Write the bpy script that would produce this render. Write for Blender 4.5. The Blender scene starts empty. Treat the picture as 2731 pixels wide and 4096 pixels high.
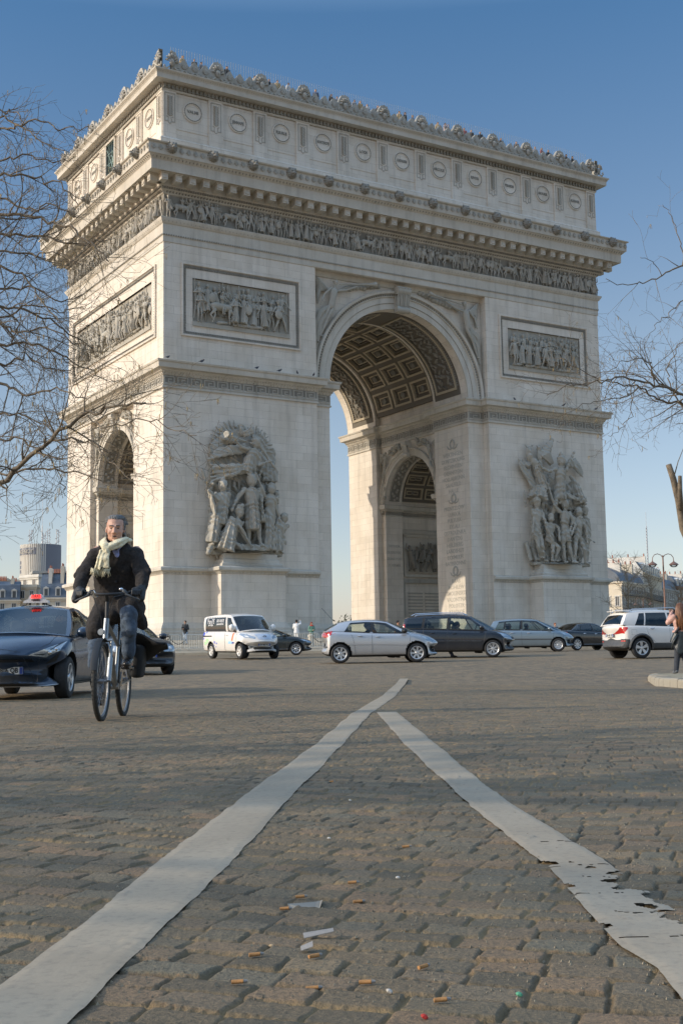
import bpy, bmesh, math, random, mathutils
import numpy as np
from mathutils import Vector, Matrix, Euler
from mathutils.bvhtree import BVHTree
R = math.radians
PI = math.pi
sc = bpy.context.scene
col = sc.collection
# ---------------- camera, light, exposure ----------------
CZ = .47
PITCH, ROLL, FPX = .120643, -.0162148, 4985.2
cam = bpy.data.cameras.new('camera'); co = bpy.data.objects.new('camera', cam); col.objects.link(co); sc.camera = co
cp_, sp_ = math.cos(PITCH), math.sin(PITCH)
fw_ = Vector((0, cp_, sp_)); r0_ = Vector((1, 0, 0)); u0_ = r0_.cross(fw_)
r_ = math.cos(ROLL)*r0_ + math.sin(ROLL)*u0_; u_ = -math.sin(ROLL)*r0_ + math.cos(ROLL)*u0_
M3 = Matrix((r_, u_, -fw_)).transposed()
co.matrix_world = Matrix.Translation((0, 0, CZ)) @ M3.to_4x4()
cam.sensor_fit = 'VERTICAL'; cam.sensor_height = 36; cam.lens = FPX/4096*36
cam.clip_start = .05; cam.clip_end = 6000
SUN_AZ, SUN_EL = 193.25, 21.7      # direction towards the sun, degrees counter-clockwise from +X
w = bpy.data.worlds.new('World'); sc.world = w; w.use_nodes = True
nt = w.node_tree; nt.nodes.clear()
o_ = nt.nodes.new('ShaderNodeOutputWorld'); b_ = nt.nodes.new('ShaderNodeBackground'); s_ = nt.nodes.new('ShaderNodeTexSky')
s_.sky_type = 'NISHITA'; s_.sun_disc = False; s_.sun_elevation = R(SUN_EL); s_.sun_rotation = R(90-SUN_AZ)
s_.air_density = 1.0; s_.dust_density = 0.7; s_.ozone_density = 1.6; s_.altitude = 60
b_.inputs['Strength'].default_value = .15
tc_ = nt.nodes.new('ShaderNodeTexCoord'); sx_ = nt.nodes.new('ShaderNodeSeparateXYZ'); rp_ = nt.nodes.new('ShaderNodeValToRGB'); mx_ = nt.nodes.new('ShaderNodeMix'); mx_.data_type = 'RGBA'; mx_.blend_type = 'MULTIPLY'; mx_.clamp_result = False
e_ = rp_.color_ramp.elements
for k_ in range(4): e_.new(.5)
for k_, (p_, c_) in enumerate([(0, (.228, .196, .245)), (.07, (.247, .220, .227)), (.25, (.236, .217, .207)), (.48, (.125, .184, .219)), (.62, (.80, .72, .62)), (1, (1, .92, .8))]): e_[k_].position = p_; e_[k_].color = (*c_, 1)
nt.links.new(tc_.outputs['Generated'], sx_.inputs[0]); nt.links.new(sx_.outputs[2], rp_.inputs[0]); mx_.inputs[0].default_value = 1
v2_ = nt.nodes.new('ShaderNodeVectorMath'); v2_.operation = 'SCALE'; v2_.inputs['Scale'].default_value = 1.9
nt.links.new(rp_.outputs[0], v2_.inputs[0]); nt.links.new(s_.outputs[0], mx_.inputs[6]); nt.links.new(v2_.outputs[0], mx_.inputs[7])
nt.links.new(mx_.outputs[2], b_.inputs[0]); nt.links.new(b_.outputs[0], o_.inputs[0])
sl = bpy.data.lights.new('sun', 'SUN'); sl.energy = 1.44; sl.angle = R(.55); sl.color = (1, .88, .72)
so = bpy.data.objects.new('sun', sl); col.objects.link(so)
sd = Vector((math.cos(R(SUN_AZ))*math.cos(R(SUN_EL)), math.sin(R(SUN_AZ))*math.cos(R(SUN_EL)), math.sin(R(SUN_EL))))
so.rotation_euler = sd.to_track_quat('Z', 'Y').to_euler(); so.location = (-30, -10, 60)
sc.view_settings.view_transform = 'Standard'; sc.view_settings.look = 'None'
sc.view_settings.gamma = 1; sc.view_settings.use_curve_mapping = False; sc.view_settings.exposure = 1.25
sc.cycles.max_bounces = 8; sc.cycles.transparent_max_bounces = 12

# ---------------- helpers ----------------
GY = [-50, 0, 18, 24, 32, 42, 48, 51, 61, 65, 84, 86.5, 92, 97, 160]; GZ = [0, 0, 0, .06, .24, .46, .60, .72, .87, .93, 1.16, 1.22, 1.9, 2.32, 2.36]
def G(x, y):
    z = float(np.interp(y, GY, GZ))
    return z - .20*math.exp(-((x-9)/5)**2-((y-26)/7)**2)
def Gv(x, y):
    z = np.interp(y, GY, GZ)
    return z - .20*np.exp(-((x-9)/5)**2-((y-26)/7)**2)
V = Vector
def frame(d, up=(0, 0, 1)):
    d = V(d).normalized(); up = V(up)
    if abs(d.dot(up)) > .97: up = V((1, 0, 0)) if abs(d.x) < .9 else V((0, 1, 0))
    a = up.cross(d).normalized(); return a, d.cross(a)
class MB:
    def __init__(s): s.v = []; s.f = []; s.m = []; s.cm = 0; s.T = None
    def add(s, vs, fs):
        n = len(s.v)
        if s.T is not None: vs = [s.T @ V(p) for p in vs]
        s.v.extend([tuple(p) for p in vs]); s.f.extend([tuple(i+n for i in f) for f in fs]); s.m.extend([s.cm]*len(fs))
    def box(s, x0, x1, y0, y1, z0, z1):
        s.add([(x, y, z) for x in (x0, x1) for y in (y0, y1) for z in (z0, z1)],
              [(0, 1, 3, 2), (4, 6, 7, 5), (0, 4, 5, 1), (2, 3, 7, 6), (0, 2, 6, 4), (1, 5, 7, 3)])
    def bbox(s, c, sz, b=.02, rot=None, seg=1):   # bevelled box
        bm = bmesh.new(); bmesh.ops.create_cube(bm, size=1)
        for v in bm.verts: v.co = V((v.co.x*sz[0], v.co.y*sz[1], v.co.z*sz[2]))
        bmesh.ops.bevel(bm, geom=bm.edges[:], offset=b, segments=seg, affect='EDGES', profile=.5)
        m = Matrix.Translation(c) @ (Euler(rot).to_matrix().to_4x4() if rot else Matrix())
        s.bm(bm, m)
    def bm(s, bm, m=None):
        bm.verts.index_update()
        s.add([(m @ v.co) if m else v.co for v in bm.verts], [tuple(v.index for v in f.verts) for f in bm.faces]); bm.free()
    def obox(s, c, sz, rot=(0, 0, 0)):
        m = Euler(rot).to_matrix(); c = V(c); h = [k/2 for k in sz]
        s.add([c + m @ V((a*h[0], b*h[1], d*h[2])) for a in (-1, 1) for b in (-1, 1) for d in (-1, 1)],
              [(0, 1, 3, 2), (4, 6, 7, 5), (0, 4, 5, 1), (2, 3, 7, 6), (0, 2, 6, 4), (1, 5, 7, 3)])
    def tube(s, pts, rad, n=6, cap=True, closed=False):
        pts = [V(p) for p in pts]; k = len(pts)
        if not hasattr(rad, '__len__'): rad = [rad]*k
        vs = []; pa = None
        for i, p in enumerate(pts):
            d = (pts[(i+1) % k]-pts[i-1]) if closed else (pts[min(i+1, k-1)]-pts[max(i-1, 0)])
            if d.length < 1e-9: d = V((0, 0, 1))
            d.normalize()
            if pa is None: a, b = frame(d)
            else:
                a = pa - d*pa.dot(d)
                if a.length < 1e-6: a, b = frame(d)
                a.normalize(); b = d.cross(a)
            pa = a
            r = rad[i]; ra, rb = r if hasattr(r, '__len__') else (r, r)
            for j in range(n):
                t = 2*PI*j/n; vs.append(p + a*(ra*math.cos(t)) + b*(rb*math.sin(t)))
        fs = []
        for i in range(k if closed else k-1):
            for j in range(n):
                j2 = (j+1) % n; i2 = (i+1) % k
                fs.append((i*n+j, i*n+j2, i2*n+j2, i2*n+j))
        if cap and not closed: fs.append(tuple(range(n-1, -1, -1))); fs.append(tuple((k-1)*n+j for j in range(n)))
        s.add(vs, fs)
    def caps(s, p0, r0, p1, r1, n=8):   # capsule with round ends
        p0 = V(p0); p1 = V(p1); d = (p1-p0); L = d.length
        if L < 1e-6: return s.ball(p0, (r0,)*3)
        d /= L
        P = [p0-d*r0*.98, p0-d*r0*.7, p0, p1, p1+d*r1*.7, p1+d*r1*.98]
        s.tube(P, [r0*.2, r0*.71, r0, r1, r1*.71, r1*.2], n)
    def ball(s, c, r, n=10, m=7, rot=None):
        c = V(c); rm = Euler(rot).to_matrix() if rot else None
        if not hasattr(r, '__len__'): r = (r, r, r)
        vs = []; fs = []
        for i in range(m+1):
            t = PI*i/m
            for j in range(n):
                p = 2*PI*j/n; q = V((r[0]*math.sin(t)*math.cos(p), r[1]*math.sin(t)*math.sin(p), r[2]*math.cos(t)))
                vs.append(c + (rm @ q if rm else q))
        for i in range(m):
            for j in range(n): fs.append((i*n+j, (i+1)*n+j, (i+1)*n+(j+1) % n, i*n+(j+1) % n))
        s.add(vs, fs)
    def lathe(s, prof, c=(0, 0, 0), ax=(0, 0, 1), n=16, fold=None):  # prof: (r, h)
        a, b = frame(ax); d = V(ax).normalized(); c = V(c); vs = []; fs = []
        for i, (r, h) in enumerate(prof):
            for j in range(n):
                t = 2*PI*j/n; rr = r
                if fold: rr = r*(1+fold[1]*math.cos(fold[0]*t+i*fold[2])*i/len(prof))
                vs.append(c + d*h + a*(rr*math.cos(t)) + b*(rr*math.sin(t)))
        for i in range(len(prof)-1):
            for j in range(n): fs.append((i*n+j, i*n+(j+1) % n, (i+1)*n+(j+1) % n, (i+1)*n+j))
        fs.append(tuple(range(n-1, -1, -1))); fs.append(tuple((len(prof)-1)*n+j for j in range(n)))
        s.add(vs, fs)
    def prism(s, poly, f, d0, d1):   # poly 2-D -> f(u,v,d)
        n = len(poly); vs = [f(u, v, d0) for u, v in poly]+[f(u, v, d1) for u, v in poly]
        s.add(vs, [tuple(range(n-1, -1, -1)), tuple(range(n, 2*n))]+[(i, (i+1) % n, n+(i+1) % n, n+i) for i in range(n)])
    def grid(s, f, nu, nv, flip=False):
        vs = [f(i/nu, j/nv) for i in range(nu+1) for j in range(nv+1)]; fs = []
        for i in range(nu):
            for j in range(nv):
                q = (i*(nv+1)+j, (i+1)*(nv+1)+j, (i+1)*(nv+1)+j+1, i*(nv+1)+j+1); fs.append(q[::-1] if flip else q)
        s.add(vs, fs)
    def sweep(s, path, prof, closed=True):   # path 2-D polygon ccw, prof (offset outwards, z) -> moulding with mitres
        n = len(path); vs = []; k = len(prof)
        for i, p in enumerate(path):
            a = V(path[i-1]) if (closed or i > 0) else None; b = V(p); c = V(path[(i+1) % n]) if (closed or i < n-1) else None
            def nrm(u, v): d = (v-u).normalized(); return V((d.y, -d.x))
            if a is None: m = nrm(b, c)
            elif c is None: m = nrm(a, b)
            else:
                n1 = nrm(a, b); n2 = nrm(b, c); m = (n1+n2)
                m = m/max(.3, (1+n1.dot(n2)))
            for o, z in prof: vs.append((b.x+m.x*o, b.y+m.y*o, z))
        fs = []
        for i in range(n if closed else n-1):
            for j in range(k-1): fs.append((i*k+j, ((i+1) % n)*k+j, ((i+1) % n)*k+j+1, i*k+j+1))
        if not closed: fs.append(tuple(range(k-1, -1, -1))); fs.append(tuple((n-1)*k+j for j in range(k)))
        s.add(vs, fs)
    def merge(s, o, T=None):
        n = len(s.v); s.v.extend([tuple(T @ V(p)) for p in o.v] if T is not None else o.v)
        s.f.extend([tuple(i+n for i in f) for f in o.f]); s.m.extend(o.m if max(o.m, default=0) else [s.cm]*len(o.f))
    def mesh(s, name, fix=True):
        me = bpy.data.meshes.new(name); me.from_pydata(s.v, [], s.f)
        if fix:
            bm = bmesh.new(); bm.from_mesh(me)
            bmesh.ops.recalc_face_normals(bm, faces=bm.faces[:]); bm.to_mesh(me); bm.free()
        if len(me.polygons) == len(s.m): me.polygons.foreach_set('material_index', s.m)
        return me
    def build(s, name, mat, parent=None, smooth=None, loc=None, fix=True):
        me = s.mesh(name, fix)
        return link(me, name, mat, parent, smooth, loc)
def link(me, name, mat, parent=None, smooth=None, loc=None):
    for m in (mat if isinstance(mat, (list, tuple)) else [mat]): me.materials.append(m)
    if smooth is not None:
        me.shade_smooth()
        if smooth < 180: me.set_sharp_from_angle(angle=R(smooth))
    o = bpy.data.objects.new(name, me); col.objects.link(o)
    if parent: o.parent = parent
    if loc: o.location = loc
    return o
def baked(me, mods):   # apply modifiers to a mesh datablock, return new mesh
    o = bpy.data.objects.new('tmp', me); col.objects.link(o)
    for t, kw in mods:
        m = o.modifiers.new('m', t)
        for k, v in kw.items(): setattr(m, k, v)
    dg = bpy.context.evaluated_depsgraph_get(); dg.update()
    r = bpy.data.meshes.new_from_object(o.evaluated_get(dg), depsgraph=dg)
    bpy.data.objects.remove(o); return r
def boolean(me, cutters, op='DIFFERENCE'):
    for c in cutters:
        oc = bpy.data.objects.new('cut', c); col.objects.link(oc)
        me = baked(me, [('BOOLEAN', dict(object=oc, operation=op, solver='EXACT'))])
        bpy.data.objects.remove(oc)
    return me
def thing(name, label, cat, loc=(0, 0, 0), rz=0, group=None, sc_=None):
    o = bpy.data.objects.new(name, None); col.objects.link(o); o.location = loc; o.rotation_euler = (0, 0, rz)
    o.empty_display_size = .2
    if sc_: o.scale = (sc_,)*3
    return tag(o, label, cat, group)
def tag(o, label=None, cat=None, group=None, kind=None):
    if label: o['label'] = label
    if cat: o['category'] = cat
    if group: o['group'] = group
    if kind: o['kind'] = kind
    return o
def copytree(o, parent=None, label=None):
    c = o.copy(); col.objects.link(c); c.parent = parent
    if label: c['label'] = label
    for ch in o.children: copytree(ch, c)
    return c
def text_mb(txt, size, f, depth=.01, align='CENTER', spacing=1.0, bold=0, sx=1.0):
    """text as mesh; f maps (u,v,d) to 3-D"""
    cu = bpy.data.curves.new('t', 'FONT'); cu.body = txt; cu.size = size; cu.align_x = align; cu.align_y = 'CENTER'
    cu.extrude = depth/2; cu.space_character = spacing; cu.offset = bold; cu.resolution_u = 2
    o = bpy.data.objects.new('t', cu); col.objects.link(o)
    dg = bpy.context.evaluated_depsgraph_get(); me = bpy.data.meshes.new_from_object(o.evaluated_get(dg))
    bpy.data.objects.remove(o); m = MB()
    m.add([f(v.co.x*sx, v.co.y, v.co.z) for v in me.vertices], [tuple(p.vertices) for p in me.polygons])
    return m

# ---------------- materials ----------------
class NT:
    def __init__(s, name):
        s.m = bpy.data.materials.new(name); s.m.use_nodes = True; s.t = s.m.node_tree; s.b = s.t.nodes['Principled BSDF']
    def n(s, typ, ins={}, **kw):
        x = s.t.nodes.new('ShaderNode'+typ)
        for k, v in kw.items(): setattr(x, k, v)
        for k, v in ins.items():
            if isinstance(v, tuple) and hasattr(v[0], 'outputs'): s.t.links.new(v[0].outputs[v[1]], x.inputs[k])
            elif hasattr(v, 'outputs'): s.t.links.new(v.outputs[0], x.inputs[k])
            else: x.inputs[k].default_value = v
        return x
    def ramp(s, fac, stops):
        x = s.n('ValToRGB', {'Fac': fac}); e = x.color_ramp.elements
        while len(e) < len(stops): e.new(.5)
        for i, (p, c) in enumerate(stops): e[i].position = p; e[i].color = (*c, 1) if len(c) == 3 else c
        return x
    def mix(s, fac, a, b, mode='MIX'):
        x = s.n('Mix', data_type='RGBA', blend_type=mode)
        for k, v in ((0, fac), (6, a), (7, b)):
            if hasattr(v, 'outputs'): s.t.links.new(v.outputs[2] if v.bl_idname == 'ShaderNodeMix' else v.outputs[0], x.inputs[k])
            elif isinstance(v, tuple) and hasattr(v[0], 'outputs'): s.t.links.new(v[0].outputs[v[1]], x.inputs[k])
            else: x.inputs[k].default_value = (*v, 1) if isinstance(v, tuple) and len(v) == 3 else v
        return x
    def out(s, k, v):
        if hasattr(v, 'outputs'): s.t.links.new(v.outputs[2] if v.bl_idname == 'ShaderNodeMix' else v.outputs[0], s.b.inputs[k])
        else: s.b.inputs[k].default_value = (*v, 1) if isinstance(v, tuple) and len(v) == 3 else v
    def bump(s, h, st=.3, d=.01):
        x = s.n('Bump', {'Height': h, 'Strength': st, 'Distance': d}); s.out('Normal', x); return x
def mat(name, c, rough=.6, metal=0, var=.15, scale=8, bump=0, bs=None, **kw):
    t = NT(name); tc = t.n('TexCoord')
    no = t.n('TexNoise', {'Vector': (tc, 3), 'Scale': scale, 'Detail': 6, 'Roughness': .6})
    lo = tuple(k*(1-var) for k in c); hi = tuple(min(1, k*(1+var)) for k in c)
    t.out('Base Color', t.ramp(no, [(.3, lo), (.7, hi)]))
    t.out('Roughness', rough); t.out('Metallic', metal)
    if bump: t.bump(t.n('TexNoise', {'Vector': (tc, 3), 'Scale': bs or scale*4, 'Detail': 4}), bump, .01)
    for k, v in kw.items(): t.out(k.replace('_', ' '), v)
    return t.m
def stone(name, c, course=.62, width=1.5, brick=True, dirt=.25, bs=1.0, rough=.85, dirtcol=(.13, .12, .10), lines=.5):
    """masonry: u = x+y runs along any axis-aligned wall, v = z"""
    t = NT(name); tc = t.n('TexCoord'); sx = t.n('SeparateXYZ', {0: (tc, 3)})
    u = t.n('Math', {0: (sx, 0), 1: (sx, 1)}, operation='ADD'); v = t.n('CombineXYZ', {0: u, 1: (sx, 2), 2: 0.})
    n1 = t.n('TexNoise', {'Vector': (tc, 3), 'Scale': .35, 'Detail': 8, 'Roughness': .65})
    n2 = t.n('TexNoise', {'Vector': (tc, 3), 'Scale': 9., 'Detail': 5, 'Roughness': .7})
    mp = t.n('Mapping', {'Vector': (tc, 3), 'Scale': (1.3, 1.3, .09)})
    n3 = t.n('TexNoise', {'Vector': mp, 'Scale': 1.4, 'Detail': 6, 'Roughness': .6})
    base = t.mix(t.ramp(n1, [(.35, (0, 0, 0)), (.68, (1, 1, 1))]), tuple(k*f for k, f in zip(c, (.88, .86, .82))), tuple(min(1, k*f) for k, f in zip(c, (1.06, 1.07, 1.08))))
    base = t.mix(t.ramp(n2, [(.3, (.35,)*3), (.7, (0,)*3)]), base, tuple(k*.72 for k in c))
    if brick:
        br = t.n('TexBrick', {'Vector': v, 'Color1': (.89, .875, .85, 1), 'Color2': (1.05, 1.045, 1.035, 1), 'Mortar': (.68, .66, .63, 1), 'Scale': 1., 'Mortar Size': .012, 'Mortar Smooth': .3,
                              'Bias': .35, 'Brick Width': width, 'Row Height': course}, offset=.43, offset_frequency=2, squash=1.25, squash_frequency=3)
        nz = t.n('TexNoise', {'Vector': v, 'Scale': .8, 'Detail': 2})
        base = t.mix(t.ramp(nz, [(.35, (lines*.5,)*3), (.6, (1,)*3)]), base, t.mix(1., base, (br, 0), 'MULTIPLY'))
    base = t.mix(t.n('Math', {0: t.ramp(n3, [(.5, (0,)*3), (.75, (1,)*3)]), 1: dirt}, operation='MULTIPLY'), base, dirtcol)
    t.out('Base Color', base); t.out('Roughness', rough); t.out('Specular IOR Level', .2)
    h = t.n('Math', {0: n2, 1: .5}, operation='MULTIPLY')
    if brick: h = t.n('Math', {0: h, 1: (t.n('Math', {0: (br, 1), 1: -1.}, operation='MULTIPLY'), 0)}, operation='ADD')
    t.bump(h, .35*bs, .02)
    return t.m
# ---------------- ground ----------------
def hsh(i, j, k=0):
    h = (i.astype(np.int64)*374761393 + j.astype(np.int64)*668265263 + k*1442695041) & 0x7fffffff
    h = ((h ^ (h >> 13))*1274126177) & 0x7fffffff
    return ((h ^ (h >> 16)) & 0xffff)/65535.
def vnoise(x, y, k=0):
    xi = np.floor(x); yi = np.floor(y); fx = x-xi; fy = y-yi; fx = fx*fx*(3-2*fx); fy = fy*fy*(3-2*fy)
    a = hsh(xi, yi, k); b = hsh(xi+1, yi, k); c = hsh(xi, yi+1, k); d = hsh(xi+1, yi+1, k)
    return (a*(1-fx)+b*fx)*(1-fy)+(c*(1-fx)+d*fx)*fy
def cobble(x, y):
    """height, joint mask and random tone of the setts at world x, y"""
    X = x + .05*(vnoise(x*.9, y*.9, 1)-.5)*2 + .012*(vnoise(x*9, y*9, 5)-.5)
    Y = y + .10*(vnoise(x*.7+9, y*.7, 2)-.5)*2 + .05*np.sin(x*.8+.6) + .012*(vnoise(x*9, y*9, 6)-.5)
    wv = .16*np.sin(1.35*X+.4)+.22*X; v = (Y+wv)/.102; u = X-.30*Y-.05*np.sin(1.7*Y)
    i = np.floor(v); fv = v-i; w_ = .100+.03*hsh(i, i*0, 3)
    u2 = u/w_ + hsh(i, i*0, 4)*5; j = np.floor(u2)
    e0 = .22*(hsh(i, j, 7)-.5); e1 = 1+.22*(hsh(i, j+1, 7)-.5)
    fu = u2-j; lo = fu < e0; hi = fu > e1
    j = np.where(lo, j-1, np.where(hi, j+1, j)); 
    e0 = .22*(hsh(i, j, 7)-.5); e1 = 1+.22*(hsh(i, j+1, 7)-.5); fu = u2-j
    du = np.minimum(fu-e0, e1-fu)*w_; dv = np.minimum(fv, 1-fv)*.102
    j1 = .0008+.0025*hsh(i, j, 8)
    d = np.minimum(du, dv) - j1 + .006*(vnoise(x*40, y*40, 9)-.5)
    cr_ = np.minimum(du, dv) - j1
    cr_ = cr_ + .004*(vnoise(x*40, y*40, 21)-.5)
    t = np.clip(cr_/.0055, 0, 1); prof = 1-(1-t)**3
    tone = hsh(i, j, 11); amp = .008+.006*hsh(i, j, 12)
    tilt = ((fu-.5)*(hsh(i, j, 13)-.5)*.008 + (fv-.5)*(hsh(i, j, 14)-.5)*.008)
    h = prof*(amp + tilt*1.) + .0028*(vnoise(x*24, y*28, 15)-.5) + .0018*(vnoise(x*90, y*90, 16)-.5)
    fill = .35+.65*vnoise(x*1.3, y*1.1, 17)      # sandy joints, some filled to the brim
    h = np.maximum(h, amp*(.45+.5*fill)-.003)
    und = .012*(vnoise(x*1.2, y*1.2, 18)-.5)
    return h+und-.013, np.clip(1-cr_/.0045, 0, 1)*1., tone
def np_mesh(name, Vt, nu, nv, attrs={}):
    """grid (nu+1)x(nv+1) of verts as a mesh with float attributes"""
    me = bpy.data.meshes.new(name); me.vertices.add(len(Vt)); me.vertices.foreach_set('co', Vt.astype(np.float32).ravel())
    i, j = np.meshgrid(np.arange(nu), np.arange(nv), indexing='ij'); a = (i*(nv+1)+j).ravel()
    q = np.stack([a, a+nv+1, a+nv+2, a+1], 1); n = len(q)
    me.loops.add(n*4); me.loops.foreach_set('vertex_index', q.ravel().astype(np.int32))
    me.polygons.add(n); me.polygons.foreach_set('loop_start', np.arange(0, n*4, 4, dtype=np.int32))
    me.update(calc_edges=True); me.validate()
    for k, d in attrs.items():
        at = me.attributes.new(k, 'FLOAT', 'POINT'); at.data.foreach_set('value', d.astype(np.float32).ravel())
    return me
# material of the setts
def sett_mat(name, near):
    t = NT(name); tc = t.n('TexCoord')
    n1 = t.n('TexNoise', {'Vector': (tc, 3), 'Scale': 1.1 if near else .12, 'Detail': 5})
    n2 = t.n('TexNoise', {'Vector': (tc, 3), 'Scale': 150. if near else 6, 'Detail': 4, 'Roughness': .75})
    if near:
        to = t.n('Attribute', attribute_name='tone'); jo = t.n('Attribute', attribute_name='joint')
        c = t.ramp((to, 2), [(0, (.062, .062, .056)), (.25, (.115, .098, .076)), (.5, (.088, .088, .078)), (.72, (.155, .115, .085)), (.9, (.098, .102, .094)), (1, (.165, .135, .10))])
        c = t.mix(t.ramp(n2, [(.36, (.8,)*3), (.52, (0,)*3)]), c, (.042, .040, .032))
        c = t.mix(t.ramp(n2, [(.56, (0,)*3), (.72, (.7,)*3)]), c, (.23, .195, .14))
        jc = t.mix(t.ramp(n1, [(.38, (0,)*3), (.55, (1,)*3)]), (.048, .041, .030), (.20, .155, .09))
        jm = t.n('Math', {0: (jo, 2), 1: .9}, operation='MULTIPLY')
        c = t.mix(jm, c, jc)
        c = t.mix(t.ramp(n1, [(.4, (0,)*3), (.7, (.25,)*3)]), c, (.14, .115, .082))
    else:
        mp = t.n('Mapping', {'Vector': (tc, 3), 'Scale': (5., 2.2, 1)})
        n3 = t.n('TexVoronoi', {'Vector': mp, 'Scale': 1.}); n4 = t.n('TexNoise', {'Vector': mp, 'Scale': .9, 'Detail': 5, 'Roughness': .8})
        c = t.ramp((n3, 1), [(0, (.082, .076, .065)), (.5, (.118, .106, .09)), (1, (.16, .132, .10))])
        c = t.mix(t.ramp(n4, [(.38, (.7,)*3), (.55, (0,)*3)]), c, (.055, .051, .044))
        c = t.mix(t.ramp(n1, [(.42, (0,)*3), (.62, (.6,)*3)]), c, (.125, .108, .085))
        n2 = n4
    c = t.mix(1., c, (1.80, 1.53, 1.13), 'MULTIPLY')
    t.out('Base Color', c); t.out('Roughness', t.ramp(n2, [(.3, (.62,)*3), (.7, (.82,)*3)])); t.out('Specular IOR Level', .35)
    t.bump(n2, .9 if near else .9, .006 if near else .05)
    return t.m
Mnear = sett_mat('granite_setts', True); Mfar = sett_mat('granite_setts_far', False)
NEAR1 = 24.
def near_ground():
    nu, nv = 1150, 800
    v = np.linspace(0, 1, nv+1); y = 1.25*(NEAR1/1.25)**v; s = np.linspace(-1, 1, nu+1)
    S, Y = np.meshgrid(s, y, indexing='ij'); X = S*(Y*.33+1.1)
    h, jo, to = cobble(X, Y)
    fade = np.clip((NEAR1-Y)/4, 0, 1)
    Z = Gv(X, Y) + h*fade
    me = np_mesh('cobbled_road', np.stack([X, Y, Z], -1).reshape(-1, 3), nu, nv, dict(tone=to, joint=jo))
    o = link(me, 'cobbled_road', Mnear, smooth=180); tag(o, kind='structure')
near_ground()
def far_ground():
    ys = np.concatenate([np.linspace(-60, 0, 8), np.linspace(2, 140, 90), [180, 260, 400, 700, 1300, 2500, 4500]])
    xs = np.concatenate([[-4000, -2000, -900, -400, -200, -120], np.linspace(-80, 80, 101), [120, 200, 400, 900, 2000, 4000]])
    X, Y = np.meshgrid(xs, ys, indexing='ij'); Z = Gv(X, Y)-.035*np.clip((NEAR1+6-Y)/6, 0, 1)-.004
    Z = Z - np.where((Y < NEAR1) & (abs(X) < Y*.33+1.5), .03, 0)
    Z = Z + np.where(Y > 60, .0, 0)
    me = np_mesh('road', np.stack([X, Y, Z], -1).reshape(-1, 3), len(xs)-1, len(ys)-1)
    o = link(me, 'road', Mfar, smooth=180); tag(o, kind='structure')
far_ground()
# painted give-way lines: thick worn thermoplastic following the stones
LL = [(1.2, 27.07), (.4, 16.16), (.06, 11.74), (-.18, 7.35), (-.32, 5.35), (-.4, 4.03), (-.46, 3.03), (-.49, 2.38), (-.52, 1.94), (-.56, 1.4)]
LR = [(1.37, 26.99), (.60, 16.16), (.24, 11.74), (-.02, 7.35), (-.145, 5.35), (-.225, 4.03), (-.28, 3.03), (-.335, 2.38), (-.36, 1.94), (-.39, 1.4)]
RL = [(.30, 12.0), (.34, 7.41), (.38, 5.37), (.41, 4.09), (.44, 3.31), (.46, 2.95), (.46, 2.75), (.45, 2.34), (.45, 2.13), (.47, 1.98), (.46, 1.81), (.46, 1.4)]
RR = [(.49, 12.0), (.52, 6.98), (.53, 4.87), (.56, 3.95), (.58, 3.42), (.605, 3.04), (.61, 2.76), (.615, 2.45), (.62, 2.26), (.625, 1.97), (.64, 1.4)]
tP = NT('road_paint'); tc_ = tP.n('TexCoord')
n1_ = tP.n('TexNoise', {'Vector': (tc_, 3), 'Scale': 2.2, 'Detail': 6}); n2_ = tP.n('TexNoise', {'Vector': (tc_, 3), 'Scale': 45., 'Detail': 5, 'Roughness': .7})
c_ = tP.ramp(n1_, [(.3, (.31, .25, .172)), (.65, (.39, .32, .225))]); c_ = tP.mix(tP.ramp(n2_, [(.3, (.55,)*3), (.5, (0,)*3)]), c_, (.18, .15, .11))
tP.out('Base Color', c_); tP.out('Roughness', .6); tP.bump(n2_, .25, .004)
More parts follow.
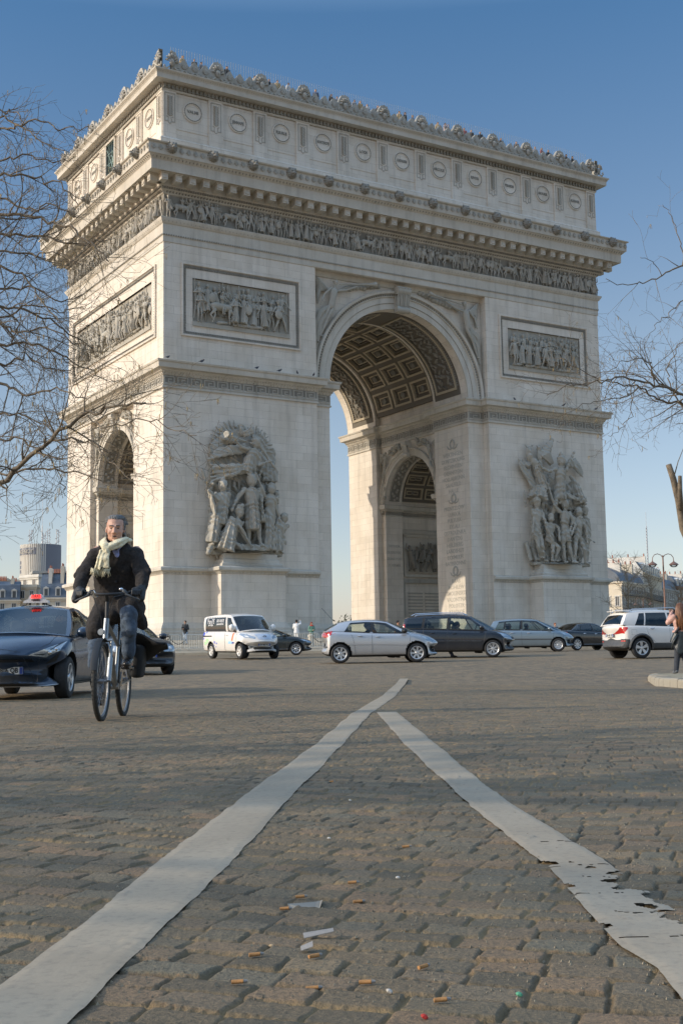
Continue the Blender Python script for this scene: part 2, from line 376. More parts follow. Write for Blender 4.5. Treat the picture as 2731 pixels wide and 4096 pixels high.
def stripe(name, A, B, chip):
    A = np.array(A); B = np.array(B)
    y = A[0, 1]*(1.4/A[0, 1])**np.linspace(0, 1, 620); nu = 34
    xa = np.interp(-y, -A[:, 1], A[:, 0]); xb = np.interp(-y, -B[:, 1], B[:, 0])
    xa = xa + .006*(vnoise(y*7, y*0, 31)-.5) + .003*(vnoise(y*30, y*0, 32)-.5); xb = xb + .007*(vnoise(y*6, y*0+5, 33)-.5) + .003*(vnoise(y*30, y*0, 34)-.5)
    t = np.linspace(0, 1, nu+1); T, Y = np.meshgrid(t, y, indexing='ij')
    X = xa[None, :]*(1-T)+xb[None, :]*T
    h, jo, to = cobble(X, Y)
    hs = sum(cobble(X+dx, Y+dy)[0] for dx, dy in ((.03, 0), (-.03, 0), (0, .03), (0, -.03)))/4
    edge = np.clip(np.minimum(T, 1-T)*9, 0, 1)
    und = .012*(vnoise(X*1.2, Y*1.2, 18)-.5)
    Z = Gv(X, Y) + und + np.maximum(.8*(h-und), .0003+.12*(hs-und)) + .0020*edge + .0010
    Z = np.where(Y > 20, Gv(X, Y)+.008, Z)
    me = np_mesh(name, np.stack([X, Y, Z], -1).reshape(-1, 3), nu, len(y)-1)
    if chip:
        bm = bmesh.new(); bm.from_mesh(me); bm.faces.ensure_lookup_table(); dead = []
        for f in bm.faces:
            c = f.calc_center_median(); a = np.array([c.x]); b = np.array([c.y])
            nz = float(vnoise(a*38, b*34, 41)[0]); nz2 = float(vnoise(a*90, b*80, 43)[0]); hit_ = False
            for (qx, qy, qr) in ((.615, 2.74, .05), (.585, 2.66, .022), (.63, 2.52, .042), (.575, 2.47, .016), (.62, 2.36, .032), (.60, 2.20, .014), (.47, 2.98, .022), (.462, 2.70, .012), (.55, 2.90, .008), (.44, 2.30, .016), (.52, 2.98, .007)):
                if math.hypot(c.x-qx, (c.y-qy)*.8) < qr*1.45*(.45+.95*nz): hit_ = True
            for (qy, x0, x1, sl) in ((2.93, .44, .60, .1), (2.80, .50, .62, -.2), (2.60, .45, .56, .15), (2.42, .5, .64, -.3), (2.20, .44, .60, .12), (3.3, .5, .6, .1)):
                if x0 < c.x < x1 and abs(c.y-qy-sl*(c.x-.5)-.03*(nz-.5)) < .0035*nz2*1.6: hit_ = True
            if hit_: dead.append(f)
        bmesh.ops.delete(bm, geom=dead, context='FACES'); bm.to_mesh(me); bm.free()
    o = link(me, name, tP.m, smooth=180); tag(o, kind='structure')
stripe('road_marking', LL, LR, False); stripe('road_marking', RL, RR, True)
# ---------------- figures (statues, reliefs, people) ----------------
KN = [True]
def fig(M, head, pel, arms, legs, s=1., n=7, robe=None, bare=True, headr=1., foot=None, sl=None, lat=None):
    """one human figure from joint positions: arms [(elbow, hand)..], legs [(knee, ankle)..]"""
    head = V(head); pel = V(pel); sp = head-pel; up = sp.normalized(); neck = pel+sp*.76
    lat = V(lat) if lat else V((1, 0, 0)); lat = (lat-up*lat.dot(up)).normalized(); sh = .185*s
    M.ball(head, (.088*s*headr, .105*s*headr, .125*s*headr), n+1, 6)
    if n >= 9 and KN[0]:
        M.caps(head-V((0, .09*s, 0)), .018*s, head-V((0, .115*s, .03*s)), .024*s, 6); M.ball(head-V((0, .06*s, .085*s)), (.05*s, .05*s, .04*s), 7, 5)
        for k in range(14): a = k*2.4; M.ball(head+V((math.cos(a)*.085*s, .02*s+math.sin(a)*.07*s, (.05+.05*((k*7)%3)/2)*s)), .035*s, 6, 4)
    M.caps(neck-up*.02*s, .06*s, head-up*.05*s, .052*s, n)
    fr = lat.cross(up)
    ch = pel+sp*.52
    M.tube([pel-up*.12*s, pel-up*.06*s, pel+up*.05*s, pel+sp*.25, ch, neck-up*.04*s, neck+up*.02*s],
           [(.09*s, .07*s), (.165*s, .115*s), (.16*s, .11*s), (.135*s, .10*s), (.175*s, .12*s), (.15*s, .10*s), (.06*s, .06*s)] if abs(up.z) > .0 else .14*s, n+2) if False else None
    P = [pel-up*.12*s, pel-up*.05*s, pel+up*.06*s, pel+sp*.28, ch, neck-up*.05*s, neck+up*.01*s]
    Rr = [(.10, .08), (.165, .115), (.16, .11), (.138, .10), (.178, .125), (.16, .10), (.06, .055)]
    vs = []; N = n+3
    for p, (a, b) in zip(P, Rr):
        for j in range(N):
            t = 2*PI*j/N; vs.append(p+lat*(a*s*math.cos(t))+fr*(b*s*math.sin(t)))
    M.add(vs, [(i*N+j, i*N+(j+1) % N, (i+1)*N+(j+1) % N, (i+1)*N+j) for i in range(len(P)-1) for j in range(N)]+[tuple(range(N-1, -1, -1)), tuple((len(P)-1)*N+j for j in range(N))])
    for k, (e, h) in enumerate(arms):
        sg = (-1, 1)[k]; a0 = neck-up*.05*s+lat*(sh*sg); e = V(e); h = V(h)
        M.caps(a0, .062*s, e, .046*s, n); M.caps(e, .046*s, h, .032*s, n); d = (h-e).normalized()
        M.caps(h, .035*s, h+d*.09*s, .03*s, n)
    for k, (e, h) in enumerate(legs):
        sg = (-1, 1)[k]; a0 = pel+lat*(.09*s*sg)-up*.04*s; e = V(e); h = V(h)
        M.caps(a0, .09*s, e, .06*s, n); M.caps(e, .062*s, h, .04*s, n)
        fd = V(foot) if foot else V((0, -1, 0)); M.caps(h-V((0, 0, .04*s)), .042*s, h+fd*.14*s-V((0, 0, .06*s)), .03*s, n)
def robe(M, top, bot, r0, r1, nf=9, amp=.16, n=40, flat=.7):
    top = V(top); bot = V(bot); d = bot-top; a, b = frame(d); K = 9; vs = []
    ph = random.random()*6
    for i in range(K+1):
        t = i/K; r = r0+(r1-r0)*t**.8; p = top+d*t
        for j in range(n):
            q = 2*PI*j/n; rr = r*(1+amp*(.3+t)*math.sin(nf*q+ph+1.2*t)+.5*amp*math.sin((nf*2-3)*q+ph*2))
            vs.append(p+a*(rr*math.cos(q)*1.)+b*(rr*math.sin(q)*flat))
    M.add(vs, [(i*n+j, i*n+(j+1) % n, (i+1)*n+(j+1) % n, (i+1)*n+j) for i in range(K) for j in range(n)]+[tuple(range(n-1, -1, -1)), tuple(K*n+j for j in range(n))])
def rand_fig(M, x, y, z, h, rng, n=5, robed=.35):
    """standing or striding relief figure, feet at z, facing -y"""
    s = h/1.8; ln = rng.uniform(-.12, .12)*h; q = rng.choice((-1, 1)); st = rng.uniform(.05, .22)*h
    hd = (x+ln, y-.05*s, z+h-.12*s); pe = (x, y, z+.52*h)
    def arm(k):
        m = rng.random(); sx = x+ln+k*.2*s; sy = z+.8*h
        if m < .25: return ((sx+k*.15*s, y-.12*s, sy+.12*s), (sx+k*.12*s, y-.15*s, sy+.42*s))
        if m < .6: return ((sx+k*.12*s, y-.1*s, sy-.25*s), (sx-k*.1*s, y-.28*s, sy-.25*s))
        return ((sx+k*.1*s, y-.05*s, sy-.28*s), (sx+k*.22*s, y-.12*s, sy-.48*s))
    legs = [((x-.5*st-.05*s, y-.12*s, z+.28*h), (x-st, y, z+.05*h)), ((x+.5*st+.05*s, y-.1*s, z+.28*h), (x+st, y, z+.05*h))]
    fig(M, hd, pe, [arm(-1), arm(1)], legs, s, n)
    if rng.random() < robed: robe(M, (x+ln*.6, y+.02, z+.82*h), (x-q*.1*s, y, z+.12*h), .17*s, .30*s, 7, .2, 16)
    elif rng.random() < .5: robe(M, (x+ln*.8, y+.1*s, z+.84*h), (x-q*.25*s, y+.08*s, z+.35*h), .16*s, .26*s, 6, .2, 14)
    r = rng.random()
    if r < .3: M.tube([(x+q*.35*s, y-.1, z+.1*h), (x+q*.28*s+ln, y-.1, z+1.12*h)], .025*s, 4)
    if r > .8: M.ball((x+q*.2*s, y-.2*s, z+.55*h), (.24*s, .07*s, .3*s), 8, 5)
    if rng.random() < .5: M.ball((hd[0], hd[1]+.02, hd[2]+.06*s), (.11*s, .14*s, .12*s), 6, 4)
def horse(M, x, y, z, s, q=1):
    """horse in relief walking towards q along x, height about 1.6*s at the withers"""
    c = lambda a, r0, b, r1: M.caps((x+q*a[0]*s, y+a[2]*s, z+a[1]*s), r0*s, (x+q*b[0]*s, y+b[2]*s, z+b[1]*s), r1*s, 7)
    c((-.65, 1.25, 0), .30, (.5, 1.22, 0), .28); c((.6, 1.35, 0), .22, (.95, 1.85, -.05), .12); c((.97, 1.88, -.08), .11, (1.2, 1.55, -.1), .06)
    for (a, k, f) in (((.55, 1.05), (.8, .75), (.6, .5)), ((.5, 1.05), (.45, .6), (.5, .1)), ((-.75, 1.1), (-.6, .65), (-.8, .1)), ((-.6, 1.0), (-.95, .6), (-.75, .3))):
        c((*a, -.12), .14, (*k, -.14), .07); c((*k, -.14), .065, (*f, -.12), .045)
    c((-.95, 1.35, 0), .08, (-1.15, .7, 0), .03)
def relief_row(M, x0, x1, z, h, y, rng, pitch, horses=.08, n=5):
    x = x0+pitch*.4
    while x < x1-pitch*.3:
        r = rng.random()
        if r < horses and x < x1-2.4*h*.55:
            s = h/2.5; q = rng.choice((-1, 1)); horse(M, x+1.0*s, y-.12*s, z, s*1.05, q)
            fig(M, (x+1.0*s, y-.2*s, z+2.35*s), (x+1.*s, y-.15*s, z+1.5*s), [((x+.8*s, y-.3*s, z+1.9*s), (x+1.2*s, y-.35*s, z+1.75*s)), ((x+1.25*s, y-.3*s, z+1.9*s), (x+1.5*s, y-.3*s, z+1.7*s))],
                [((x+.95*s, y-.4*s, z+1.15*s), (x+.9*s, y-.42*s, z+.75*s)), ((x+1.1*s, y-.38*s, z+1.15*s), (x+1.05*s, y-.4*s, z+.8*s))], .95*s, n)
            x += 2.0*s
        else:
            hh = h*rng.uniform(.84, .98)
            rand_fig(M, x, y-rng.uniform(0, .12)*h, z, hh, rng, n)
            if rng.random() < .55: rand_fig(M, x+pitch*.5, y+.08*h, z, hh*rng.uniform(.9, 1.0), rng, n, .1)
            x += pitch*rng.uniform(.8, 1.15)

# ---------------- triumphal arch ----------------
AS = 1.06; AROT = R(31.25)
W, D = 44., 21.6
arch = thing('triumphal_arch', 'huge pale stone triumphal arch carved with reliefs behind the traffic', 'monument', (-13.21*AS, 91.81*AS, CZ+1.77*AS), AROT, sc_=AS)
def A2W(x, y, z=0): return V((-13.21*AS, 91.81*AS, CZ+1.77*AS)) + AS*(Matrix.Rotation(AROT, 3, 'Z') @ V((x, y, z)))
Sw = stone('limestone_ashlar', (.755, .685, .59), dirt=.26)
Sp = stone('limestone_moulding', (.62, .57, .485), brick=False, dirt=.30)
Sc = stone('carved_limestone', (.47, .44, .38), brick=False, dirt=.35, bs=1.5)
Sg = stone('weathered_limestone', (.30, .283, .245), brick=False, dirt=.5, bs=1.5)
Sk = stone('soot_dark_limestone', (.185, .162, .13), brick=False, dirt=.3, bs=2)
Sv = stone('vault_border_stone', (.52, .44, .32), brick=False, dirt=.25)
Ss = stone('statuary_stone', (.47, .44, .375), brick=False, dirt=.22, bs=.8)
Mdark = mat('dark_void', (.03, .03, .03))
cx, cy = W/2, D/2
GR, GS = 7.05, 21.1      # great vault radius and springing
SR, SS = 4.2, 13.4       # small vault
def archpoly(c, r, spring, base=-1, n=40): return [(c-r, base), (c+r, base)]+[(c+r*math.cos(PI*i/n), spring+r*math.sin(PI*i/n)) for i in range(n+1)]
def fY(u, v, d): return (u, d, v)
def fX(u, v, d): return (d, u, v)
def cut(poly, f, a, b): m = MB(); m.prism(poly, f, a, b); return m.mesh('c')
def cbox(*a): m = MB(); m.box(*a); return m.mesh('c')
RW = 8.7; RD = .8      # great recess half width and depth
SW = 4.9; SD = .5
body = cbox(0, W, 0, D, -.6, 37.6)
cuts = [cut(archpoly(cx, GR, GS), fY, -1, D+1),
        cut(archpoly(cx, GR+.5, GS), fY, cy-SW, cy+SW),
        cbox(cx-RW, cx+RW, -1, RD, -1, 30.4), cbox(cx-RW, cx+RW, D-RD, D+1, -1, 30.4),
        cut(archpoly(cy, SR, SS), fX, -1, W+1),
        cut(archpoly(cy, SR+.5, SS), fX, 2.2, cx-GR-2.4), cut(archpoly(cy, SR+.5, SS), fX, cx+GR+2.4, W-2.2),
        cbox(-1, SD, cy-SW, cy+SW, -1, 19.0), cbox(W-SD, W+1, cy-SW, cy+SW, -1, 19.0)]
# sunk fields of the battle panels
for (x0, x1) in ((2.4, 10.85), (33.15, 41.6)): cuts.append(cbox(x0, x1, -1, .45, 24.1, 27.85)); cuts.append(cbox(x0, x1, D-.45, D+1, 24.1, 27.85))
cuts.append(cbox(-1, .45, 2.3, D-2.3, 24.1, 27.85))
bm_ = boolean(body, cuts); link(bm_, 'masonry_body', Sw, arch)
def rect(o, x0=0, x1=W, y0=0, y1=D): return [(x0-o, y0-o), (x1+o, y0-o), (x1+o, y1+o), (x0-o, y1+o)]
def segs(path, closed=True):
    n = len(path)
    for i in range(n if closed else n-1):
        a = V(path[i]); b = V(path[(i+1) % n]); t = (b-a); L = t.length
        if L > .05: t.normalize(); yield a, b, t, V((t.y, -t.x)), L
def dentils(M, path, off, z0, z1, pitch, wd, dep, closed=True, ball=False, ends=0.):
    for a, b, t, nn, L in segs(path, closed):
        k = max(1, round((L+2*off)/pitch)); p = (L+2*off)/k
        if L < .4: continue
        for i in range(k):
            c = a+t*(-off+(i+.5)*p)+nn*off
            q = [(c+t*sx*wd/2+nn*sy) for sx, sy in ((-1, -.02), (1, -.02), (1, dep), (-1, dep))]
            if ball:
                mz = (z0+z1)/2; hz = (z1-z0)/2; pts = []
                M.add([tuple(q[0])+(mz,), tuple(q[1])+(mz,), (*(c+nn*dep), mz), (*c, z1), (*c, z0)], [(0, 2, 3), (2, 1, 3), (2, 0, 4), (1, 2, 4)])
            else: M.add([(p_.x, p_.y, z) for z in (z0, z1) for p_ in q], [(0, 1, 2, 3), (4, 5, 6, 7), (0, 1, 5, 4), (1, 2, 6, 5), (2, 3, 7, 6), (3, 0, 4, 7)])
full = [(0, 0), (W, 0), (W, D), (0, D)]
# base, socle and ledge round each pier (interrupted by the passages)
xl, xr = cx-GR, cx+GR
def pierpath(left, o=0):
    # ccw outline of a pier's outer sides and its inner wall
    if left: return [(0, cy-SW), (0, 0), (cx-RW, 0), (cx-RW, RD), (xl, RD), (xl, cy-SW), (xl-.5, cy-SW), (xl-.5, cy+SW), (xl, cy+SW), (xl, D-RD), (cx-RW, D-RD), (cx-RW, D), (0, D), (0, cy+SW)]
    return [(W, cy+SW), (W, D), (cx+RW, D), (cx+RW, D-RD), (xr, D-RD), (xr, cy+SW), (xr+.5, cy+SW), (xr+.5, cy-SW), (xr, cy-SW), (xr, RD), (cx+RW, RD), (cx+RW, 0), (W, 0), (W, cy-SW)]
PX0, PX1, PD = 3.85, 9.3, 1.8      # pedestal of the groups
for left in (True, False):
    for half in (0, 1):
        p = pierpath(left)
        q = p[:7] if half == 0 else p[7:]
        if left: q = p[:6] if half == 0 else p[8:]
        else: q = p[:6] if half == 0 else p[8:]
        q = list(q)
        # insert the pedestals
        def ins(q, a, b, yy, dy):
            out = []
            for i in range(len(q)):
                out.append(q[i])
                if i+1 < len(q) and abs(q[i][1]-yy) < .01 and abs(q[i+1][1]-yy) < .01 and abs(q[i][0]-q[i+1][0]) > 5:
                    lo, hi = (a, b) if q[i][0] < q[i+1][0] else (b, a)
                    out += [(lo, yy), (lo, yy+dy), (hi, yy+dy), (hi, yy)]
            return out
        a, b = (PX0, PX1) if left else (W-PX1, W-PX0)
        q2 = ins(ins(q, a, b, 0, -PD), a, b, D, PD)
        M = MB()
        M.sweep(q2, [(0, -.6), (.3, -.6), (.3, .72), (.24, .78), (.24, .98), (.2, 1.04), (.16, 1.14), (.07, 1.26), (0.02, 1.4), (0, 1.4)], False)
        M.build('base_moulding', Sp, arch, 30)
        M = MB()   # ledge at 5.5
        q2 = [v for v in q2 if abs(v[1]-RD) > .01 and abs(v[1]-(D-RD)) > .01 and abs(v[0]-xl) > .01 and abs(v[0]-xr) > .01]
        M.sweep(q2, [(0, 4.98), (.06, 5.0), (.08, 5.12), (.2, 5.2), (.3, 5.24), (.32, 5.42), (.26, 5.5), (0, 5.56)], False)
        dentils(M, q2, .1, 5.02, 5.14, .3, .13, .09, False, True)
        M.build('socle_ledge', Sp, arch, 30)
for (x0, x1) in ((PX0, PX1), (W-PX1, W-PX0)):
    for (y0, y1) in ((-PD, .02), (D-.02, D+PD)):
        M = MB(); M.box(x0, x1, y0, y1, -.6, 5.0); M.build('pedestal', Sw, arch)
        M = MB(); M.sweep(rect(0, x0+.35, x1-.35, y0+.3, y1), [(0, 5.4), (.2, 5.5), (.18, 5.75), (.05, 5.85), (0.0, 6.1), (-.12, 6.15), (-.15, 6.55), (-3, 6.56)]); M.build('plinth_step', Sp, arch, 30)
# middle cornice with greek key, mitred round every break
def keyunit(M, a, t, nn, u0, L, z0, H, w=.085, d=.05):
    """meander unit in raised fillets"""
    def bar(ua, ub, za, zb):
        q = [a+t*(u0+uu*L)+nn*dd for uu, dd in ((ua, 0), (ub, 0), (ub, d), (ua, d))]
        M.add([(p.x, p.y, z0+z*H) for z in (za, zb) for p in q], [(0, 3, 2, 1), (4, 5, 6, 7), (0, 1, 5, 4), (1, 2, 6, 5), (2, 3, 7, 6), (3, 0, 4, 7)])
    s = w/H; r = w/L
    bar(0, r, .08, .92); bar(r, .80, .92-s, .92); bar(.80-r, .80, .28, .92-s); bar(.30, .80-r, .28, .28+s); bar(.30, .30+r, .28+s, .68); bar(.30+r, .58, .68-s, .68); bar(.9, 1.0, .08, .08+s)
    bar(r, .9, .08, .08+s)
for left in (True, False):
    p = pierpath(left)
    M = MB(); path = p
    prof = [(0, 19.0), (.12, 19.02), (.13, 19.12), (.06, 19.18), (.05, 19.98), (.1, 20.0), (.14, 20.12), (.2, 20.2), (.28, 20.32), (.34, 20.4), (.62, 20.46), (.64, 20.52), (.66, 20.84), (.74, 20.9), (.78, 21.02), (.7, 21.06), (0, 21.12)]
    M.sweep(path, prof, True)
    dentils(M, path, .22, 20.14, 20.32, .24, .12, .12, True, True)
    dentils(M, path, .12, 20.0, 20.14, .3, .16, .1, True, True)
    M.build('middle_cornice', Sp, arch, 30)
    M = MB()
    for a, b, t, nn, L in segs(path, True):
        if L < .4: continue
        k = max(1, round(L/1.12)); a2 = a+nn*.055
        for i in range(k): keyunit(M, a2, t, nn, i*L/k, L/k, 19.18, .8)
    M.build('greek_key_band', Sc, arch)
    M = MB()
    for a, b, t, nn, L in segs(path, True):
        if L < .4: continue
        q = [a+nn*.057, b+nn*.057]; M.add([(q[0].x, q[0].y, 19.2), (q[1].x, q[1].y, 19.2), (q[1].x, q[1].y, 19.97), (q[0].x, q[0].y, 19.97)], [(0, 1, 2, 3)])
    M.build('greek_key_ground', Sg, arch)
# small arches: archivolt, keystone, imposts, spandrels; on the four faces that carry them
def archivolt(M, c, spring, prof, f, n=48, a0=0, a1=PI):
    """prof: (radius, depth)"""
    k = len(prof); vs = []
    for i in range(n+1):
        t = a0+(a1-a0)*i/n
        for r, d in prof: vs.append(f(c+r*math.cos(t), spring+r*math.sin(t), d))
    M.add(vs, [(i*k+j, (i+1)*k+j, (i+1)*k+j+1, i*k+j+1) for i in range(n) for j in range(k-1)])
def voluted_key(M, f, c, z, w, h, d):
    M.prism([(c-w*.4, z-h*.5), (c+w*.4, z-h*.5), (c+w*.5, z+h*.5), (c-w*.5, z+h*.5)], f, 0, d)
    for zz, r, dd in ((z-h*.42, h*.13, d+h*.05), (z+h*.36, h*.17, d+h*.12)):
        M.tube([f(c-w*.52, zz, dd), f(c+w*.52, zz, dd)], r, 12); M.tube([f(c-w*.56, zz, dd), f(c-w*.5, zz, dd)], r*.6, 10)
    for k in range(5): M.tube([f(c-w*.36+k*w*.18, z-h*.4, d+.02), f(c-w*.36+k*w*.18, z, d+h*.14), f(c-w*.36+k*w*.18, z+h*.3, d+h*.16)], w*.07, 6)
rng = random.Random(5)
def F_left(u, v, d): return (SD-d, u, v)             # outer left face
def F_right(u, v, d): return (W-SD+d, 2*cy-u, v)
def F_inl(u, v, d): return (xl-.5+d, 2*cy-u, v)      # wall of the left pier inside the great vault
def F_inr(u, v, d): return (xr+.5-d, u, v)
for nm, f in (('left', F_left), ('inl', F_inl), ('inr', F_inr), ('right', F_right)):
    M = MB(); archivolt(M, cy, SS, [(SR, -.02), (SR, .12), (SR+.3, .12), (SR+.31, .17), (SR+.52, .17), (SR+.55, .26), (SR+.68, .3), (SR+.7, -.02)], f)
    for i in range(50):
        t = PI*(i+.5)/50; r = SR+.6; M.ball(f(cy+r*math.cos(t), SS+r*math.sin(t), .27), (.07,)*3, 5, 4)
    M.build('small_archivolt', Sp, arch, 35)
    M = MB(); voluted_key(M, f, cy, SS+SR+.6, .75, 1.4, .3); M.build('small_keystone', Sp, arch, 40)
    for q in (-1, 1):
        M = MB()   # spandrel figures
        bx = cy+q*3.75; bz = SS+4.15
        fig(M, f(bx-q*.2, bz+.75, .3), f(bx, bz-.35, .25), [(f(bx-q*.7, bz+.55, .4), f(bx-q*1.2, bz+.9, .35)), (f(bx+q*.35, bz+.1, .4), f(bx+q*.1, bz-.3, .45))],
            [(f(bx+q*.1, bz-1.2, .35), f(bx+q*.45, bz-2.0, .2)), (f(bx+q*.5, bz-1.3, .25), f(bx+q*.75, bz-2.2, .2))], 1.35, 6, lat=V(f(1, 0, 0))-V(f(0, 0, 0)))
        for k in range(9):
            a = k/9; M.tube([f(bx+q*(.3+.4*a), bz+.6-.2*a, .1), f(bx+q*(.9+.1*a), bz+.9-1.1*a, .18), f(bx+q*(1.05-.1*a), bz+.4-2.4*a, .08)], [.12, .1, .03], 5)
        for k in range(14): M.ball(f(bx-q*(.6+.13*k), bz+.75+rng.uniform(-.25, .25)+.03*k, .1), (.22, .22, .2), 6, 5)
        for k in range(7): M.ball(f(bx+q*rng.uniform(.3, 1.0), bz-2.2-.42*k, .05), (.2, .2, .26), 6, 5)
        M.build('spandrel_relief', Ss, arch, 60)
# imposts of the small vault
for x0, x1 in ((0, xl), (xr, W)):
    for ys, sg in ((cy-SR, 1), (cy+SR, -1)):
        M = MB(); a = x0+.0; b = x1-.0
        inner = .5 if x0 == 0 else 0
        pts = [(a+SD if x0 == 0 else a+.5, ys-sg*.7), (a+SD if x0 == 0 else a+.5, ys), (x0+2.4 if x0 else 2.2, ys), (x0+2.4 if x0 else 2.2, ys-sg*.5), (x1-2.4 if x0 == 0 else W-2.2, ys-sg*.5), (x1-2.4 if x0 == 0 else W-2.2, ys), (b-.5, ys), (b-.5, ys-sg*.7)]
        if sg > 0: pts = pts[::-1]
        M.sweep(pts, [(0, 12.3), (.06, 12.32), (.06, 12.42), (0, 12.45), (0, 12.78), (.08, 12.82), (.16, 12.95), (.3, 13.0), (.32, 13.22), (.36, 13.34), (.3, 13.4), (-.3, 13.42)], False)
        dentils(M, pts, .1, 12.84, 12.98, .22, .1, .1, False)
        M.build('impost_moulding', Sp, arch, 30)
# great archivolt on front and back
def F_f(u, v, d): return (u, RD-d, v)
def F_b(u, v, d): return (2*cx-u, D-RD+d, v)
for f in (F_f, F_b):
    M = MB(); archivolt(M, cx, GS, [(GR, -.02), (GR, .14), (GR+.5, .14), (GR+.51, .2), (GR+1.0, .2), (GR+1.02, .3), (GR+1.08, .32), (GR+1.10, .24), (GR+1.26, .24), (GR+1.3, .42), (GR+1.5, .48), (GR+1.55, .4), (GR+1.56, -.02)], f, 72)
    M.cm = 1
    for i in range(110):
        t = PI*(i+.5)/110; r = GR+1.18; c = V(f(cx+r*math.cos(t), GS+r*math.sin(t), .28)); M.ball(c, (.075, .09, .075), 6, 4)
    for i in range(160):
        t = PI*(i+.5)/160; r = GR+.5; c = V(f(cx+r*math.cos(t), GS+r*math.sin(t), .17)); M.ball(c, (.04, .05, .04), 4, 3)
    M.build('great_archivolt', [Sp, Sg], arch, 35)
    M = MB(); voluted_key(M, f, cx, GS+GR+.75, 1.25, 2.1, .45)
    for k in range(9): M.tube([f(cx-.55+k*.14, GS+GR+.1, .62), f(cx-.6+k*.15, GS+GR+.9, .78), f(cx-.62+k*.155, GS+GR+1.7, 1.05)], .055, 5)
    M.build('keystone', Ss, arch, 40)
    M = MB(); M.sweep([(cx-RW+.0, RD), (cx+RW, RD)] if f is F_f else [(cx+RW, D-RD), (cx-RW, D-RD)], [(0, 29.9), (.1, 29.95), (.2, 30.2), (.28, 30.4), (0, 30.42)], False); M.build('recess_moulding', Sp, arch, 30)
# fame figures in the great spandrels
def fame(f, q):
    M = MB(); P = lambda u, v, d: f(cx+q*u, v, d)
    hd = P(6.6, 29.45, .55); pe = P(7.0, 27.45, .45)
    fig(M, hd, pe, [(P(5.6, 28.95, .6), P(4.7, 29.35, .6)), (P(7.7, 28.3, .55), P(7.95, 27.6, .5))],
        [(P(7.5, 26.1, .5), P(8.0, 24.9, .35)), (P(7.75, 25.9, .35), P(8.25, 24.4, .3))], 1.95, 9, lat=V(f(q, 0, 0))-V(f(0, 0, 0)))
    M.tube([P(6.3, 29.35, .65), P(3.3, 29.75, .65), P(2.7, 29.85, .65)], [.05, .10, .24], 8)
    for k in range(11):   # wing
        a = k/10; M.tube([P(7.3, 28.9, .2), P(8.1-.1*a, 29.6-.9*a, .25), P(8.45-.35*a, 29.9-2.3*a, .12)], [.16, .17, .05], 5)
    for k in range(8):
        a = k/8; M.tube([P(6.2, 28.9, .15), P(5.3-.5*a, 29.3+.3*a, .22), P(4.2-.9*a, 29.4+.4*a, .1)], [.14, .12, .03], 5)
    for k in range(12):   # drapery blowing down the edge
        a = k/12; M.tube([P(7.0+.5*a, 27.6-.8*a, .3), P(8.0, 26.9-1.6*a, .3+.1*math.sin(k)), P(8.35, 25.9-2.4*a, .15), P(8.2+.25*math.sin(k*2), 25-2.8*a, .1)], [.14, .2, .15, .05], 5)
    for k in range(14): M.ball(P(8.3+rng.uniform(-.15, .15), 24.6-.22*k, .06), (.2, .2, .2), 6, 5)
    for k in range(10): M.ball(P(5.3-.35*k, 29.2+.08*k+rng.uniform(-.1, .1), .05), (.26, .26, .22), 6, 5)
    M.build('fame_relief', Ss, arch, 60)
for f in (F_f, F_b):
    fame(f, -1); fame(f, 1)
